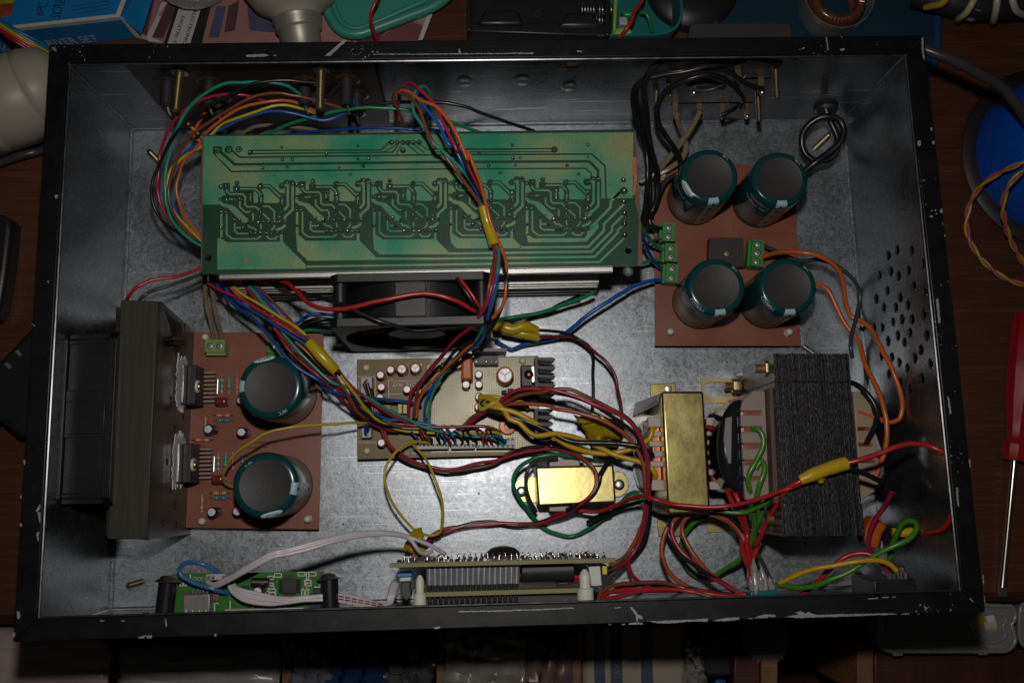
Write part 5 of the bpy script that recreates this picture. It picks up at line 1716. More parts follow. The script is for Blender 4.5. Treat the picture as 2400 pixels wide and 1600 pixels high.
for x, y, w_, h_ in [(1520, 208, 60, 26), (1830, 192, 60, 26), (1975, 192, 60, 26), (1425, 240, 50, 22), (1912, 290, 56, 20), (1915, 328, 56, 20), (1430, 365, 50, 20), (1445, 408, 60, 22), (1445, 455, 60, 22), (1850, 440, 22, 50), (1900, 440, 22, 50),
                     (1910, 215, 20, 50), (255, 305, 24, 50), (300, 320, 22, 30), (1430, 325, 40, 16)]:
    sm.prism([P('U', x - w_ * .35, y - h_ * .35, UZ + .7), P('U', x + w_ * .35, y - h_ * .35, UZ + .7), P('U', x + w_ * .35, y + h_ * .35, UZ + .7), P('U', x - w_ * .35, y + h_ * .35, UZ + .7)], (0, 0, -0.0006))
    loop = [(x - w_ * .75, y - h_ * .9), (x + w_ * .75, y - h_ * .9), (x + w_ * .75, y + h_ * .9), (x - w_ * .75, y + h_ * .9), (x - w_ * .75, y - h_ * .9)]
    for p_, q_ in zip(loop, loop[1:]):
        wm.strip([P('U', *p_, UZ + .05), P('U', *q_, UZ + .05)], 0.0004, 0.00005)
build('chip_components', sm, mat('smd_grey', (0.12, 0.10, 0.09), 0.4), UM)['kind'] = 'stuff'
for k in range(26):
    x, y = random.choice([(1400, 470), (1850, 360), (1560, 480), (2060, 440), (700, 520), (240, 350)])
    x += random.uniform(-60, 60)
    y += random.uniform(-90, 60)
    wm.strip([P('U', x, y, UZ + .05), P('U', x + random.choice((0, 30)), y + random.choice((12, 22)), UZ + .05)], 0.0004, 0.00005)
for pts in ([(690, 735), (690, 570)], [(895, 735), (892, 540)], [(370, 290), (370, 195)], [(1995, 360), (2130, 375)]):
    wm.strip([P('U', x, y, UZ + .05) for x, y in pts], 0.0005, 0.00005)
white_text(UM, 'ANT', 'U', 2118, 300, 2050, 305, UZ + .05, h=0.003, g=wm)
build('silkscreen', wm, SILK, UM, smooth=False)
for x, y, w_, h_ in ((2030, 412, 100, 80), (700, 500, 80, 90), (1085, 390, 90, 80), (2010, 640, 150, 200)):
    build('soic_chip', G().prism([P('U', x - w_ / 2, y - h_ / 2, UZ + 1.8), P('U', x + w_ / 2, y - h_ / 2, UZ + 1.8), P('U', x + w_ / 2, min(y + h_ / 2, 735), UZ + 1.8), P('U', x - w_ / 2, min(735, y + h_ / 2), UZ + 1.8)], (0, 0, -0.0016)), ICB if x > 800 else mat('amber_lump', (0.20, 0.11, 0.06), 0.3), UM, bevel=0.0003)
ws = build('white_connector', G().prism([P('U', 572, 195, UZ + 7), P('U', 820, 188, UZ + 7), P('U', 835, 270, UZ + 7), P('U', 575, 278, UZ + 7)], (0, 0, -0.0065)), GREYCN, UM, bevel=0.0004)
for x in (612, 668, 808):
    build('socket', G().box(P('U', x, 240, UZ + 7.05), (0.0016, 0.0016, 0.0003)), mat('socket_brown', (0.16, 0.10, 0.08), 0.6), ws)
for x in (425, 485, 540):
    build('plated_hole', G().lathe([(0.0011, 0), (0.0011, .0003), (0.0006, .0003), (0.0006, 0.0001)], P('U', x, 255, UZ), n=12), TIN, UM)
for x, y in ((78, 275), (2192, 240)):
    p0 = P('U', x, y, UZ + 6)
    p1 = Vector((p0.x + (-.0015 if x < 500 else .0008), yf, p0.z))
    d = p1 - p0
    so = build('black_spacer_tube', G().cyl(p0, p1, 0.0044, n=20), mat('spacer_black', (0.012, 0.011, 0.016), 0.3), UM)
    build('screw_head', G().lathe([(0.006, 0.0006), (0.0062, 0.0001), (0.0045, -0.0006), (0.0035, -0.0018), (0.001, -0.0024), (0, -0.0024)][::-1], p0, d, 20), TIN, so, sharp=60)

# ------------------------------------------------------------------ RCA socket panel on the back wall
RP = thing('rca_socket_panel', 'dark brown strip of RCA sockets on the back wall at upper left', 'socket panel', V3(-120, YO - 2, 5))
yp = YO - 3.5
pp = [PY('p', 292, 150, yp), PY('p', 876, 150, yp), PY('p', 908, 286, yp), PY('p', 410, 286, yp)]
x0_, x1_ = pp[0].x, pp[1].x
build('panel', G().box(Vector(((x0_ + x1_) / 2, yp * MM, 0.052)), (x1_ - x0_, 0.0016, 0.092)), mat('dark_brown_panel', (0.030, 0.018, 0.015), 0.42, var=0.25, vs=60), RP, bevel=0.0003)
for t, x, y, L in (('J', 165, 190, 13), ('J', 552, 185, 13), ('J', 1430, 180, 13), ('J', 1815, 165, 14), ('J', 1905, 300, 12), ('J', 640, 330, 10), ('J', 1510, 330, 10), ('J', 590, 470, 10), ('J', 1880, 470, 10)):
    c = PY(t, x, y + 18, yp - .9)
    ring = build('rca_socket', G().lathe([(0.0068, 0), (0.0070, 0.0004), (0.0055, 0.0010), (0.0050, 0.0006), (0.0032, 0.0006)], c, (0, -1, 0), 28), mat('brown_rivet', (0.11, 0.075, 0.05), 0.35, 0.6), RP, sharp=60)
    build('socket_barrel', G().lathe([(0.0034, 0), (0.0034, L * MM), (0.0026, (L + .8) * MM), (0, (L + .8) * MM)], c, (0, -1, 0), 20), ICB, ring)
    build('solder_lug', G().tube([c + V3(0, -L, -1), c + V3(.6, -L - 3, -1.5), c + V3(1.2, -L - 4.5, -3)], 0.0009, 6), TIN, ring)
for x0, y0, x1, y1 in ((430, 330, 640, 250), (1640, 330, 1800, 170)):
    a_, c_ = PY('J', x0, y0, yp - 1.2), PY('J', x1, y1, yp - 1.2)
    build('ground_strap', G().tube([a_, (a_ + c_) / 2 + V3(0, -1, 0), c_], 0.0012, 6), MATS['brown_rivet'], RP)
for t, x, y, t2, x2, y2 in ((0, 1650, 670, 0, 1612, 1025), (1, 598, 650, 1, 588, 1015)):
    p0 = PY(t, x, y, yp - 1.0)
    p1 = P(t2, x2, y2, p0.z / MM)
    rt = bolt('panel_screw', p0, p1, 0.0024, parent=RP, head='pan', m=BRASS)

# ------------------------------------------------------------------ speaker terminal lugs on the back wall
SP = thing('speaker_terminal_block', 'speaker terminal lugs and long screws poking through the back wall at upper right', 'terminal block', V3(130, YO - 2, 40))
yw = YO - TH
for x, y, L in ((640, 640, 8), (935, 645, 8), (1215, 645, 8), (1510, 645, 8), (1690, 320, 9), (1390, 340, 8), (860, 385, 6), (1410, 240, 6)):
    c = PY('K', x, y, yw)
    build('solder_lug', G().box(c + V3(0, -L / 2 + .3, 0), (0.0034, L * MM, 0.0007)), mat('lug_brass', (0.40, 0.27, 0.16), 0.4, 0.9), SP, bevel=0.0002)
    build('solder_blob', G().lathe([(0, -.0014), (0.0014, -.0006), (0.0016, .0005), (0.0008, .0015), (0, .0018)], c + V3(0, -L, 0), (.2, -1, .2), 10), TIN, SP, sharp=70)
for x, y, x2, y2 in ((1870, 200, 1887, 580), (1650, 500, 1672, 860), (410, 500, 395, 720), (560, 395, 580, 560)):
    c = PY('K', x, y, yw)
    e = P('K', x2, y2, c.z / MM)
    bolt('terminal_screw', c, e, 0.0016, parent=SP, head=None, m=BRASS)
build('terminal_body', G().box((PY('K', 780, 400, yw) + PY('K', 1250, 400, yw)) / 2 + V3(0, -1.4, 0), ((PY('K', 1250, 400, yw) - PY('K', 780, 400, yw)).length, 0.0026, 0.006)), BLACKP, SP, bevel=0.0004)

# ------------------------------------------------------------------ front switch and potentiometer
SW = thing('power_switch', 'black power switch block with soldered lugs behind the front wall at right', 'switch', P('p', 2095, 1390, 20))
s0, s1 = P('S', 1790, 345, 62), P('S', 2278, 335, 62)
build('switch_body', G().prism([s0, s1, Vector((s1.x + .0005, yf, s1.z)), Vector((s0.x, yf, s0.z))], (0, 0, -0.03)), BLACKP, SW, bevel=0.0006)
for x, y in ((1985, 290), (2070, 260), (2115, 215), (2150, 280), (2030, 300)):
    p0 = P('S', x, 350, 60)
    p1 = P('S', x, y, 56)
    build('lug', G().box((p0 + p1) / 2, (0.0024, (p0 - p1).length, 0.0008)), TIN, SW)
    build('solder_blob', G().lathe([(0, -.0016), (0.0018, -.0006), (0.0020, .0006), (0.001, .0018), (0, .002)], p1, (random.uniform(-.4, .4), .6, 1), 10), TIN, SW, sharp=70)
PT = thing('volume_encoder', 'small teal component sealed with hot glue where many red wires meet', 'encoder', P('p', 1790, 1390, 20))
e0, e1 = P('S', 345, 475, 64), P('S', 670, 455, 64)
build('body', G().prism([e0, e1, Vector((e1.x, yf, e1.z)), Vector((e0.x - .0005, yf, e0.z))], (0, 0, -0.02)), mat('teal_plastic', (0.01, 0.14, 0.15), 0.3), PT, bevel=0.0006)
random.seed(3)
for x, y, r, L in ((360, 420, 1.7, 10), (470, 410, 2.0, 13), (395, 330, 2.0, 20), (590, 425, 1.7, 11), (500, 350, 1.7, 15)):
    p = P('S', x, y, 62)
    build('glue_blob', G().lathe([(0, -L * .5 * MM), (r * .7 * MM, -L * .35 * MM), (r * MM, 0), (r * .75 * MM, L * .3 * MM), (r * .2 * MM, L * .5 * MM), (0, L * .52 * MM)], p, (random.uniform(-.2, .2), 1, random.uniform(-.2, .3)), 14), GLUE, PT, sharp=70)

# ------------------------------------------------------------------ loose hardware standing in the box
for t, xt, yt_, xb_, yb_, h, lab in ((0, 1365, 1385, 1475, 1500, 12, 'brass screw standing up from the floor near the upper left corner'), (12, 1170, 675, 1305, 635, 12, 'brass screw standing up from the floor near the lower left corner')):
    a_ = P(t, xb_, yb_, 0.2)
    c_ = P(t, xt, yt_, h)
    bolt('floor_screw', a_, c_, 0.0016, lab, 'screws standing on the chassis floor', head=None)
a_ = P(3, 430, 1365, 1.0)
c_ = P(3, 565, 1235, 12)
bolt('floor_screw', a_, c_, 0.0017, 'brass screw seen through the knotted power cord', 'screws standing on the chassis floor', head=None)
for t, x, y, lab in ((12, 1345, 930, 'short brass screw tip behind the front rim left of the green board'), (13, 875, 885, 'short brass screw tip behind the front rim between the two modules')):
    c_ = P(t, x, y - 15, 52)
    bolt('front_screw', Vector((c_.x, yf, c_.z)), c_, 0.0022, lab, 'screw tips behind the front rim', head=None)
c_ = PY(3, 530, 985, yw)
GR = thing('cable_grommet', 'black rubber grommet in the back wall where the power cord enters', 'grommet', c_)
build('flange_ring', G().lathe([(0.0028, 0.0002), (0.0070, 0.0002), (0.0074, 0.001), (0.0062, 0.0030), (0.0048, 0.0042), (0.0030, 0.0042), (0.0028, 0.0002)], c_, (0, -1, 0), 28), mat('rubber', (0.018, 0.018, 0.018), 0.5), GR, sharp=60)
st_ = thing('metal_strut', 'shiny metal strut on the floor between brown board and large transformer', 'bracket', P('p', 1890, 815, 0))
build('rod', G().cyl(P(11, 320, 40, 4), P(11, 430, 120, 4), 0.0016, n=12), TIN, st_)
build('base_strip', G().prism([P(7, 310, 1480, 1), P(7, 350, 1500, 1), P(11, 440, 115, 1), P(11, 340, 115, 1)], (0, 0, 0.001)), STEEL, st_)
fl_ = thing('plastic_film_strip', 'crumpled clear plastic strip beside the black power switch', 'plastic strip', P('S', 1680, 330, 0))
ps = [P('S', 1480, 170, 6), P('S', 1560, 230, 12), P('S', 1640, 330, 16), P('S', 1740, 450, 22)]
g = G()
for k, (c0, c1) in enumerate(zip(ps, ps[1:])):
    pass
vs = []
for k, c0 in enumerate(catmull(ps)):
    vs += [c0 + V3(-4, 1.5, math.sin(k * .9) * 1.2), c0 + V3(0, 0, 1.5 + math.sin(k * 1.7)), c0 + V3(4.5, -1, math.cos(k * 1.1) * 1.2)]
nn_ = len(vs) // 3
build('film', g.add(vs, [(3 * i + j, 3 * i + j + 1, 3 * i + j + 4, 3 * i + j + 3) for i in range(nn_ - 1) for j in range(2)]), CLEAR, fl_, sharp=80)
# ------------------------------------------------------------------ wires
random.seed(21)
wire_no = 0


def wmesh(pts, r, n=8):                           # slightly uneven, as handled wire is
    global wire_no
    wire_no += 1
    cp = catmull(pts)
    m_ = len(cp)
    out = []
    for i, p in enumerate(cp):
        e = min(1.0, min(i, m_ - 1 - i) / 6)
        q = p + Vector((wire_no * 1.7, 0, 0))
        out.append(p + noise.noise_vector(q * 55) * (0.00055 * e) + noise.noise_vector(q * 170) * (0.00022 * e))
    return G().tube(out, r * MM, n)


def wire(label, colour, t, L, r=0.85, group=None, cat='wire', name='wire'):
    pts = pts_of(t, L)
    c = pts[0]
    o = build(name, wmesh(pts, r), WIRE[colour], None, loc=c, sharp=80)
    return tag(o, label, cat, group)


def strand(parent, colour, t, L, r=0.85, name='wire'):
    o = build(name, wmesh(pts_of(t, L), r), WIRE[colour], parent, sharp=80)
    o['label'] = colour_word(colour) + ' insulated wire'
    return o


def colour_word(c):
    return dict(crimson='dark pink', maroon='dark red', rust='reddish orange', leaf='leaf green', amber='amber yellow', navy='deep blue', grey='dark grey', sky='mid blue', mustard='mustard yellow').get(c, c)


def sleeve(parent, pts, rs, m=None, name='tape_sleeve', n=14, flat=0.72):
    g = G().tube(catmull(pts), 1.0, n)
    # taper by hand: rebuild with radii
    cp = catmull(pts)
    rr = []
    for i in range(len(cp)):
        f = i / (len(cp) - 1) * (len(rs) - 1)
        k = min(len(rs) - 2, int(f))
        rr.append((rs[k] + (rs[k + 1] - rs[k]) * (f - k)) * MM * random.uniform(.96, 1.04))
    return build(name, G().tube(cp, rr, n), m or TAPE, parent, sharp=60)


# 1. harness round the left end of the green board
H1 = thing('wire_harness', 'many-coloured wire harness curving from RCA sockets round the left end of the green board', 'wire harness', P('p', 380, 430, 0))
strand(H1, 'teal', 'J', [(1445, 400, 62), (1430, 360, 68), (1280, 250, 80), (1140, 215, 84), (1000, 205, 85), (850, 208, 85), (700, 215, 84), (560, 285, 80), (430, 375, 75), (330, 490, 70), (260, 620, 66), (225, 700, 63), (0, 1560, 1400, 58), (4, 1520, 20, 54), (1520, 150, 52), (1535, 330, 50), (1600, 490, 50), (1720, 610, 50), (1900, 720, 50)])
strand(H1, 'black', 'J', [(1545, 215, 80), (1300, 195, 84), (1100, 200, 86), (950, 228, 86), (800, 290, 84), (600, 395, 80), (450, 475, 76), (350, 560, 72), (200, 740, 66), (0, 1450, 1540, 58), (4, 1395, 150, 55), (1402, 300, 52), (1450, 410, 50), (1540, 510, 49), (1660, 580, 49), (1900, 700, 48)])
strand(H1, 'crimson', 'J', [(1100, 392, 66), (930, 345, 74), (800, 320, 77), (650, 320, 78), (500, 360, 76), (370, 430, 72), (270, 510, 68), (190, 620, 64), (140, 740, 60), (0, 1480, 1380, 56), (4, 1455, 50, 52), (1450, 200, 49), (1490, 340, 47), (1560, 460, 46), (1700, 590, 46), (1900, 720, 46)])
strand(H1, 'brown', 'J', [(1830, 465, 62), (1600, 395, 70), (1400, 345, 75), (1200, 310, 78), (1050, 318, 78), (900, 362, 77), (750, 445, 74), (600, 535, 70), (450, 640, 66), (340, 745, 62), (0, 1640, 1420, 56), (1590, 1560, 52), (4, 1548, 200, 48), (1580, 360, 46), (1690, 530, 46), (1900, 740, 45)])
strand(H1, 'orange', 'J', [(1540, 490, 60), (1400, 412, 66), (1250, 380, 70), (1100, 386, 72), (900, 430, 72), (750, 500, 70), (620, 590, 66), (510, 690, 62), (0, 1860, 1300, 58), (1690, 1480, 54), (4, 1655, 20, 50), (1620, 150, 48), (1650, 300, 46), (1720, 450, 46), (1900, 680, 46)])
strand(H1, 'yellow', 'J', [(1565, 505, 58), (1400, 450, 64), (1200, 418, 68), (1080, 440, 69), (900, 500, 68), (760, 560, 65), (650, 612, 61), (0, 1840, 1350, 56), (1700, 1430, 52), (1572, 1560, 50), (4, 1540, 180, 47), (1580, 340, 45), (1700, 500, 45), (1900, 690, 45)])
strand(H1, 'blue', 'J', [(1868, 360, 66), (1875, 400, 64), (1850, 450, 62), (1760, 510, 60), (1600, 558, 60), (1400, 512, 63), (1200, 470, 66), (1080, 478, 66), (900, 530, 65), (700, 620, 61), (560, 690, 58), (0, 1840, 1310, 55), (1730, 1380, 52), (1640, 1470, 50), (1585, 1560, 48), (4, 1552, 150, 46), (1605, 330, 44), (1690, 490, 44), (1900, 720, 44)])
wire('yellow and black striped wire dropping from the leftmost RCA socket', 'mustard', 'J', [(180, 440, 55), (240, 490, 52), (320, 550, 49), (400, 630, 46), (480, 710, 43)], 0.8)
wire('short orange wire rising to the second RCA socket', 'orange', 'J', [(545, 455, 52), (500, 510, 50), (430, 620, 46), (400, 690, 43), ('J', 480, 760, 40)], 0.9)
wire('dark green wire arching behind the top edge of the green board', 'green', 'J', [(1050, 700, 46), (1300, 590, 54), (1500, 525, 60), (1700, 475, 64), (1900, 448, 66), (2100, 445, 66), (2350, 462, 64), (1, 1600, 1060, 60), (1850, 1150, 52), (2100, 1230, 44)], 1.0)
wire('black wire arching beside the dark green wire along the back wall', 'black', 'J', [(950, 690, 44), (1200, 590, 50), (1400, 535, 54), (1650, 490, 58), (1900, 450, 62), (2100, 410, 65), (2350, 395, 66), (1, 1640, 940, 66), (1900, 970, 64), (2100, 1050, 60), (2352, 1140, 54), (2, 190, 1200, 44), (330, 1260, 36)], 1.0)
wire('deep blue wire lying along the top edge of the green board', 'navy', 'J', [(1300, 690, 40), (1500, 662, 46), (1800, 640, 50), (2100, 635, 52), (2350, 630, 52), (1, 1400, 1185, 52), (1600, 1192, 50), (1800, 1225, 44)], 0.9)
wire('clear speaker cord with copper core behind the upper left of the green board', 'clear', 'J', [(800, 720, 36), (950, 625, 44), (1080, 600, 47), (1300, 620, 46), (1480, 640, 42), (1560, 655, 38)], 1.1, cat='cable')

# 2. harness crossing over the green board
H2 = thing('wire_harness', 'coloured wire harness crossing over the green board through a yellow tape sleeve', 'wire harness', P('p', 1140, 560, 66))
ends = {
    'brown': [(1, 1285, 1150, 40), (1270, 1000, 62), (1265, 880, 81), (1300, 855, 89), (1430, 912, 99), (1505, 1010, 103), (1560, 1180, 104), (1650, 1350, 103), ('R', 90, 210, 101), (250, 430, 97), (450, 700, 90), (545, 850, 85), (600, 1050, 82), (675, 1260, 82), (675, 1440, 85), (5, 2165, 900, 91), (2140, 1080, 93), (2100, 1260, 87), (2010, 1420, 72), (1850, 1560, 58), (9, 1680, 160, 42), (1500, 400, 30), (1460, 560, 24), (1445, 700, 20)],
    'crimson': [(1, 1290, 1150, 38), (1310, 930, 72), (1340, 800, 89), (1400, 758, 95), (1500, 825, 101), (1640, 965, 105), (1750, 1180, 106), (1850, 1390, 105), ('R', 300, 232, 103), (420, 480, 97), (575, 820, 87), (625, 1020, 84), (700, 1260, 84), (700, 1440, 87), (5, 2200, 900, 93), (2172, 1050, 97), (2110, 1250, 93), (2000, 1400, 83), (1820, 1565, 64), (9, 1700, 150, 46), (1560, 310, 36), (1440, 460, 28), (1405, 580, 24), (1400, 720, 20)],
    'teal': [(1, 1570, 1180, 44), (1610, 990, 66), (1600, 860, 85), (1530, 795, 93), (1465, 830, 97), (1438, 930, 99), (1450, 1030, 101), (1500, 1110, 102), (1570, 1205, 103), (1680, 1360, 103), ('R', 110, 230, 102), (250, 370, 99), (400, 530, 95), (560, 830, 86), (620, 1050, 83), (705, 1260, 83), (5, 2235, 760, 89), (2215, 980, 95), (2170, 1220, 91), (2100, 1410, 81), (2010, 1565, 64), (9, 1880, 110, 46), (1690, 350, 34), (1610, 520, 27), (1590, 650, 23), (1580, 760, 20)],
    'blue': [(1, 1480, 1170, 40), (1575, 1010, 66), (1560, 870, 87), (1500, 850, 95), (1480, 890, 99), (1560, 1000, 103), (1680, 1150, 105), (1790, 1350, 104), ('R', 230, 180, 103), (330, 380, 100), (470, 640, 93), (570, 830, 86), (640, 1050, 83), (715, 1260, 83), (5, 2232, 880, 93), (2200, 1050, 96), (2150, 1250, 91), (2100, 1430, 81), (2060, 1565, 66), (9, 1860, 150, 44), (1680, 330, 34), (1590, 480, 28), (1555, 620, 24), (1552, 740, 20)],
    'black': [(1, 1460, 1180, 40), (1480, 1000, 68), (1500, 880, 93), (1560, 900, 99), (1700, 1050, 105), (1800, 1190, 106), (1860, 1360, 105), ('R', 220, 30, 106), (300, 190, 105), (400, 470, 99), (580, 830, 87), (650, 1050, 84), (725, 1255, 84), (775, 1440, 87), (5, 2310, 1000, 91), (2300, 1130, 89), (2230, 1330, 83), (2120, 1490, 70), (9, 1870, 60, 60), (1760, 180, 46), (1700, 280, 38)],
    'orange': [(1, 1370, 1160, 38), (1310, 1020, 62), (1270, 900, 83), (1330, 832, 93), (1420, 850, 98), (1510, 920, 102), (1640, 968, 105), (1760, 1090, 107), (1870, 1290, 106), (1950, 1480, 104), ('R', 400, 250, 103), (500, 500, 98), (595, 825, 88), (660, 1050, 85), (735, 1250, 85), (5, 2290, 820, 88), (2300, 1030, 91), (2270, 1230, 88), (2160, 1370, 81), (2080, 1500, 68), (9, 1900, 90, 56), (1700, 290, 38), (1560, 440, 30), (1490, 560, 25), (1475, 700, 20)]}
for c_, L in ends.items():
    strand(H2, c_ if c_ != 'brown' else 'rust' if False else 'brown', 1, L, 0.95 if c_ in ('crimson',) else 0.88)
strand(H2, 'yellow', 9, [(1690, 370, 33), (1620, 480, 28), (1580, 590, 24), (1560, 700, 20)], 0.8)
sleeve(H2, [P('R', 562, 838, 86), P('R', 600, 990, 83.5), P('R', 645, 1130, 83), P('R', 688, 1268, 83.5)], [2.6, 2.9, 2.8, 3.1])

# 3. harness from the lower left of the green board to the control board
H3 = thing('wire_harness', 'coloured wire harness with yellow sleeve running from below the green board to the olive board', 'wire harness', P('p', 720, 800, 0))
strand(H3, 'crimson', 'W', [(150, 240, 44), (270, 315, 46), (400, 372, 48), (600, 462, 50), (800, 588, 52), (1000, 690, 53), (1200, 800, 54), (1400, 925, 55), (1500, 1000, 55), (1680, 1210, 54), (1880, 1400, 50), (9, 740, 250, 48), (900, 432, 40), (1050, 548, 33), (1250, 680, 26), (1420, 760, 21)])
strand(H3, 'yellow', 'W', [(430, 150, 42), (450, 230, 44), (560, 355, 47), (700, 450, 49), (900, 570, 52), (1100, 690, 54), (1300, 810, 56), (1460, 960, 56), (1700, 1240, 54), (9, 890, 450, 42), (1000, 600, 34), (1100, 705, 28), (1300, 800, 22), (1500, 828, 20), (1800, 842, 20), (2200, 836, 20), (2260, 860, 18)])
strand(H3, 'orange', 'W', [(380, 170, 41), (420, 260, 43), (500, 350, 45), (580, 430, 47), (760, 560, 49), (1000, 720, 51), (1280, 880, 53), (1450, 1000, 54)])
strand(H3, 'rust', 'W', [(1300, 1010, 49), (1450, 1140, 48), (1600, 1290, 46), (1800, 1480, 43), (9, 660, 330, 41), (780, 430, 38), (880, 540, 34), (960, 640, 30), (1100, 740, 25), (1300, 790, 21), (1500, 800, 20)])
strand(H3, 'navy', 'W', [(230, 160, 40), (280, 260, 42), (400, 420, 44), (550, 562, 46), (750, 720, 48), (900, 868, 49), (1050, 1050, 50), (1200, 1225, 50), (1400, 1390, 49), (1660, 1560, 46), (9, 600, 410, 42), (800, 492, 36), (1000, 530, 29), (1200, 534, 24), (1400, 556, 21), (1520, 590, 19)], 0.95)
strand(H3, 'blue', 'W', [(350, 150, 41), (375, 250, 43), (430, 370, 45), (560, 490, 47), (750, 600, 48), (900, 690, 49), (1060, 800, 50), (1200, 900, 51), (1430, 1050, 53), (1600, 1180, 53), (1840, 1400, 50), (9, 850, 420, 42), (920, 535, 36), (1050, 642, 30), (1200, 708, 25), (1400, 732, 22), (1600, 765, 21), (1800, 812, 20), (2050, 858, 20), (2220, 870, 20), (2300, 920, 18)])
strand(H3, 'teal', 'W', [(560, 160, 42), (700, 290, 46), (850, 470, 49), (960, 610, 50), (1040, 740, 49), (1120, 870, 48), (1250, 1030, 48), (1400, 1190, 47), (1600, 1385, 45), (1800, 1550, 43), (9, 780, 392, 41), (900, 450, 38), (1050, 532, 34), (1200, 620, 29), (1400, 722, 25), (1560, 795, 23), (1720, 830, 21), (2000, 868, 20), (2180, 890, 20), (2280, 960, 18)])
strand(H3, 'crimson', 'W', [(620, 230, 42), (700, 350, 45), (800, 470, 47), (880, 580, 47), (960, 700, 46), (1040, 850, 45), (1150, 985, 45), (1300, 1135, 45), (1500, 1320, 43), (1600, 1440, 41), (9, 640, 310, 39), (760, 440, 35), (860, 560, 30), (950, 680, 26)])
strand(H3, 'blue', 'W', [(630, 160, 43), (800, 330, 47), (1000, 560, 51), (1120, 720, 52), (1280, 860, 53), (1460, 1000, 55)])
strand(H3, 'brown', 'W', [(680, 165, 43), (900, 385, 48), (1100, 590, 52), (1250, 740, 54), (1400, 890, 56), (1490, 980, 56), (1700, 1230, 55), (1860, 1410, 51), (9, 720, 300, 47), (830, 470, 40), (940, 650, 32), (1100, 740, 26), (1300, 762, 23), (1600, 782, 22), (1900, 780, 22), (2150, 790, 21), (2250, 830, 19)])
strand(H3, 'orange', 'W', [(650, 210, 42), (780, 360, 45), (930, 540, 48), (1060, 690, 50), (1250, 830, 52), (1440, 985, 54)])
strand(H3, 'black', 'W', [(420, 420, 42), (600, 530, 45), (760, 610, 47), (950, 730, 49), (1150, 860, 50), (1350, 980, 52), (1460, 1040, 53), (1700, 1280, 53), (1880, 1440, 50), (9, 770, 280, 47), (850, 420, 41), (950, 620, 34), (1100, 742, 28), (1300, 800, 22), (1450, 830, 20)])
strand(H3, 'maroon', 'W', [(1030, 840, 44), (1200, 1100, 43), (1450, 1340, 42), (1650, 1500, 40), (9, 760, 520, 34), (880, 610, 30), (1000, 720, 25), (1150, 800, 21)])
sleeve(H3, [P('W', 1475, 1015, 55), P('W', 1580, 1130, 55), P('W', 1710, 1270, 54), P('W', 1828, 1392, 52)], [2.9, 3.3, 3.3, 2.7])
H4 = thing('wire_harness', 'dark red and black wire bundle sagging along the lower edge of the olive board', 'wire harness', P('p', 1050, 1090, 0))
strand(H4, 'crimson', 9, [(1010, 380, 24), (1040, 470, 24), (1080, 560, 23), (1120, 700, 22), (1180, 820, 20), (1220, 930, 19), (1300, 1010, 17), (1420, 1090, 14), (1600, 1150, 12), (1800, 1170, 12), (2000, 1130, 13), (2200, 1090, 14), (10, 0, 1045, 16), (180, 1010, 18), (350, 980, 20)], 0.95)
strand(H4, 'brown', 9, [(990, 380, 23), (1030, 480, 22), (1070, 600, 21), (1150, 800, 20), (1200, 930, 18), (1270, 1010, 16), (1400, 1100, 13), (1600, 1165, 11), (1800, 1190, 11), (2000, 1165, 12), (2200, 1110, 13), (10, 0, 1010, 15), (200, 985, 17), (340, 970, 20)], 0.95)
strand(H4, 'black', 9, [(1020, 380, 25), (1060, 520, 24), (1110, 660, 22), (1170, 850, 19), (1240, 980, 17), (1330, 1070, 14), (1500, 1150, 10), (1700, 1200, 9), (1900, 1195, 9), (2100, 1140, 11), (2300, 1060, 14), (10, 100, 985, 17), (300, 962, 20)], 0.95)

for k in range(15):                                # short leads dropping into the connector row
    x = 720 + 66 * k + random.uniform(-30, 30)
    strand(H3, random.choice(['maroon', 'black', 'brown', 'maroon', 'navy', 'black']), 'C', [(x - random.uniform(40, 130), 860 + random.uniform(-15, 30), 20), (x - random.uniform(10, 60), 925 + random.uniform(-25, 25), 22), (x + random.uniform(-20, 20), 985, 21.5), (x + 4, 1040, 18.5)], 0.7)
for k in range(5):
    strand(H3, ['maroon', 'black', 'crimson', 'brown', 'black'][k], 'C', [(165 + 14 * k, 350 + 20 * k, 18), (185 + 14 * k, 440, 22), (225 + 12 * k, 560, 24), (260 + 14 * k, 700, 24), (320 + 16 * k, 830, 22), (420 + 30 * k, 900, 20)], 0.75)
for k in range(4):
    strand(H3, ['navy', 'blue', 'black', 'maroon'][k], 'C', [(170 + 10 * k, 930 - 12 * k, 18), (175 + 14 * k, 840, 22), (230 + 20 * k, 790, 24), (330 + 20 * k, 820, 22)], 0.75)

# 4. long single wires
wire('long red wire snaking across the top of the middle fan', 'red', 5, [(0, 1040, 44), (140, 1012, 52), (280, 1030, 62), (400, 1130, 72), (480, 1215, 80), (620, 1265, 87), (850, 1262, 91), (1100, 1202, 93), (1350, 1150, 93), (1560, 1130, 93), (1800, 1180, 92), (2000, 1290, 84), (2100, 1350, 68), (2180, 1420, 54)], 1.15)
wire('black wire drooping across the front of the middle fan', 'black', 5, [(100, 1020, 44), (250, 1060, 54), (500, 1140, 66), (700, 1200, 82), (850, 1255, 91), (1100, 1370, 92), (1250, 1420, 90), (1420, 1468, 86), (1700, 1455, 83), (2000, 1425, 76), (2180, 1390, 60)], 1.1)
wire('thin red wire running down the right corner of the middle fan', 'red', 5, [(1870, 985, 88), (1950, 1090, 89), (2050, 1240, 87), (2130, 1380, 74)], 0.8)
wire('thin black wire running down the right corner of the middle fan', 'black', 5, [(1845, 985, 88), (1920, 1110, 89), (2010, 1240, 87), (2110, 1380, 74)], 0.8)
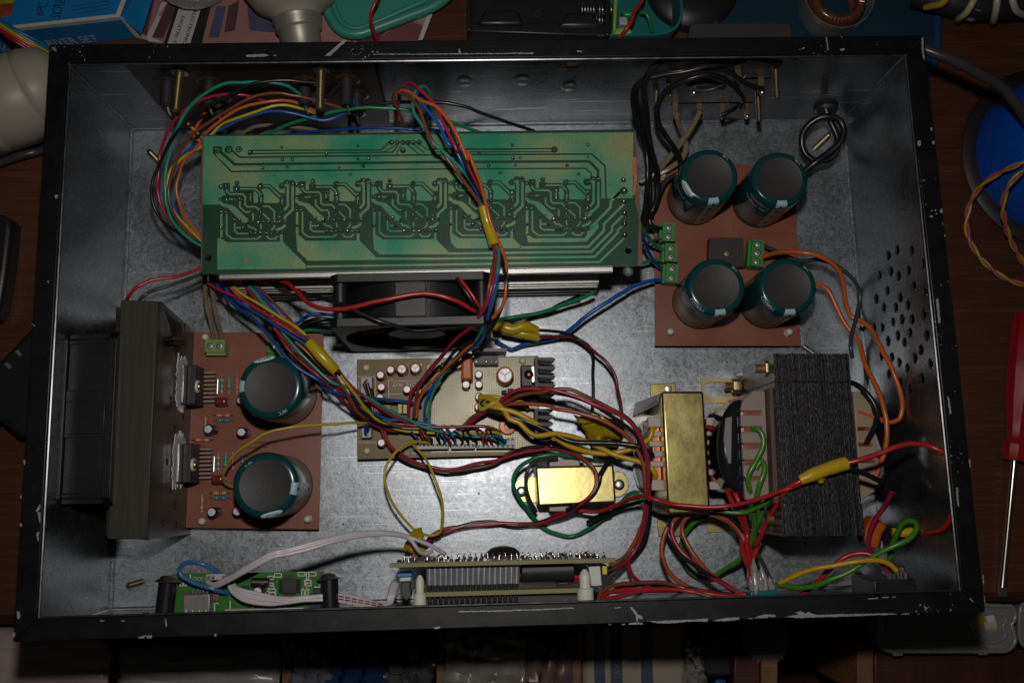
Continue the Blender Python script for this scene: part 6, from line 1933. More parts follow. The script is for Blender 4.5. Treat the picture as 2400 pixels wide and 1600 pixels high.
wire('red wire from the left fan passing under the green board', 'red', 4, [(1160, 1190, 58), (1190, 1140, 62), (1250, 1070, 64), (1400, 1000, 62), (1600, 978, 58), (1750, 935, 54), (1900, 870, 50)], 0.95)
wire('black wire from the left fan passing under the green board', 'grey', 4, [(1280, 1190, 58), (1320, 1150, 60), (1400, 1100, 58), (1600, 1040, 54), (1750, 990, 50), (1900, 930, 46)], 0.95)
SPK = thing('speaker_cable', 'clear twin speaker cable with copper cores running into the pale green terminal', 'cable', P('W', 200, 700, 0))
for dx in (0, 95):
    L = [(110 + dx * .9, 100, 40), (118 + dx * .9, 300, 36), (135 + dx, 500, 30), (175 + dx, 700, 26), (215 + dx, 860, 20), (235 + dx, 985, 15)]
    build('clear_sheath', wmesh(pts_of('W', L), 1.35), WIRE['clear'], SPK, sharp=80)
    build('copper_core', wmesh(pts_of('W', L), 0.55, 6), COPPER, SPK, sharp=80)
bl_ = wire('blue wire sweeping across the steel floor to the lower green terminal', 'blue', 6, [(1430, 1005, 15), (1390, 1005, 15), (1250, 1015, 20), (1100, 1070, 24), (900, 1190, 26), (700, 1320, 24), (560, 1440, 20), (450, 1510, 16), (300, 1560, 12), (10, 80, 40, 8), (5, 2352, 1640, 6), (5, 2200, 1560, 8)], 1.15)
wire('green wire leaving the right end of the heat sink', 'green', 6, [(760, 1110, 30), (690, 1150, 28), (550, 1200, 24), (300, 1290, 18), (0, 1352, 14), (5, 2250, 1362, 14), (2100, 1400, 20)], 1.2)
wire('black wire lying below the green wire by the heat sink', 'black', 6, [(620, 1150, 20), (450, 1220, 10), (250, 1330, 7), (0, 1400, 6), (5, 2250, 1430, 8)], 1.0)
wire('blue wire bending down into the third green terminal', 'navy', 6, [(1180, 560, 50), (1215, 640, 42), (1250, 730, 32), (1310, 840, 22), (1380, 905, 15), (1430, 925, 14)], 1.1)
wire('green wire bending into the second green terminal', 'green', 6, [(1170, 480, 46), (1220, 560, 38), (1290, 660, 26), (1350, 715, 18), (1420, 745, 14)], 1.1)
wire('straight green wire entering the second green terminal from below', 'green', 6, [(1170, 850, 20), (1290, 832, 17), (1420, 815, 14)], 1.1)
wire('black wire entering the first green terminal', 'black', 6, [(1180, 440, 40), (1240, 490, 30), (1310, 520, 20), (1420, 535, 14)], 1.1)
wire('thin grey wire entering the gap between two green terminals', 'grey', 6, [(1200, 690, 30), (1280, 650, 20), (1400, 625, 14)], 0.8)
for lab, c_, L, r_ in (('blue wire emerging from behind the left side of the middle fan', 'blue', [(1290, 790, 16), (1380, 730, 20), (1470, 670, 22), (1600, 645, 22), (1750, 655, 20), (1900, 680, 16)], 1.0),
                       ('upper black wire emerging from behind the left side of the middle fan', 'black', [(1340, 830, 14), (1430, 760, 18), (1550, 715, 20), (1720, 715, 19), (1900, 740, 16)], 1.0),
                       ('middle black wire emerging from behind the left side of the middle fan', 'black', [(1370, 850, 12), (1480, 790, 15), (1600, 755, 17), (1760, 755, 16), (1900, 780, 14)], 1.0),
                       ('lowest black wire emerging from behind the left side of the middle fan', 'black', [(1390, 860, 10), (1520, 820, 12), (1680, 795, 13), (1900, 800, 12)], 1.0),
                       ('green wire emerging from behind the left side of the middle fan', 'green', [(1330, 900, 14), (1420, 868, 15), (1550, 858, 16), (1750, 872, 15), (1920, 880, 13)], 1.1)):
    wire(lab, c_, 'W', L, r_, 'wires behind the middle fan')

# black zip cords of the speaker terminals
K1 = thing('speaker_cable', 'thick black zip cord looping from speaker terminals down beside the green board', 'cable', P('K', 250, 900, 0))
for dx, dy in ((0, 0), (0, 13)):
    build('cord_strand', wmesh(pts_of('K', [(1940, 145 + dy, 84), (1800, 125 + dy, 86), (1650, 85 + dy, 90), (1400, 70 + dy, 92), (1000, 80 + dy, 92), (620, 88 + dy, 90), (430, 150 + dy, 86), (310 + dy, 270 + dy, 82), (250 + dy, 420, 76), (255 + dy, 600, 68), (285 + dy, 800, 60), (305 + dy, 1000, 52), (350 + dy, 1250, 40), (420 + dy, 1500, 30), (6, 1325 + dy, 80, 26), (1335 + dy, 210, 22), (1300 + dy, 340, 18), (1250 + dy, 450, 16), (1300, 515 + dy, 15), (1420, 545, 14)]), 1.45), WIRE['black'], K1, sharp=80)
K2 = thing('speaker_cable', 'inner black zip cord bending round outside its neighbour left of the power supply board', 'cable', P('K', 200, 700, 0))
for dx in (0, 14):
    build('cord_strand', wmesh(pts_of('K', [(1490, 105 + dx, 80), (1350, 140 + dx, 84), (1100, 160 + dx, 86), (800, 230 + dx, 84), (480, 282 + dx, 80), (260, 345 + dx, 76), (150 + dx, 430 + dx, 72), (115 + dx, 560, 66), (140 + dx, 760, 58), (205 + dx, 960, 50), (280 + dx, 1180, 40), (300 + dx, 1400, 36), (6, 1240 + dx, 60, 34), (1232 + dx, 220, 34), (1215 + dx, 380, 36), (1180, 520, 40), (1120, 600, 44)]), 1.4), WIRE['black'], K2, sharp=80)
K3 = thing('speaker_cable', 'single black cord running from the upper right lug across behind the loops', 'cable', P('K', 1200, 260, 40))
build('cord_strand', wmesh(pts_of('K', [(1715, 462, 62), (1640, 455, 64), (1500, 405, 70), (1380, 310, 76), (1250, 235, 79), (1000, 215, 80), (700, 250, 78), (400, 300, 74), (240, 380, 68), (170, 480, 62), (170, 640, 56), (230, 850, 48), (300, 1100, 38), (330, 1400, 30), (6, 1265, 80, 26), (1270, 240, 24), (1250, 400, 26), (1200, 540, 32), (1130, 620, 38)]), 1.5), WIRE['black'], K3, sharp=80)
K4 = thing('speaker_cable', 'black twin cord arching over the slot and dropping beside the nearest capacitor', 'cable', P('K', 600, 900, 0))
for dx, dy in ((0, 0), (13, 10)):
    build('cord_strand', wmesh(pts_of('K', [(1440, 690, 44), (1470, 600, 52), (1430, 500 + dy, 60), (1320, 400 + dy, 66), (1150, 318 + dy, 72), (1000, 298 + dy, 74), (800, 350 + dy, 72), (600, 435 + dy, 66), (480 + dx, 545, 60), (412 + dx, 700, 54), (428 + dx, 880, 46), (520 + dx, 1040, 38), (625 + dx, 1190, 32), (695 + dx, 1330, 24), (690 + dx, 1480, 20), (6, 1400 + dx, 110, 18), (1340 + dx, 240, 17), (1300 + dx, 360, 17), (1240, 440, 20), (1180, 480, 26)]), 1.35), WIRE['black'], K4, sharp=80)
wire('short black wire end hanging from the third speaker lug', 'black', 'K', [(1205, 785, 42), (1290, 745, 44), (1390, 685, 48), (1440, 650, 52)], 1.2)
wire('small black wire loop below the upper terminal slot', 'grey', 'K', [(790, 440, 60), (880, 478, 58), (1000, 488, 58), (1150, 450, 60), (1250, 395, 64)], 0.9)
wire('bare tinned wire bent between two speaker lugs', 'tin', 'K', [(1250, 665, 46), (1300, 620, 48), (1340, 540, 52), (1360, 450, 58), (1480, 330, 62), (1540, 230, 66)], 0.35)
for lab, L in (('clear copper-cored speaker wire from the first lug', [(665, 745, 42), (650, 800, 40), (690, 920, 34), (740, 1040, 28), (765, 1180, 24), (700, 1330, 20), (560, 1430, 16), (440, 1500, 14), (250, 1560, 12)]),
               ('clear copper-cored speaker wire from the second lug', [(940, 720, 42), (890, 830, 38), (800, 990, 33), (700, 1120, 28), (590, 1270, 22), (480, 1400, 18), (400, 1480, 15), (200, 1600, 12)])):
    o = thing('speaker_wire', lab, 'cable', P('K', *L[0]), 'clear wires from the speaker lugs')
    for k in (0, 16):
        LL = [(x + k, y + k * .6, z) for x, y, z in L]
        build('clear_sheath', wmesh(pts_of('K', LL), 1.15), WIRE['clear'], o, sharp=80)
        build('copper_core', wmesh(pts_of('K', LL), 0.5, 6), COPPER, o, sharp=80)

# power cord: knot inside, tail outside
PC = thing('power_cable', 'thick black mains cord tied in a loose knot inside and leaving past the right rim', 'cable', P(3, 500, 1250, 0))
build('knot', wmesh(pts_of(3, [(530, 1000, 28), (545, 1060, 27), (590, 1150, 27), (640, 1270, 26), (630, 1380, 25), (560, 1460, 24), (450, 1480, 23), (350, 1420, 23), (310, 1320, 24), (330, 1210, 26), (420, 1115, 29), (540, 1075, 32), (650, 1100, 32), (695, 1190, 31), (670, 1290, 30), (560, 1400, 28), (430, 1500, 26), (330, 1580, 22), (200, 1690, 16)]), 2.05, 12), WIRE['black'], PC, sharp=80)
build('outside_tail', wmesh(pts_of(3, [(1150, 380, 50), (1290, 405, 56), (1430, 455, 60), (1600, 520, 62), (1900, 650, 60), (2150, 810, 54), (2370, 1090, 44), (2600, 1500, 20)]), 2.9, 14), WIRE['grey'], PC, sharp=80)

# orange and black mains leads on the right
wire('long orange wire looping from the brown board past the vent holes', 'orange', 7, [(-60, 800, 18), (0, 775, 22), (150, 748, 34), (300, 748, 42), (450, 772, 44), (580, 842, 42), (660, 935, 38), (700, 1100, 32), (720, 1250, 28), (770, 1350, 27), (880, 1392, 30), (960, 1470, 34), (11, 1015, 10, 40), (1100, 170, 44), (1170, 330, 46), (1220, 480, 46), (1232, 610, 45), (1205, 715, 44), (1120, 742, 43), (1000, 700, 43), (820, 645, 43)], 1.35)
wire('orange wire passing beside the right end of the large transformer', 'orange', 7, [(380, 1030, 20), (470, 1050, 24), (550, 1100, 26), (620, 1240, 26), (720, 1420, 27), (830, 1568, 30), (11, 900, 220, 38), (1000, 430, 44), (1060, 600, 47), (1090, 780, 48), (1080, 950, 47), (1040, 1120, 45), (980, 1250, 43)], 1.4)
wire('black wire arching over the floor from the brown board to the transformer', 'grey', 7, [(-40, 690, 16), (60, 730, 20), (300, 822, 28), (480, 816, 34), (600, 852, 36), (720, 940, 36), (810, 1045, 34), (842, 1160, 32), (815, 1340, 32), (765, 1540, 34), (11, 758, 60, 36), (775, 150, 34)], 1.2)
wire('black wire curving over the right end of the transformer bobbin', 'black', 11, [(770, 380, 46), (800, 390, 48), (880, 450, 52), (960, 545, 54), (1002, 660, 54), (980, 775, 51), (940, 860, 48), (905, 935, 45)], 1.5)
RL = thing('mains_lead', 'red wire pair joined by a yellow sleeve lying on top of the large transformer', 'wire', P('B', 1000, 960, 74))
build('red_wire', wmesh(pts_of('B', [(1150, 905, 80), (1250, 885, 82), (11, 1000, 1040, 84), (1200, 960, 86), (1350, 938, 86), (1480, 960, 86), (1580, 1005, 88), (1680, 1060, 92)]) + [V3(215.5, -78, 96), V3(216.5, -95, 92), V3(216.8, -105, 80), V3(216, -108, 62), P(15, 1712, 100, 52)], 1.35), WIRE['red'], RL, sharp=80)
build('black_wire', wmesh(pts_of('B', [(1150, 935, 79), (1250, 960, 78), (1400, 1025, 72), (1530, 1090, 64), (1560, 1110, 62)]), 1.4), WIRE['black'], RL, sharp=80)
build('red_wire', wmesh(pts_of('B', [(860, 1020, 80), (780, 1060, 79), (700, 1110, 76), (600, 1260, 66), (530, 1390, 56), (450, 1560, 46), (14, 2260, 300, 44), (2205, 480, 48), (2185, 600, 56)]), 1.3), WIRE['red'], RL, sharp=80)
build('red_wire', wmesh(pts_of('B', [(840, 1050, 79), (690, 1115, 76), (500, 1180, 70), (250, 1240, 60), (10, 1700, 1520, 56), (1500, 1500, 54), (1300, 1445, 54), (1200, 1415, 48), (1080, 1440, 40), (960, 1500, 32), (800, 1560, 24), (14, 500, -10, 18), (350, 60, 13), (200, 100, 10), (0, 105, 8), (13, 2150, 95, 8), (1900, 135, 8), (1750, 150, 9), (1600, 230, 11), (1560, 300, 14)]), 1.15), WIRE['red'], RL, sharp=80)
sleeve(RL, [P('B', 800, 1040, 80.5), P('B', 880, 1005, 81), P('B', 980, 965, 81), P('B', 1080, 930, 81), P('B', 1168, 905, 80.5)], [2.5, 3.3, 3.2, 3.5, 3.5], TAPEO)
build('sleeve_nick', G().lathe([(0, 0), (0.0025, 0), (0.001, 0.002), (0, 0.0022)], P('B', 965, 1030, 79), (0.15, -1, 0), 8), TAPEO, RL)
OC = thing('orange_capacitor', 'flat orange capacitor wrapped by red wire at lower right of the large transformer', 'capacitor', P(15, 1000, 200, 0))
build('body', G().prism([P(15, 975, 20, 30), P(15, 1110, 130, 30), P(15, 1060, 200, 30), P(15, 1020, 350, 30), P(15, 900, 300, 30), P(15, 885, 215, 30), P(15, 920, 110, 30)], (0, 0, -0.012)), ORANGEP, OC, bevel=0.002, seg=3)
wire('dark pink wire hanging over the orange capacitor', 'crimson', 11, [(1145, 1370, 60), (1110, 1440, 54), (1060, 1530, 46), (15, 980, 80, 40), (935, 200, 36), (925, 300, 33), (960, 385, 30), (990, 440, 28)], 1.35)
wire('red wire running from the sleeve joint along the front wall to the switch', 'red', 'S', [(690, 560, 52), (780, 560, 50), (900, 530, 46), (1050, 430, 42), (1180, 320, 38), (1300, 200, 36), (1420, 100, 36), (1560, 40, 38), (1700, 30, 40), (1800, 70, 42), (1870, 150, 46), (1960, 260, 54)], 1.35)
wire('leaf green wire looping up and along the front wall', 'leaf', 'S', [(650, 390, 56), (760, 415, 54), (900, 440, 52), (1100, 410, 50), (1300, 330, 50), (1500, 240, 52), (1700, 120, 54), (1900, 10, 58), (15, 1150, 310, 60), (1290, 250, 62), (1360, 180, 62), (1365, 110, 60), (1310, 85, 57), (1240, 105, 54), (1180, 200, 50), (1140, 310, 44), (1120, 420, 44), (1130, 500, 52)], 1.45)
wire('amber yellow wire arching over to the black power switch', 'amber', 'S', [(660, 385, 56), (760, 345, 54), (900, 270, 52), (1100, 215, 52), (1300, 180, 54), (1500, 145, 56), (1700, 115, 58), (1880, 115, 58), (1990, 165, 58), (2060, 235, 58)], 1.35)
YJ = thing('taped_wire_joint', 'yellow taped joint with red wire against the right wall', 'wire joint', P(15, 1300, 190, 0))
sleeve(YJ, [P(15, 1140, 180, 42), P(15, 1250, 185, 43), P(15, 1380, 175, 44), P(15, 1480, 165, 44)], [2.2, 2.6, 3.0, 2.0], TAPEO)
build('red_wire', wmesh(pts_of(15, [(1470, 165, 44), (1560, 165, 44), (1660, 165, 46), (1710, 130, 50)]), 1.35), WIRE['red'], YJ, sharp=80)

# medium transformer leads
YB = thing('transformer_lead', 'thick yellow and black wires from the medium transformer to the olive board', 'wire', P(10, 700, 900, 0))
build('yellow_wire', wmesh(pts_of(10, [(1320, 790, 33), (1290, 800, 36), (1270, 880, 36), (1180, 945, 34), (1050, 995, 32), (850, 1028, 30), (650, 1000, 30), (500, 945, 31), (400, 880, 32), (250, 770, 34), (130, 700, 35), (0, 640, 35), ('C', 1580, 620, 34), (1480, 600, 30), (1440, 540, 26)]), 1.5), WIRE['amber'], YB, sharp=80)
build('yellow_wire', wmesh(pts_of(10, [(1310, 1255, 34), (1320, 1230, 36), (1290, 1175, 37), (1200, 1115, 36), (1050, 1070, 34), (900, 1020, 32), (750, 945, 32), (600, 890, 33), (400, 850, 35), (200, 860, 36), (60, 740, 36), ('C', 1760, 760, 36), (1690, 650, 35), (1560, 550, 33), (1430, 510, 27)]), 1.5), WIRE['amber'], YB, sharp=80)
build('black_wire', wmesh(pts_of(10, [(1300, 1060, 33), (1270, 1020, 37), (1150, 960, 38), (1000, 938, 37), (800, 935, 36), (600, 928, 35), (480, 900, 34), (300, 810, 34), (120, 730, 34), ('C', 1800, 740, 34), (1640, 690, 33), (1500, 640, 31), (1440, 600, 30), (1500, 560, 30)]), 1.55), WIRE['black'], YB, sharp=80)
build('yellow_wire', wmesh(pts_of('C', [(1960, 640, 20), (1900, 580, 26), (1700, 530, 32), (1560, 515, 32), (1430, 520, 28)]), 1.3), WIRE['yellow'], YB, sharp=80)
build('yellow_wire', wmesh(pts_of('C', [(2000, 480, 24), (1850, 490, 29), (1700, 530, 33), (1560, 600, 34), (1450, 660, 32), (1430, 600, 30), (1500, 560, 29)]), 1.3), WIRE['yellow'], YB, sharp=80)
H5 = thing('wire_harness', 'red brown and black wires arching right from the olive board past the brass transformer', 'wire harness', P(10, 900, 600, 0))
strand(H5, 'crimson', 'C', [(1300, 860, 20), (1380, 760, 24), (1480, 680, 28), (1650, 570, 34), (1800, 460, 39), (1950, 425, 42), (2150, 435, 44), (10, 280, 430, 45), (500, 480, 47), (700, 550, 48), (900, 640, 48), (1060, 720, 46), (1160, 830, 44), (1210, 950, 42), (1250, 1080, 40), (1250, 1300, 36), (1230, 1500, 30), (14, 1200, 150, 24), (1160, 300, 22), (1080, 420, 22), (1000, 490, 28), (880, 560, 46)], 1.1)
strand(H5, 'brown', 'C', [(1250, 860, 20), (1340, 750, 24), (1470, 680, 28), (1680, 590, 33), (1850, 500, 38), (2000, 470, 41), (10, 250, 470, 44), (400, 445, 46), (560, 450, 47), (700, 510, 47), (880, 600, 46), (1040, 690, 45), (1140, 800, 43), (1190, 920, 41), (1240, 1100, 39), (1260, 1300, 35), (1250, 1500, 29), (14, 1220, 120, 23), (1170, 260, 20), (1060, 400, 20), (960, 480, 28), (860, 520, 40)], 1.1)
strand(H5, 'rust', 'C', [(1220, 870, 20), (1330, 770, 23), (1450, 690, 26), (1700, 600, 30), (1900, 585, 33), (2200, 610, 36), (10, 400, 615, 38), (600, 650, 40), (800, 710, 41), (950, 790, 41), (1060, 880, 40), (1140, 980, 38), (1200, 1100, 37), (1230, 1300, 34), (1230, 1480, 28), (14, 1190, 130, 22), (1120, 280, 18), (1030, 400, 18), (900, 480, 26)], 1.1)
strand(H5, 'black', 'C', [(1700, 560, 30), (1900, 450, 36), (10, 240, 455, 42), (500, 490, 45), (700, 560, 46), (850, 640, 46), (1000, 740, 44), (1120, 840, 42), (1190, 960, 40), (1260, 1200, 37), (1270, 1500, 29), (14, 1250, 120, 23), (1200, 280, 20), (1090, 420, 19), (960, 500, 26)], 1.1)
TR_ = thing('fan_lead', 'thin red and black wires from the yellow joint under the fan to a tape wad', 'wire', P(10, 900, 300, 0))
build('red_wire', wmesh(pts_of(6, [(250, 1530, 22), (400, 1525, 18), (550, 1530, 16), (10, 650, 10, 17), (750, 90, 20), (860, 180, 22), (940, 290, 22), (970, 430, 22), (1000, 570, 24), (1010, 680, 26)]), 0.95), WIRE['maroon'], TR_, sharp=80)
build('black_wire', wmesh(pts_of(6, [(240, 1465, 22), (380, 1470, 20), (500, 1490, 18), (620, 1550, 17), (10, 700, 40, 18), (745, 120, 20), (748, 260, 22), (745, 480, 24), (735, 650, 24), (740, 740, 24)]), 0.9), WIRE['black'], TR_, sharp=80)
j1 = sleeve(TR_, [P(5, 2180, 1440, 24), P(5, 2260, 1430, 25), P(5, 2352, 1460, 25), P(6, 100, 1430, 25), P(6, 235, 1470, 22)], [2.2, 3.4, 3.2, 3.4, 2.2], TAPE)
j2 = sleeve(TR_, [P(5, 2260, 1470, 22), P(6, 0, 1480, 22), P(6, 120, 1500, 22), P(6, 250, 1535, 20)], [2.2, 2.8, 3.0, 2.2], TAPE)
TW = thing('tape_wad', 'crumpled wad of yellow tape between olive board and medium transformer', 'tape', P(10, 820, 850, 0))
random.seed(8)
def flap(L, jit=1.0):                                   # bent piece of tape: grid between four corners with sharp folds
    c4 = [P(10, *q) for q in L]
    nx, ny = 5, 4
    vs = []
    for jj in range(ny + 1):
        for ii in range(nx + 1):
            p = c4[0].lerp(c4[1], ii / nx).lerp(c4[3].lerp(c4[2], ii / nx), jj / ny)
            vs.append(p + V3(random.uniform(-.7, .7) * jit, random.uniform(-.7, .7) * jit, random.uniform(-.8, .8) * jit))
    o = build('tape_fold', G().add(vs, [(jj * (nx + 1) + ii, jj * (nx + 1) + ii + 1, (jj + 1) * (nx + 1) + ii + 1, (jj + 1) * (nx + 1) + ii) for jj in range(ny) for ii in range(nx)]), TAPE, TW, sharp=14)
    so = o.modifiers.new('t', 'SOLIDIFY')
    so.thickness = 0.0004


flap([(570, 680, 30), (790, 660, 33), (800, 730, 29), (610, 748, 27)])
flap([(640, 760, 22), (850, 690, 34), (880, 880, 24), (730, 960, 12)])
flap([(800, 680, 33), (1030, 745, 27), (1015, 900, 20), (860, 880, 25)])
flap([(760, 880, 22), (1010, 850, 20), (960, 1000, 12), (790, 1040, 10)], .8)
flap([(660, 800, 16), (900, 860, 22), (900, 1060, 8), (730, 1000, 8)])
build('orange_wire_end', wmesh(pts_of(10, [(780, 880, 18), (800, 960, 20), (760, 1020, 18), (830, 1070, 14), (900, 1040, 14), (940, 1080, 14)]), 1.2), WIRE['rust'], TW, sharp=80)
build('black_wire_end', wmesh(pts_of(10, [(930, 1000, 14), (900, 1080, 20), (850, 1150, 28), (810, 1220, 32), (800, 1290, 32), (760, 1380, 31), (690, 1450, 30), (500, 1550, 26)]), 1.3), WIRE['black'], TW, sharp=80)

# loops round the small brass transformer
H6 = thing('wire_loop', 'loop of black brown and red wires coiled over the small brass transformer', 'wire', P(10, 500, 1300, 27))
for k, c_ in enumerate(('black', 'brown', 'crimson')):
    d = k * 9
    strand(H6, c_, 10, [(0, 1020 + d, 14), (150, 985 + d, 16), (350, 975 + d, 20), (550, 1010 + d, 26), (680, 1090 + d, 31), (760 - d * .3, 1180, 32), (795 - d, 1270, 32), (770 - d, 1370, 32), (690 - d, 1460, 31), (580 - d, 1540, 26), (14, 430 - d, 30 + d, 18), (250, 90 + d, 12), (100, 125 - d, 9), (13, 2300, 120 - d, 8), (2150, 90 + d, 8), (1950, 110 + d, 8), (1800, 150 + d, 9), (1650, 220, 11), (1560, 290, 14)], 1.0)
strand(H6, 'grey', 10, [(220, 1560, 16), (160, 1450, 24), (130, 1330, 29), (140, 1200, 31), (200, 1110, 30), (300, 1080, 28), (420, 1070, 26)], 1.1)
wire('green wire circling the small brass transformer', 'green', 10, [(650, 1080, 20), (520, 1050, 24), (400, 1035, 26), (250, 1055, 26), (100, 1130, 24), (20, 1230, 22), (10, 1330, 20), (60, 1440, 16), (130, 1530, 12), (14, 200, 50, 8), (300, 150, 5), (450, 210, 4), (580, 215, 4), (720, 140, 8), (820, 60, 10), (1000, -40, 16), (10, 1180, 1470, 22), (1215, 1420, 26), (1160, 1385, 26), (1080, 1400, 22), (1000, 1500, 14)], 1.2)
build('tape_wrap', wmesh(pts_of(14, [(700, 110, 8), (800, 50, 10), (900, 0, 14)]), 2.2), WIRE['black'], H6, sharp=80)

# red, brown and green coils at the front right
H7 = thing('wire_loop', 'big coil of reddish brown and black wires in front of the large transformer', 'wire', P(14, 1800, 300, 0))
strand(H7, 'rust', 14, [(2170, 800, 58), (2000, 690, 50), (1850, 590, 42), (1750, 490, 36), (1640, 340, 32), (1570, 200, 30), (1570, 90, 30), (1650, 15, 32), (1780, 0, 34), (1900, 30, 36), (2020, 110, 36), (2120, 240, 36), (2150, 330, 38), (2180, 480, 46)], 1.3)
strand(H7, 'rust', 14, [(2100, 810, 56), (1950, 790, 52), (1800, 740, 48), (1600, 680, 42), (1450, 560, 36), (1380, 400, 32), (1390, 240, 30), (1450, 110, 30), (1560, 10, 32), (1700, -40, 34), (1850, -20, 36), (1990, 60, 37), (2100, 190, 37), (2160, 300, 38)], 1.3)
strand(H7, 'crimson', 14, [(2150, 800, 57), (1980, 680, 50), (1800, 570, 42), (1650, 450, 36), (1530, 330, 33), (1470, 200, 31), (1480, 100, 30), (1540, 20, 31)], 1.2)
strand(H7, 'black', 14, [(2140, 810, 57), (1960, 670, 49), (1760, 540, 41), (1600, 420, 35), (1500, 300, 32), (1440, 200, 30), (1460, 60, 31), (1560, -20, 34), (1700, -60, 36), (1900, -10, 38), (2050, 90, 38), (2130, 180, 38)], 1.2)
wire('leaf green wire ring lying on the floor before the large transformer', 'leaf', 14, [(1790, 35, 20), (1700, 70, 16), (1610, 160, 12), (1560, 280, 8), (1570, 420, 6), (1620, 530, 6), (1730, 600, 8), (1850, 590, 14), (1980, 510, 20), (2090, 430, 26), (2160, 370, 30), (2220, 180, 38), (10, 2300, 1560, 46), (2260, 1480, 52), ('B', 450, 1180, 62), (480, 1060, 66), (515, 960, 66), (505, 900, 65), (480, 890, 64), (450, 950, 64)], 1.4)
wire('leaf green wire hooking out of the large transformer bobbin', 'leaf', 'B', [(420, 632, 62), (460, 628, 65), (500, 680, 66), (505, 760, 66), (470, 850, 66), (420, 940, 66), (385, 1020, 65), (395, 1120, 62), (430, 1200, 56), (440, 1320, 46), (435, 1500, 36), (14, 2240, 300, 34), (2180, 480, 44)], 1.4)
wire('leaf green wire draped from the coil to the bobbin feet', 'leaf', 'B', [(110, 1270, 46), (220, 1295, 48), (340, 1300, 50), (440, 1260, 54), (560, 1200, 62), (660, 1150, 72), (700, 1130, 74)], 1.3)
for lab, L in (('red wire leaving the medium transformer at its upper right', [('T', 725, 520, 34), (770, 530, 37), (820, 580, 38), (870, 680, 40), (900, 820, 42), (935, 960, 46), (980, 1090, 50), (1015, 1180, 52), (1060, 1300, 46), (1090, 1450, 40), (14, 2165, 300, 42), (2185, 480, 48), (2180, 600, 56)]),
               ('red wire leaving the medium transformer at its lower right', [('T', 755, 880, 32), (800, 900, 34), (850, 960, 36), (900, 1060, 40), (940, 1160, 44), (965, 1210, 46), (1010, 1300, 44), (1060, 1420, 38), (14, 2110, 250, 36), (2120, 340, 40), (2170, 500, 48)])):
    wire(lab, 'red', 'T', L, 1.35, 'red leads of the medium transformer')
wire('dark wire dropping into the glued encoder from behind', 'grey', 'S', [(380, -30, 38), (440, 60, 42), (510, 190, 48), (560, 300, 54), (600, 390, 58)], 1.1)
wire('red wire pressed into the glue of the encoder', 'red', 'S', [(330, -60, 40), (345, 80, 44), (350, 200, 50), (340, 330, 58), (345, 430, 62)], 1.35)
H8 = thing('wire_harness', 'red and brown wires lying along the front wall between display and encoder', 'wire harness', P(14, 1500, 720, 30))
strand(H8, 'brown', 14, [(790, 830, 62), (800, 770, 60), (880, 690, 56), (1000, 660, 53), (1200, 640, 50), (1380, 645, 48), (1520, 680, 47), (1700, 740, 50), (1900, 790, 54), (2080, 805, 58)], 1.1)
strand(H8, 'red', 14, [(800, 840, 60), (860, 750, 56), (1000, 720, 52), (1200, 705, 50), (1500, 705, 48), (1750, 740, 50), (1950, 770, 54), (2120, 775, 58)], 1.2)
strand(H8, 'crimson', 14, [(790, 820, 58), (1000, 770, 54), (1200, 730, 50), (1400, 725, 48), (1700, 720, 48), (1950, 760, 52), (2150, 750, 56)], 1.2)
strand(H8, 'black', 14, [(850, 760, 54), (1000, 690, 50), (1150, 668, 46), (1300, 668, 44), (1500, 690, 44), (1700, 710, 46), (2000, 750, 50)], 1.0)
strand(H8, 'red', 14, [(1060, 430, 20), (1080, 520, 26), (1120, 600, 34), (1190, 660, 42), (1260, 690, 48)], 1.2)

# thin yellow wires
wire('thin yellow wire arching from behind lower left capacitor to the olive board', 'yellow', 8, [(2200, 1350, 12), (2120, 1330, 16), (2060, 1290, 22), (2050, 1210, 30), (2110, 1090, 38), (2220, 980, 44), (2352, 890, 48), (9, 120, 830, 50), (350, 785, 48), (600, 768, 42), (800, 755, 36), (960, 748, 28), (1060, 758, 20)], 0.7)
wire('thin yellow wire loop hanging from the olive board over the floor', 'yellow', 9, [(1600, 935, 19), (1540, 925, 22), (1430, 918, 26), (1330, 970, 30), (1240, 1070, 34), (1185, 1180, 36), (1190, 1300, 36), (1240, 1450, 34), (1310, 1568, 31), (13, 1400, 110, 28), (1520, 190, 25), (1620, 210, 23), (1690, 180, 24), (1710, 80, 28), (9, 1710, 1490, 32), (1660, 1300, 34), (1600, 1150, 32), (1520, 1030, 26), (1440, 945, 20)], 0.75)
YP = thing('yellow_connector', 'small yellow plugs at the rear left corner of the display module', 'connector', P(13, 1450, 280, 20))
for x0, y0, x1, y1 in ((1470, 190, 1500, 240), (1400, 290, 1460, 330), (1480, 340, 1530, 360)):
    build('plug', G().cyl(P(13, x0, y0, 40), P(13, x1, y1, 38), 0.0034, n=14), TAPEO, YP, bevel=0.0008)

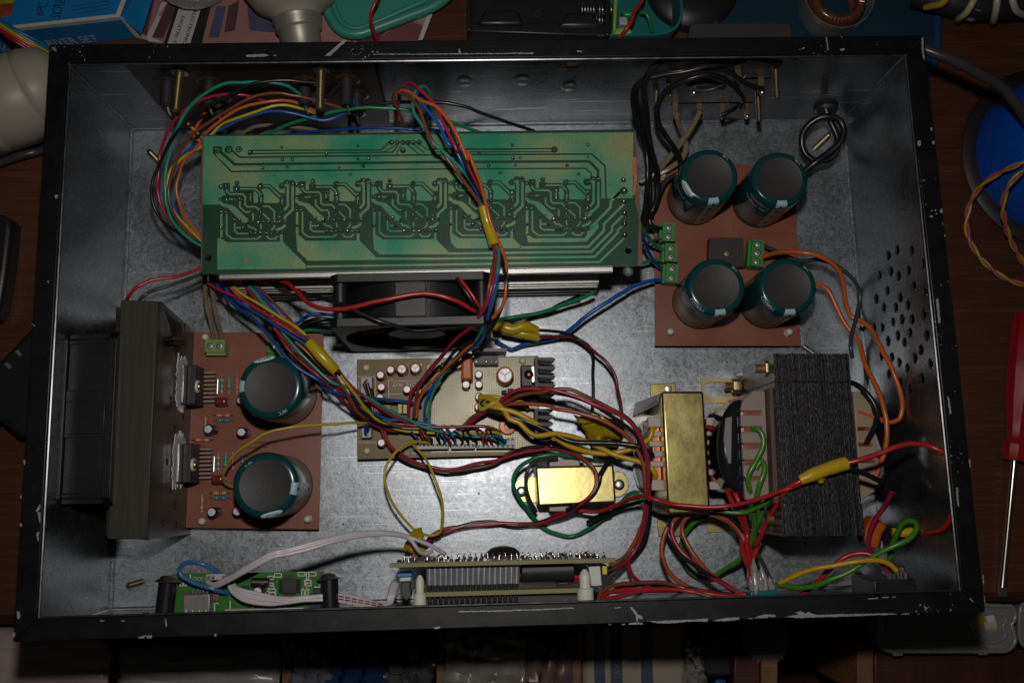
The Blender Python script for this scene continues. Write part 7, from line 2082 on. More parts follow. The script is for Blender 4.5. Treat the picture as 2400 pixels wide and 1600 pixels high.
# white flat ribbon cables
WR_ = thing('ribbon_cable', 'pale white ribbon cable arching from the green player board to the display', 'cable', P(13, 900, 220, 60))
for k in range(3):
    dz = k
    L = [('U', 590 + 6 * k, 290 + 20 * k, 62), (680, 330 + 14 * k, 66), ('U', 850, 250 + 22 * k, 72), (1100, 110 + 24 * k, 78), (1450, -80 + 26 * k, 80), (13, 300, 340 + 22 * k, 78), (600, 262 + 18 * k, 74), (900, 205 + 14 * k, 68), (1150, 185 + 10 * k, 62), (1300, 190 + 9 * k, 58), (1400, 225 + 7 * k, 54)]
    L += [(1530, 275, 54), (1650, 330, 56), (1740, 385, 60)] if k < 1 else [(1440, 270 + 5 * k, 54), (1490, 350, 56), (1545, 383, 60), (1620, 355, 62)]
    build('strand', wmesh(pts_of(13, L), 1.05), WIRE['white'], WR_, sharp=80)
WR2 = thing('ribbon_cable', 'white ribbon cable with red edge marks running along the front wall', 'cable', P(13, 700, 800, 50))
for k in range(5):
    L = [('U', 880 + 18 * k, 350 - 4 * k + 0, 64), (920 + 10 * k, 430 - 14 * k, 66), (1050, 530 - 30 * k, 68), (1300, 575 - 26 * k, 68), (1600, 575 - 14 * k, 68), (1900, 540 - 12 * k, 67), (2150, 525 - 14 * k, 66), (13, 750, 810 - 13 * k, 64), (900, 840 - 16 * k, 60), (1050, 875 - 14 * k, 56), (1150, 880 - 9 * k, 52), (1210 + 9 * k, 850 - 5 * k, 48), (1225 + 10 * k, 760, 46), (1260 + 11 * k, 640, 48)]
    build('strand', wmesh(pts_of(13, L), 0.95), WIRE['white'], WR2, sharp=80)
for k, (off, dash) in enumerate(((-62, 1), (-34, 1), (4, 0))):
    for s in range(9):
        f0 = s / 9
        x0 = 640 + 60 * s
        xs = [x0, x0 + (44 if dash else 8)]
        pts = []
        for x in xs:
            yb_ = 812 + (x - 700) * .16 if x > 700 else 806
            pts.append(P(13, x, yb_ + off * (1 - .0006 * (x - 600)), 66.6 - max(0, (x - 750)) * .028))
        build('red_mark', G().tube(pts, 0.00022 if dash else 0.0002, 5), WIRE['crimson'], WR2)
wire('blue wire loop rising from the small green player board', 'sky', 'U', [(850, 440, 60), (760, 420, 64), (620, 380, 66), (480, 340, 66), (350, 280, 66), (250, 210, 66), (222, 130, 66), (270, 65, 67), (400, 42, 68), (520, 60, 68), (640, 110, 66), (740, 165, 63)], 1.15)
# ------------------------------------------------------------------ clutter on the desk round the box
random.seed(31)


def onplane(t, x, y, p, n):
    d = ray(t, x, y)
    return CAM + d * ((p - CAM).dot(n) / d.dot(n))


def slab(name, m, t, pts, ztop, zbot, parent=None, bevel=0.001, seg=2, **k):
    return build(name, G().prism([P(t, x, y, ztop) for x, y in pts], (0, 0, (zbot - ztop) * MM)), m, parent, bevel=bevel, seg=seg, **k)


def sheet(name, m, t, pts, z, parent, th=0.00006):
    return build(name, G().prism([P(t, x, y, z) for x, y in pts], (0, 0, th)), m, parent, smooth=False)


# blue screwdriver set carton
CARD = mat('carton_blue', (0.008, 0.19, 0.46), 0.34, var=0.08, vs=40, rv=0.06)
CARDW = mat('carton_white', (0.50, 0.48, 0.44), 0.6, var=0.2, vs=200)
SB = thing('screwdriver_set_carton', 'blue carton of a screwdriver set with white worn edges at upper left', 'box', P(0, 500, 300, DZ))
FR_, FL_ = P(0, 1100, 160, 14), P(0, -500, 335, 14)
BR_ = P(0, 1330, -440, 14)
BL_ = FL_ + (BR_ - FR_)
build('carton', G().prism([FR_, FL_, BL_, BR_], (0, 0, -0.026)), CARD, SB, bevel=0.0006)
up_ = Vector((0, 0, 1))
fn = (FR_ - FL_).cross(up_)
fn = fn.normalized() if fn.y < 0 else -fn.normalized()
g = G()
e_ = (FR_ - FL_).normalized()
q0 = FL_ + up_ * 0.00008
g.prism([q0, FR_ + up_ * 0.00008, FR_ + up_ * 0.00008 - fn * 0.0022, q0 - fn * 0.0022], (0, 0, 0.00005))
g.prism([FL_ + fn * .00008 - up_ * .0002, FR_ + fn * .00008 - up_ * .0002, FR_ + fn * .00008 - up_ * 0.0030, FL_ + fn * .00008 - up_ * 0.0030], fn * 0.00005)
rd = (BR_ - FR_).normalized()
g.prism([FR_ + up_ * .0002, BR_ + up_ * .0002, BR_ - e_ * .003 + up_ * .0002, FR_ - e_ * .003 + up_ * .0002], (0, 0, 0.00005))
build('worn_edge', g, CARDW, SB, smooth=False)
flap = [FR_, FR_ + V3(0, 0, -25), P(0, 1350, 372, DZ + 1), P(0, 1240, 250, 2)]
build('end_flap', G().prism(flap, (0.0008, 0.0004, 0)), CARDW, SB)
build('side_flap', G().prism([P(0, 1115, 170, 12), P(0, 1300, 320, 2), P(0, 1420, -60, 2), P(0, 1290, -80, 12)], (0, 0, 0.0006)), CARD, SB)
BLK = mat('print_black', (0.015, 0.015, 0.018), 0.5)
PWH = mat('print_cream', (0.55, 0.55, 0.52), 0.5)
lettering('6PC.', P(0, 395, 152, 14.1), P(0, 440, 18, 14.1), (0, 0, 1), BLK, SB, h=0.0052)
lettering('SCREWDRIVER', P(0, 548, 176, 14.1), P(0, 700, -330, 14.1), (0, 0, 1), BLK, SB, h=0.0058)
lettering('PRECISION SCREWDRIVER SET', onplane(0, -535, 530, FL_ + fn * .0001, fn), onplane(0, 915, 378, FL_ + fn * .0001, fn), fn, PWH, SB, h=0.0078)
sheet('printed_picture', mat('print_red', (0.30, 0.06, 0.02), 0.4, var=0.6, vs=120), 0, [(-200, -60), (150, -60), (110, 140), (20, 160), (-200, 190)], 14.1, SB)
sheet('printed_picture', mat('print_gold', (0.42, 0.32, 0.03), 0.4, var=0.4, vs=120), 0, [(-100, -20), (150, -40), (120, 30), (0, 40)], 14.2, SB)
g = G()
for dy in (0, 36, 74):
    g.tube([P(0, 660 + dy * .1, 60 + dy, 14.15), P(0, 1000, 10 + dy * .9, 14.15)], 0.0002, 5)
build('line_drawing', g, BLK, SB)

# rainbow ribbon
RR = thing('rainbow_ribbon_cable', 'flat rainbow ribbon cable slipping under the upper left corner of the box', 'cable', P(0, 200, 330, DZ))
for k, c_ in enumerate((('blue'), ('green'), ('yellow'), ('orange'), ('red'), ('maroon'))):
    f = k / 5
    build('strand', wmesh([P(0, -150, 80 + 110 * f, 30), P(0, 0, 185 + 100 * f, 30), P(0, 120, 258 + 112 * f, 28), P(0, 250, 332 + 115 * f, 24), P(0, 400, 412 + 120 * f, 18), P(0, 600, 520 + 125 * f, 6)], 0.98), WIRE[c_], RR, sharp=80)

# bulbs
PORC = mat('aged_white_plastic', (0.36, 0.325, 0.27), 0.45, var=0.10, vs=30, dust=0.25)
BCAP = mat('bulb_cap_metal', (0.36, 0.33, 0.28), 0.42, 0.5, var=0.2, vs=100, dust=0.2)
B1 = thing('lamp_bulb', 'cream white lamp body with grooves lying at the left edge', 'bulb', P(0, 120, 950, DZ))
c_ = P(0, 180, 900, 14)
ax_ = (P(0, -330, 1130, 14) - c_).normalized()
build('body', G().lathe([(0, -.030), (.014, -.029), (.021, -.024), (.0245, -.014), (.0250, -.010), (.0242, -.009), (.0252, -.0075), (.0262, .004), (.0255, .016), (.0245, .0175), (.0250, .019), (.0225, .030), (.0165, .036)], c_, ax_, 40), PORC, B1, sharp=60)
build('cap', G().lathe([(.0165, .036), (.0150, .040), (.0125, .041), (.0125, .060), (0, .062)], c_, ax_, 32), BCAP, B1)
B2 = thing('lamp_bulb', 'dusty cream bulb with metal cap pointing at the rear rim', 'bulb', P(1, 380, 150, DZ))
c_ = P(1, 405, 330, 4)
ax_ = (P(1, 300, -260, 10) - c_).normalized()
build('cap', G().lathe([(0, -.012), (.0122, -.012), (.0126, .002), (.0136, .003), (.0142, .0036), (.0142, .0082), (.0150, .009), (.0150, .0105), (.0142, .011)], c_, ax_, 36), BCAP, B2, sharp=50)
build('body', G().lathe([(.0142, .011), (.0155, .013), (.0170, .0145), (.024, .019), (.030, .029), (.033, .042), (.029, .057), (.02, .066), (0, .07)], c_, ax_, 36), PORC, B2, sharp=60)

# magazine
PINK = mat('magazine_pink', (0.32, 0.16, 0.145), 0.42, var=0.2, vs=40)
MG = thing('electronics_magazine', 'pinkish electronics magazine with white framed cover lying behind the box', 'magazine', P(1, 200, 100, DZ))
cov = [(0, 1395, -160), (1310, 300), (1350, 372), (1500, 420), (1, 1000, 400), (1490, 350), (1760, -200)]
pts = []
cur = 0
for q_ in cov:
    if len(q_) == 3:
        cur = q_[0]
        q_ = q_[1:]
    pts.append(P(cur, q_[0], q_[1], DZ + 3))
build('cover', G().prism(pts, (0, 0, -0.0025)), PINK, MG, bevel=0.0003)
DPUR = mat('magazine_plum', (0.085, 0.04, 0.05), 0.45, var=0.25)
GREYW = mat('magazine_white', (0.46, 0.44, 0.44), 0.5, var=0.08)
BLUEV = mat('magazine_violet', (0.08, 0.075, 0.15), 0.45, var=0.2)
ZB = DZ + 3.1
for t, pp_, m_ in ((0, [(1310, 300), (1395, -100), (1440, -100), (1345, 330)], DPUR), (0, [(1440, 145), (1480, 150), (1395, 345), (1500, 390), (1370, 385), (1340, 350)], GREYW), (0, [(1480, 30), (1540, 20), (1450, 150), (1440, 145)], GREYW),
                   (0, [(1540, 30), (1640, 30), (1500, 350), (1400, 345)], DPUR), (0, [(1665, 0), (1880, 0), (1740, 420), (1530, 420)], GREYW), (0, [(1635, 0), (1668, 0), (1533, 420), (1500, 420)], BLK), (0, [(1880, -30), (1960, -30), (1850, 420), (1742, 420)], BLK),
                   (0, [(1990, 60), (2080, 60), (2010, 345), (1915, 345)], BLUEV), (0, [(2100, 60), (2200, 0), (2160, 280), (2060, 300)], DPUR), (1, [(-80, 60), (120, 120), (180, 300), (-60, 280)], BLUEV),
                   (1, [(590, -20), (650, 150), (570, 150)], mat('magazine_hot_pink', (0.42, 0.07, 0.09), 0.45)), (1, [(1080, 380), (1390, 185), (1530, 240), (1490, 380)], mat('magazine_maroon', (0.17, 0.055, 0.065), 0.45, var=0.1)),
                   (1, [(1420, 165), (1590, 90), (1535, 240)], mat('magazine_taupe', (0.26, 0.22, 0.20), 0.45)), (1, [(1600, 60), (1650, 55), (1530, 370), (1490, 370)], GREYW), (1, [(930, 380), (1000, 310), (1220, 245), (1220, 270), (1090, 380)], DPUR)):
    sheet('cover_print', m_, t, pp_, ZB + random.uniform(0, .05), MG)
    ZB += 0.07
lettering('ELECTRONICS', P(0, 1778, 100, ZB + .1), P(0, 1672, 430, ZB + .1), (0, 0, 1), BLK, MG, h=0.0022)
lettering('DIGITAL C', P(0, 1668, 148, ZB + .1), P(0, 1585, 405, ZB + .1), (0, 0, 1), BLK, MG, h=0.0022)
BG = thing('clear_plastic_cap', 'crumpled clear plastic piece lying on the magazine', 'plastic', P(0, 1900, 20, DZ))
build('shell', G().lathe([(.021, 0), (.024, .004), (.023, .012), (.020, .014), (.012, .016), (0, .017)], P(0, 1780, -175, DZ + 4), (.15, .1, 1), 18), CLEAR, BG, sharp=20)

# teal lid, red lead
TEAL = mat('teal_plastic_lid', (0.045, 0.26, 0.20), 0.36, var=0.05, rv=0.05)
TL = thing('teal_container', 'teal plastic container lid with raised rounded rim behind the box', 'lid', P(1, 1000, 100, DZ))
rim = [(600, -120), (650, 60), (700, 190), (770, 270), (860, 312), (960, 310), (1100, 262), (1400, 150), (1650, 50), (1760, -40), (1800, -160)]
slab('panel', TEAL, 1, rim, DZ + 9, DZ + 4, TL, 0.0008)
build('rim_ridge', G().tube(catmull([P(1, x, y, DZ + 8) for x, y in rim]), 0.0035, 10), TEAL, TL, sharp=80)
build('inner_ridge', G().tube(catmull([P(1, 740 + (x - 740) * .86 + 40, y - 52, DZ + 9) for x, y in rim]), 0.0016, 8), TEAL, TL, sharp=80)
wire('red wire dangling over the teal lid', 'red', 1, [(1150, -120, 20), (1105, 10, 22), (1070, 90, 20), (1057, 170, 17), (1075, 270, 10), (1110, 370, 2), (1150, 450, -6)], 1.2)

# battery holder
BH = thing('battery_holder', 'black plastic battery holder with coil springs behind the box', 'battery holder', P(2, 300, 150, DZ))
BHP = mat('holder_plastic', (0.014, 0.014, 0.016), 0.38, var=0.2, bump=0.2, bs=900)
slab('tray', BHP, 'p', [(1094, -60), (1428, -60), (1425, 86), (1094, 72)], 2, DZ, BH)
slab('front_wall', BHP, 'p', [(1094, 52), (1425, 56), (1425, 86), (1094, 74)], 14, 2, BH)
slab('side_wall', BHP, 'p', [(1094, -60), (1104, -60), (1104, 72), (1094, 72)], 16, 2, BH)
slab('side_wall', BHP, 'p', [(1418, -60), (1430, -60), (1430, 84), (1418, 84)], 16, 2, BH)
for xs in ([(1307, 62), (1330, 28), (1392, 30), (1412, 62)], [(1120, 58), (1135, 22), (1215, 22), (1228, 58)]):
    slab('cell_clip', BHP, 'p', xs, 17, 13, BH, 0.002)
build('rivet_hole', G().lathe([(0.0024, .0001), (0.0024, .0004), (0.0016, .0004), (0.0014, 0)], P(2, 232, 132, 2), n=16), ICB, BH)
for x, y in ((700, 95), (860, 95), (832, 190)):
    h = []
    for i in range(60):
        a = i / 60 * 2 * math.pi * 5
        h.append(P(2, x - 70 + i * 2.2, y, 9) + Vector((0, math.cos(a) * .0042, math.sin(a) * .0042)))
    build('coil_spring', G().tube(h, 0.0004, 6), TIN, BH, sharp=80)

# teal tub with odds and ends
TB = thing('teal_tub', 'dark teal plastic tub with rounded corner holding coloured connectors', 'tub', P(2, 1250, 120, DZ))
TEALD = mat('teal_plastic_tub', (0.016, 0.15, 0.145), 0.3, var=0.06)
tw = [(780, 332), (1120, 332), (1300, 328), (1440, 305), (1530, 240), (1566, 150), (1566, 0), (1550, -150)]
slab('bottom', TEALD, 2, tw + [(780, -150)], DZ + 2, DZ, TB)
w0 = catmull([P(2, x, y, 14) for x, y in tw])
cen = P(2, 1150, 50, 14)
vs = []
for p in w0:
    d = (p - cen)
    d.z = 0
    d.normalize()
    vs += [p, p - d * 0.0016, p - d * 0.0032 + V3(0, 0, -25), p - d * 0.0016 + V3(0, 0, -25)]
n_ = len(w0)
build('wall', G().add(vs, [(4 * i + j, 4 * i + (j + 1) % 4, 4 * i + 4 + (j + 1) % 4, 4 * i + 4 + j) for i in range(n_ - 1) for j in range(4)]), TEALD, TB, sharp=60)
LIME = mat('lime_plastic', (0.26, 0.42, 0.10), 0.35)
slab('partition', LIME, 2, [(938, -40), (975, -40), (957, 285), (928, 285)], 15, -8, TB)
slab('lime_part', LIME, 2, [(890, 335), (955, 240), (1090, 238), (1112, 290), (1112, 330)], 12, -8, TB, 0.003, 3)
slab('green_part', mat('green_connector', (0.02, 0.26, 0.08), 0.3), 2, [(1010, 95), (1160, 110), (1150, 150), (1030, 145)], 2, -8, TB)
slab('grey_part', GREYCN, 2, [(985, 150), (1060, 150), (1070, 230), (985, 225)], 0, -8, TB)
wire('red wire lying across the teal tub', 'red', 2, [(1215, -60, 18), (1190, 20, 19), (1135, 90, 19), (1100, 190, 18), (1050, 270, 17), (990, 345, 12)], 1.2)
wire('short green wire inside the teal tub', 'green', 2, [(1180, 115, 2), (1230, 120, 4), (1258, 170, 3), (1275, 225, 0), (1285, 290, -4)], 1.3)

# dark disc, grey slab, blue tray, coils
DD = thing('black_disc', 'shiny black round cover behind the teal tub', 'cover', P(2, 1700, 40, DZ))
build('shell', G().lathe([(.030, 0), (.030, .004), (.028, .007), (.018, .010), (0, .011)], P(2, 1640, -80, DZ), n=40), BHP, DD, sharp=60)
GS = thing('grey_slab', 'dark grey flat slab tucked behind the rear rim', 'slab', P(2, 2000, 280, DZ))
slab('block', mat('slate_grey', (0.045, 0.043, 0.045), 0.55, var=0.12), 2, [(1640, 210), (2360, 208), (2560, 212), (2580, 330), (2560, 420), (1600, 420)], -1, -7, GS)
TBL = mat('translucent_blue', (0.018, 0.050, 0.080), 0.30, var=0.12, vs=40, trans=0.25)
BTY = thing('blue_tray', 'translucent blue plastic tray under the upper right corner', 'tray', P(3, 900, 150, DZ))
tr_ = [(2, 1850, -150), (1868, 0), (1880, 260), (3, 300, 520), (1200, 700), (1440, 680), (1530, 560), (1555, 350), (1555, -150)]
cur = 2
tp_ = []
for q_ in tr_:
    if len(q_) == 3:
        cur = q_[0]
        q_ = q_[1:]
    tp_.append(P(cur, q_[0], q_[1], DZ + 4))
build('base', G().prism(tp_, (0, 0, -0.003)), TBL, BTY)
build('rim', G().tube(catmull(tp_), 0.0028, 8), mat('blue_rim', (0.010, 0.055, 0.13), 0.3), BTY, sharp=80)
CO = thing('copper_ring_coil', 'ring coil with fine pale turns standing in the blue tray', 'coil', P(3, 650, 30, DZ))
cc_ = P(3, 640, 0, 6)
build('core', G().lathe([(.0115, -.010), (.0165, -.009), (.0180, -.004), (.0175, .002), (.0150, .005), (.0122, .004), (.0115, -.002)], cc_, n=48), mat('coil_varnish', (0.10, 0.035, 0.02), 0.25, coat=0.4), CO, sharp=70)
for k in range(44):
    a = 2 * math.pi * k / 44
    d = Vector((math.cos(a), math.sin(a), 0))
    build('turn', G().tube([cc_ + d * .0119 + V3(0, 0, -1), cc_ + d * .0125 + V3(0, 0, 4.4), cc_ + d * .0150 + V3(0, 0, 5.3), cc_ + d * .0172 + V3(0, 0, 3)], 0.00028, 5), mat('pale_copper', (0.55, 0.42, 0.25), 0.3, 0.9), CO)
build('glass_cup', G().lathe([(.020, -.014), (.0215, -.012), (.0222, .006), (.0214, .006), (.0205, -.012)], cc_ + V3(-1, 0, 0), n=40), mat('thin_glass', (0.5, 0.48, 0.46), 0.1, alpha=0.16), CO, sharp=60)
WC = thing('pale_wire_coil', 'coil of pale yellow and white wire turns at the upper right edge', 'coil', P(3, 2000, 80, DZ))
for L, c2 in (([(1450, 70, 6), (1515, 55, 12), (1600, 35, 18), (1660, -40, 22), (1700, -160, 16)], 'yellow'), ([(1740, 190, -4), (1765, 165, 8), (1830, 110, 17), (1890, 0, 22), (1900, -150, 16)], 'cream'), ([(2065, 210, -4), (2075, 180, 8), (2095, 90, 18), (2105, 0, 22), (2110, -150, 16)], 'ivory'), ([(2230, -150, 16), (2245, 0, 22), (2275, 90, 18), (2350, 140, 10), (2420, 160, 0)], 'ivory')):
    build('turn', G().tube(catmull([P(3, *p) for p in L]), 0.0021, 10), mat('turn_' + c2, dict(yellow=(0.42, 0.30, 0.03), cream=(0.45, 0.40, 0.20), ivory=(0.46, 0.44, 0.36))[c2], 0.35), WC, sharp=80)
build('core', G().tube(catmull([P(3, 1350, -60, 4), P(3, 1700, 20, 8), P(3, 2050, 60, 8), P(3, 2450, 40, 4)]), 0.0085, 16), ICB, WC, sharp=80)
build('film', G().lathe([(.012, 0), (.016, .004), (.013, .013), (.006, .016), (0, .0165)], P(3, 1820, 0, 2), (0.1, -.1, 1), 12), CLEAR, WC, sharp=10)

# blue dome
BDM = thing('blue_dome', 'metallic blue domed bowl with dark flange at the right edge', 'bowl', P('p', 2490, 385, DZ))
oc_ = P('p', 2475, 372, DZ + 2)
build('flange', G().lathe([(.052, 0), (.0605, .0), (.0612, .001), (.0605, .002), (.052, .0022)], oc_, n=72), mat('flange_dark', (0.014, 0.009, 0.011), 0.5), BDM, sharp=60)
DOME = mat('metallic_blue', (0.004, 0.10, 0.60), 0.34, 0.3, var=0.3, vs=900, rv=0.1, bump=0.06, bs=900, coat=0.8)
build('dome', G().lathe([(.0525, .001), (.0515, .012), (.0470, .026), (.0380, .038), (.024, .046), (.010, .0492), (0, .050)], oc_, n=72), DOME, BDM, sharp=60)


def twist(label, t, L, cols, r=0.95, pitch=0.024):
    cp = catmull(pts_of(t, L), 0.0012)
    root = thing('twisted_wire_pair', label, 'wire', cp[0], 'twisted wire pairs on the right')
    s = 0.0
    A, B2 = [], []
    for i, p in enumerate(cp):
        if i:
            s += (p - cp[i - 1]).length
        tn = (cp[min(i + 1, len(cp) - 1)] - cp[max(0, i - 1)]).normalized()
        u = Vector((0, 0, 1))
        u = (u - tn * u.dot(tn)).normalized()
        v = tn.cross(u)
        a = 2 * math.pi * s / pitch
        o_ = (u * math.cos(a) + v * math.sin(a)) * r * MM
        A.append(p + o_)
        B2.append(p - o_)
    for q_, c2 in ((A, cols[0]), (B2, cols[1])):
        w_ = build('wire', G().tube(q_, r * MM, 8), WIRE[c2], root, sharp=80)
        w_['label'] = colour_word(c2) + ' insulated wire'


twist('pink and mustard twisted wires looping left of the blue dome', 7, [(2500, -180, 30), (2352, -80, 28), (2150, 10, 18), (1990, 110, 8), (1870, 270, -2), (1825, 450, -8), (1845, 620, -9), (1920, 760, -9), (2050, 900, -9), (2200, 1000, -9), (2370, 1050, -9), (2550, 1060, -9)], ('pink', 'mustard'))
twist('pink and mustard twisted wires crossing the face of the blue dome', 7, [(2500, -100, 30), (2352, 0, 30), (2225, 120, 26), (2160, 290, 18), (2175, 470, 8), (2220, 620, 0), (2290, 760, -6), (2370, 870, -9), (2550, 1000, -9)], ('pink', 'mustard'))

# screwdriver
SD = thing('screwdriver', 'red handled flat screwdriver lying along the right edge of the desk', 'screwdriver', P('p', 2380, 1080, DZ))
tip, neck, end_ = P('p', 2347, 1398, DZ + 1.6), P('p', 2378, 1075, DZ + 7), P('p', 2410, 735, DZ + 11)
d = (neck - tip)
L_ = d.length
build('shaft', G().tube([tip + d * .07, tip + d * .18, tip + d * .5, neck], [0.0024, 0.0018, 0.00175, 0.0019], 14), mat('chrome_shaft', (0.55, 0.53, 0.50), 0.22, 1.0, var=0.05, rv=0.03), SD, sharp=70)
build('blade', G().prism([tip - V3(2.6, 0, 0), tip + V3(2.6, 0, 0), tip + d * .075 + V3(2.4, 0, 0), tip + d * .075 - V3(2.4, 0, 0)], (0, 0, 0.0009)), TIN, SD)
hd_ = end_ - neck
HL = hd_.length
HRED = mat('handle_red', (0.36, 0.010, 0.016), 0.22, trans=0.15, coat=0.4)
build('handle', G().lathe([(0, -.001), (.0068, -.001), (.0074, .002), (.0074, .0085), (.0062, .0105), (.0056, .013), (.0066, .022), (.0085, .035), (.0096, .055), (.0096, HL * .92), (.008, HL), (0, HL)], neck, hd_, 10), HRED, SD, sharp=25)

# left side: phone, adapter, cables
PH = thing('black_handset', 'black rounded device lying at the left edge of the desk', 'device', P(4, 20, 800, DZ))
slab('body', BHP, 4, [(-300, 380), (0, 395), (70, 420), (100, 470), (98, 560), (60, 900), (5, 1230), (-60, 1380), (-300, 1400)], 2, DZ, PH, 0.003, 3)
AD = thing('power_adapter', 'black power adapter with two pale prong marks left of the box', 'adapter', P(8, 100, 400, DZ))
slab('body', BHP, 8, [(-300, 330), (0, 160), (165, -10), (300, -160), (420, -160), (420, 700), (210, 885), (150, 870), (0, 740), (-300, 700)], 12, DZ, AD, 0.004, 3)
for x, y in ((172, 112), (75, 226)):
    sheet('prong_mark', mat('prong_grey', (0.12, 0.12, 0.11), 0.5), 8, [(x - 36, y - 18), (x - 8, y - 36), (x + 36, y + 10), (x + 8, y + 28)], 12.1, AD)
wire('upper black cable entering from the left edge under the white bulb', 'grey', 0, [(-200, 1460, -2), (0, 1395, 4), (150, 1345, 6), (290, 1300, 4), (420, 1260, -4)], 2.6, 'black cables at the left edge', 'cable', 'black_cable')
wire('lower black cable entering from the left edge under the white bulb', 'grey', 0, [(-200, 1590, -6), (0, 1500, -4), (180, 1430, -2), (320, 1395, -4), (420, 1380, -8)], 2.6, 'black cables at the left edge', 'cable', 'black_cable')

# ------------------------------------------------------------------ open drawer below the desk edge
BAG = mat('bag_film', (0.34, 0.27, 0.26), 0.30, var=0.18, vs=25, bump=0.7, bs=40)
BAGG = mat('bag_film_grey', (0.25, 0.23, 0.22), 0.28, var=0.2, vs=25, bump=0.7, bs=45)
REDL = mat('zip_red', (0.35, 0.02, 0.03), 0.4)


def bag(name, label, m, t, pts, z, th, lines=(), wav=3.0, group=None):
    root = thing(name, label, 'bag', P(t, *pts[0], z - th), group)
    a_, b_, c_, d_ = [P(t, x, y, z) for x, y in pts]
    nx, ny = 16, 9
    vs = []
    for j in range(ny + 1):
        for i in range(nx + 1):
            p = a_.lerp(b_, i / nx).lerp(d_.lerp(c_, i / nx), j / ny)
            e = min(i, nx - i, 2) / 2 * min(j, ny - j, 2) / 2
            p.z += (math.sin(i * 1.3 + j * .7) + math.sin(j * 2.1 - i * .4)) * wav * .3 * MM + e * th * MM * .5 + random.uniform(-.4, .4) * MM
            vs.append(p)
    fs = [(j * (nx + 1) + i, j * (nx + 1) + i + 1, (j + 1) * (nx + 1) + i + 1, (j + 1) * (nx + 1) + i) for j in range(ny) for i in range(nx)]
    o = build('film', G().add(vs, fs), m, root, sharp=40)
    so = o.modifiers.new('t', 'SOLIDIFY')
    so.thickness = th * MM
    so.offset = 1 if False else -1
    for f in lines:
        p0, p1 = a_.lerp(d_, f), b_.lerp(c_, f)
        build('zip_line', G().tube([p0.lerp(p1, k / 8) + V3(0, 0, 2.6 + math.sin(k) * .4) for k in range(9)], 0.0009, 6), REDL, root)
    return root


def divider(label, t, x0, y0, x1, y1, z, m=None):
    o = build('wooden_divider', G().prism([P(t, x0, y0, z), P(t, x1, y0, z), P(t, x1, y1, z), P(t, x0, y1, z)], (0, 0, -0.07)), m or PALEWOOD, None, loc=P(t, x0, y0, z - 70), bevel=0.0008)
    tag(o, label, 'divider', 'wooden drawer dividers')


bag('zip_bag_stack', 'pinkish clear zip bags with red zip lines stacked below the lower left corner', BAG, 'Y', [(-120, 150), (505, 190), (510, 420), (-120, 420)], -33.6, 6, (.22, .62, .9))
bag('paper_bag', 'greyish folded plastic packet left of centre below the front rim', BAGG, 'Y', [(575, 250), (1285, 225), (1290, 430), (560, 430)], -34.56, 5)
divider('wood divider beside the stacked zip bags', 'Y', 553, 300, 580, 440, -29.76)
divider('wood divider right of the grey folded packet', 'Y', 1293, 160, 1338, 440, -29.76)
divider('wood divider between the dark bags and the foil packets', 'Y', 2003, 150, 2042, 440, -29.76)
divider('wood divider left of the striped beige packet', 'Z', 276, 140, 322, 440, -29.76)
divider('wood divider behind the brown wood block', 'Z', 1146, 210, 1222, 440, -31.68)
divider('wood divider left of the clear lidded box', 'Z', 1586, 215, 1662, 440, -29.76)
bag('dark_blue_bag', 'glossy dark blue bag with bright creases below the display module', mat('blue_bag_film', (0.012, 0.03, 0.075), 0.14, var=0.3, bump=1.0, bs=50), 'Y', [(1500, 190), (1760, 185), (1790, 430), (1480, 430)], -36, 5, wav=6)
bag('clear_bag', 'clear plastic bag with red edge left of the dark blue bag', mat('grey_film', (0.10, 0.10, 0.115), 0.16, var=0.3, bump=1.0, bs=50), 'Y', [(1345, 180), (1510, 185), (1560, 430), (1345, 430)], -33.6, 4, wav=5)
build('red_edge', G().tube(catmull([P('Y', 1490, 250, -31.68), P('Y', 1520, 320, -31.2), P('Y', 1512, 400, -31.68)]), 0.001, 6), REDL, bpy.data.objects['clear_bag'])
bag('crumpled_bag', 'crumpled dark clear bag right of the dark blue bag', mat('smoke_film', (0.055, 0.055, 0.06), 0.14, var=0.4, bump=1.0, bs=60), 'Y', [(1765, 185), (2000, 185), (2000, 430), (1790, 430)], -35.52, 5, wav=7)
bag('foil_packet', 'pale foil packet in the drawer between two wood dividers', mat('foil_film', (0.30, 0.28, 0.25), 0.25, 0.4, var=0.4, bump=1.0, bs=40), 'Y', [(2045, 170), (2400, 160), (2420, 430), (2045, 430)], -34.56, 5, wav=6)
bag('brown_packet', 'dull brown packet left of the striped beige packet', mat('brown_film', (0.11, 0.065, 0.06), 0.35, var=0.3, bump=.6, bs=40), 'Z', [(70, 150), (275, 150), (275, 430), (60, 430)], -35.52, 5)
STP = thing('striped_packet', 'beige and navy striped packet with vertical lettering below the front rim', 'packet', P('Z', 560, 300, -38.4))
slab('body', mat('packet_beige', (0.26, 0.22, 0.18), 0.35, var=0.12), 'Z', [(325, 120), (800, 110), (800, 440), (325, 440)], -35.52, -43.2, STP, 0.003)
for x0, x1 in ((380, 430), (455, 510), (595, 650)):
    sheet('printed_stripe', mat('packet_navy', (0.035, 0.045, 0.075), 0.4), 'Z', [(x0 - 8, 120), (x1 - 8, 120), (x1, 440), (x0, 440)], -35.472, STP)
lettering('JAV', P('Z', 496, 372, -35.376), P('Z', 493, 302, -35.376), (0, 0, 1), mat('packet_print', (0.11, 0.105, 0.10), 0.5), STP, h=0.0030)
bag('silver_film', 'shiny silver film strip right of the striped packet', mat('silver_film', (0.45, 0.45, 0.45), 0.12, 0.7, var=0.3, bump=1.0, bs=50), 'Z', [(805, 200), (840, 230), (905, 430), (800, 430)], -33.6, 3, wav=6)
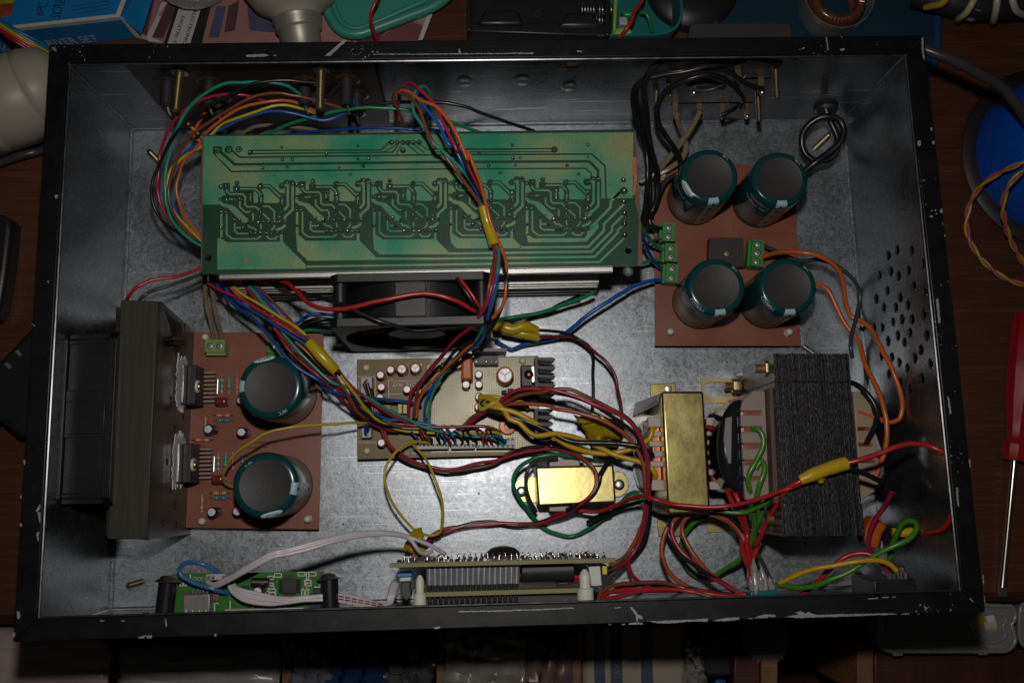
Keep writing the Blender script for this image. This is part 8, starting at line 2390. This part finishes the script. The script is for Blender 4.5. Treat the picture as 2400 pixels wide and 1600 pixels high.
BXB = thing('black_box', 'black box in the drawer beside the wood block', 'box', P('Z', 950, 300, -48))
slab('body', BHP, 'Z', [(850, 150), (1020, 150), (1015, 365), (885, 365)], -36.48, -52.8, BXB, 0.002)
slab('blue_clip', mat('blue_plastic_clip', (0.01, 0.06, 0.2), 0.4), 'Z', [(935, 378), (985, 375), (985, 400), (935, 402)], -43.2, -48, BXB)
WBK = thing('wood_block', 'brown wood block lying in the drawer', 'wood', P('Z', 1080, 330, -48))
slab('block', DARKWOOD, 'Z', [(1022, 262), (1142, 262), (1142, 440), (1015, 440)], -33.6, -48, WBK, 0.001)
slab('plank', DARKWOOD, 'Z', [(1665, 250), (2600, 235), (2600, 440), (1665, 440)], -35.52, -43.2, thing('drawer_plank', 'dark scratched plank under the clear lidded box', 'wood', P('Z', 2000, 330, -43.2)), 0.001)
KN = thing('ribbed_cap', 'grey ribbed bottle cap in the dark drawer', 'cap', P('Z', 1168, 185, -38.4))
g = G()
kc = P('Z', 1168, 190, -32.64)
for i in range(28):
    a = 2 * math.pi * i / 28
    g.cyl(kc + Vector((math.cos(a) * .0135, math.sin(a) * .0135, -.012)), kc + Vector((math.cos(a) * .0135, math.sin(a) * .0135, 0)), 0.0012, n=6)
build('rib_ring', g, mat('cap_grey', (0.09, 0.09, 0.10), 0.4), KN)
build('cap_top', G().lathe([(.0135, -.012), (.0135, 0), (.012, .001), (0, .001)], kc, n=28), MATS['cap_grey'], KN)


def clearbox(label, t, x0, y0, x1, y1, z, group):
    root = thing('clear_lidded_box', label, 'box', P(t, x1, y1, z - 25), group)
    pts = []
    R_ = 60
    for cx, cy, a0 in ((x1 - R_, y0 + R_, -43.2), (x1 - R_, y1 - R_, 0), (x0 + R_, y1 - R_, 90), (x0 + R_, y0 + R_, 180)):
        for k in range(6):
            a = math.radians(a0 + 90 * k / 5)
            pts.append((cx + math.cos(a) * R_, cy + math.sin(a) * R_))
    build('lid', G().prism([P(t, x, y, z) for x, y in pts], (0, 0, -0.0016)), CLEARB, root, bevel=0.0005)
    loop = [P(t, x, y, z + .4) for x, y in pts]
    build('lid_rim', G().tube(loop + [loop[0]], 0.0013, 8), CLEARB, root, sharp=80)
    inner = [P(t, (x0 + x1) / 2 + (x - (x0 + x1) / 2) * .86, (y0 + y1) / 2 + (y - (y0 + y1) / 2) * .62, z + .6) for x, y in pts]
    build('lid_ridge', G().tube(inner + [inner[0]], 0.0008, 8), CLEARB, root, sharp=80)
    low = [P(t, (x0 + x1) / 2 + (x - (x0 + x1) / 2) * .97, (y0 + y1) / 2 + (y - (y0 + y1) / 2) * .95, z - 2) for x, y in pts]
    n_ = len(low)
    vs = low + [p + V3(0, 0, -18) for p in low]
    build('box_wall', G().add(vs, [(i, (i + 1) % n_, n_ + (i + 1) % n_, n_ + i) for i in range(n_)]), CLEARB, root, sharp=60)
    return root


CBX = clearbox('clear lidded plastic box with yellow and white bits inside at lower right', 'Z', 1680, 20, 2312, 245, -24, 'clear lidded boxes')
clearbox('clear lidded plastic box cut off by the right edge', 'Z', 2332, 10, 2900, 235, -24, 'clear lidded boxes')
for x, y in ((1770, 250), (2160, 246)):
    build('latch', G().box(P('Z', x, y + 4, -24.96), (0.006, 0.003, 0.003)), CLEARB, CBX, bevel=0.0006)
for lab, m_, a_, b_ in (('yellow rounded peg inside the clear lidded box', mat('peg_yellow', (0.42, 0.26, 0.01), 0.4), (2080, 130), (2150, 85)), ('upper white peg inside the clear lidded box', WHITEP, (2150, 100), (2205, 92)), ('lower cream peg inside the clear lidded box', mat('peg_cream', (0.45, 0.38, 0.30), 0.4), (2140, 125), (2215, 118))):
    o = thing('peg', lab, 'peg', P('Z', *a_, -31.68), 'pegs in the clear box')
    build('body', G().cyl(P('Z', *a_, -28.8), P('Z', *b_, -28.8), 0.0055, n=16), m_, o, bevel=0.0015)

# small flecks of solder, wire clippings and grit on the steel floor
random.seed(77)
g = G()
for k in range(90):
    x, y = random.uniform(-.20, .20), random.uniform(-.13, .12)
    c = Vector((x, y, 0.0003))
    a = random.uniform(0, 3.1)
    L = random.uniform(.0003, .0012)
    if random.random() < .15:
        g.tube([c, c + Vector((math.cos(a), math.sin(a), .05)) * L * 4], 0.00012, 5)
    else:
        g.box(c, (L, L * random.uniform(.4, 1), 0.0004), a)
o = build('floor_grit', g, mat('grit_dark', (0.03, 0.028, 0.025), 0.7), None, loc=(0, 0, 0.0001))
o['kind'] = 'stuff'
o['label'] = 'dark flecks and clippings scattered on the steel floor'
o['category'] = 'grit'
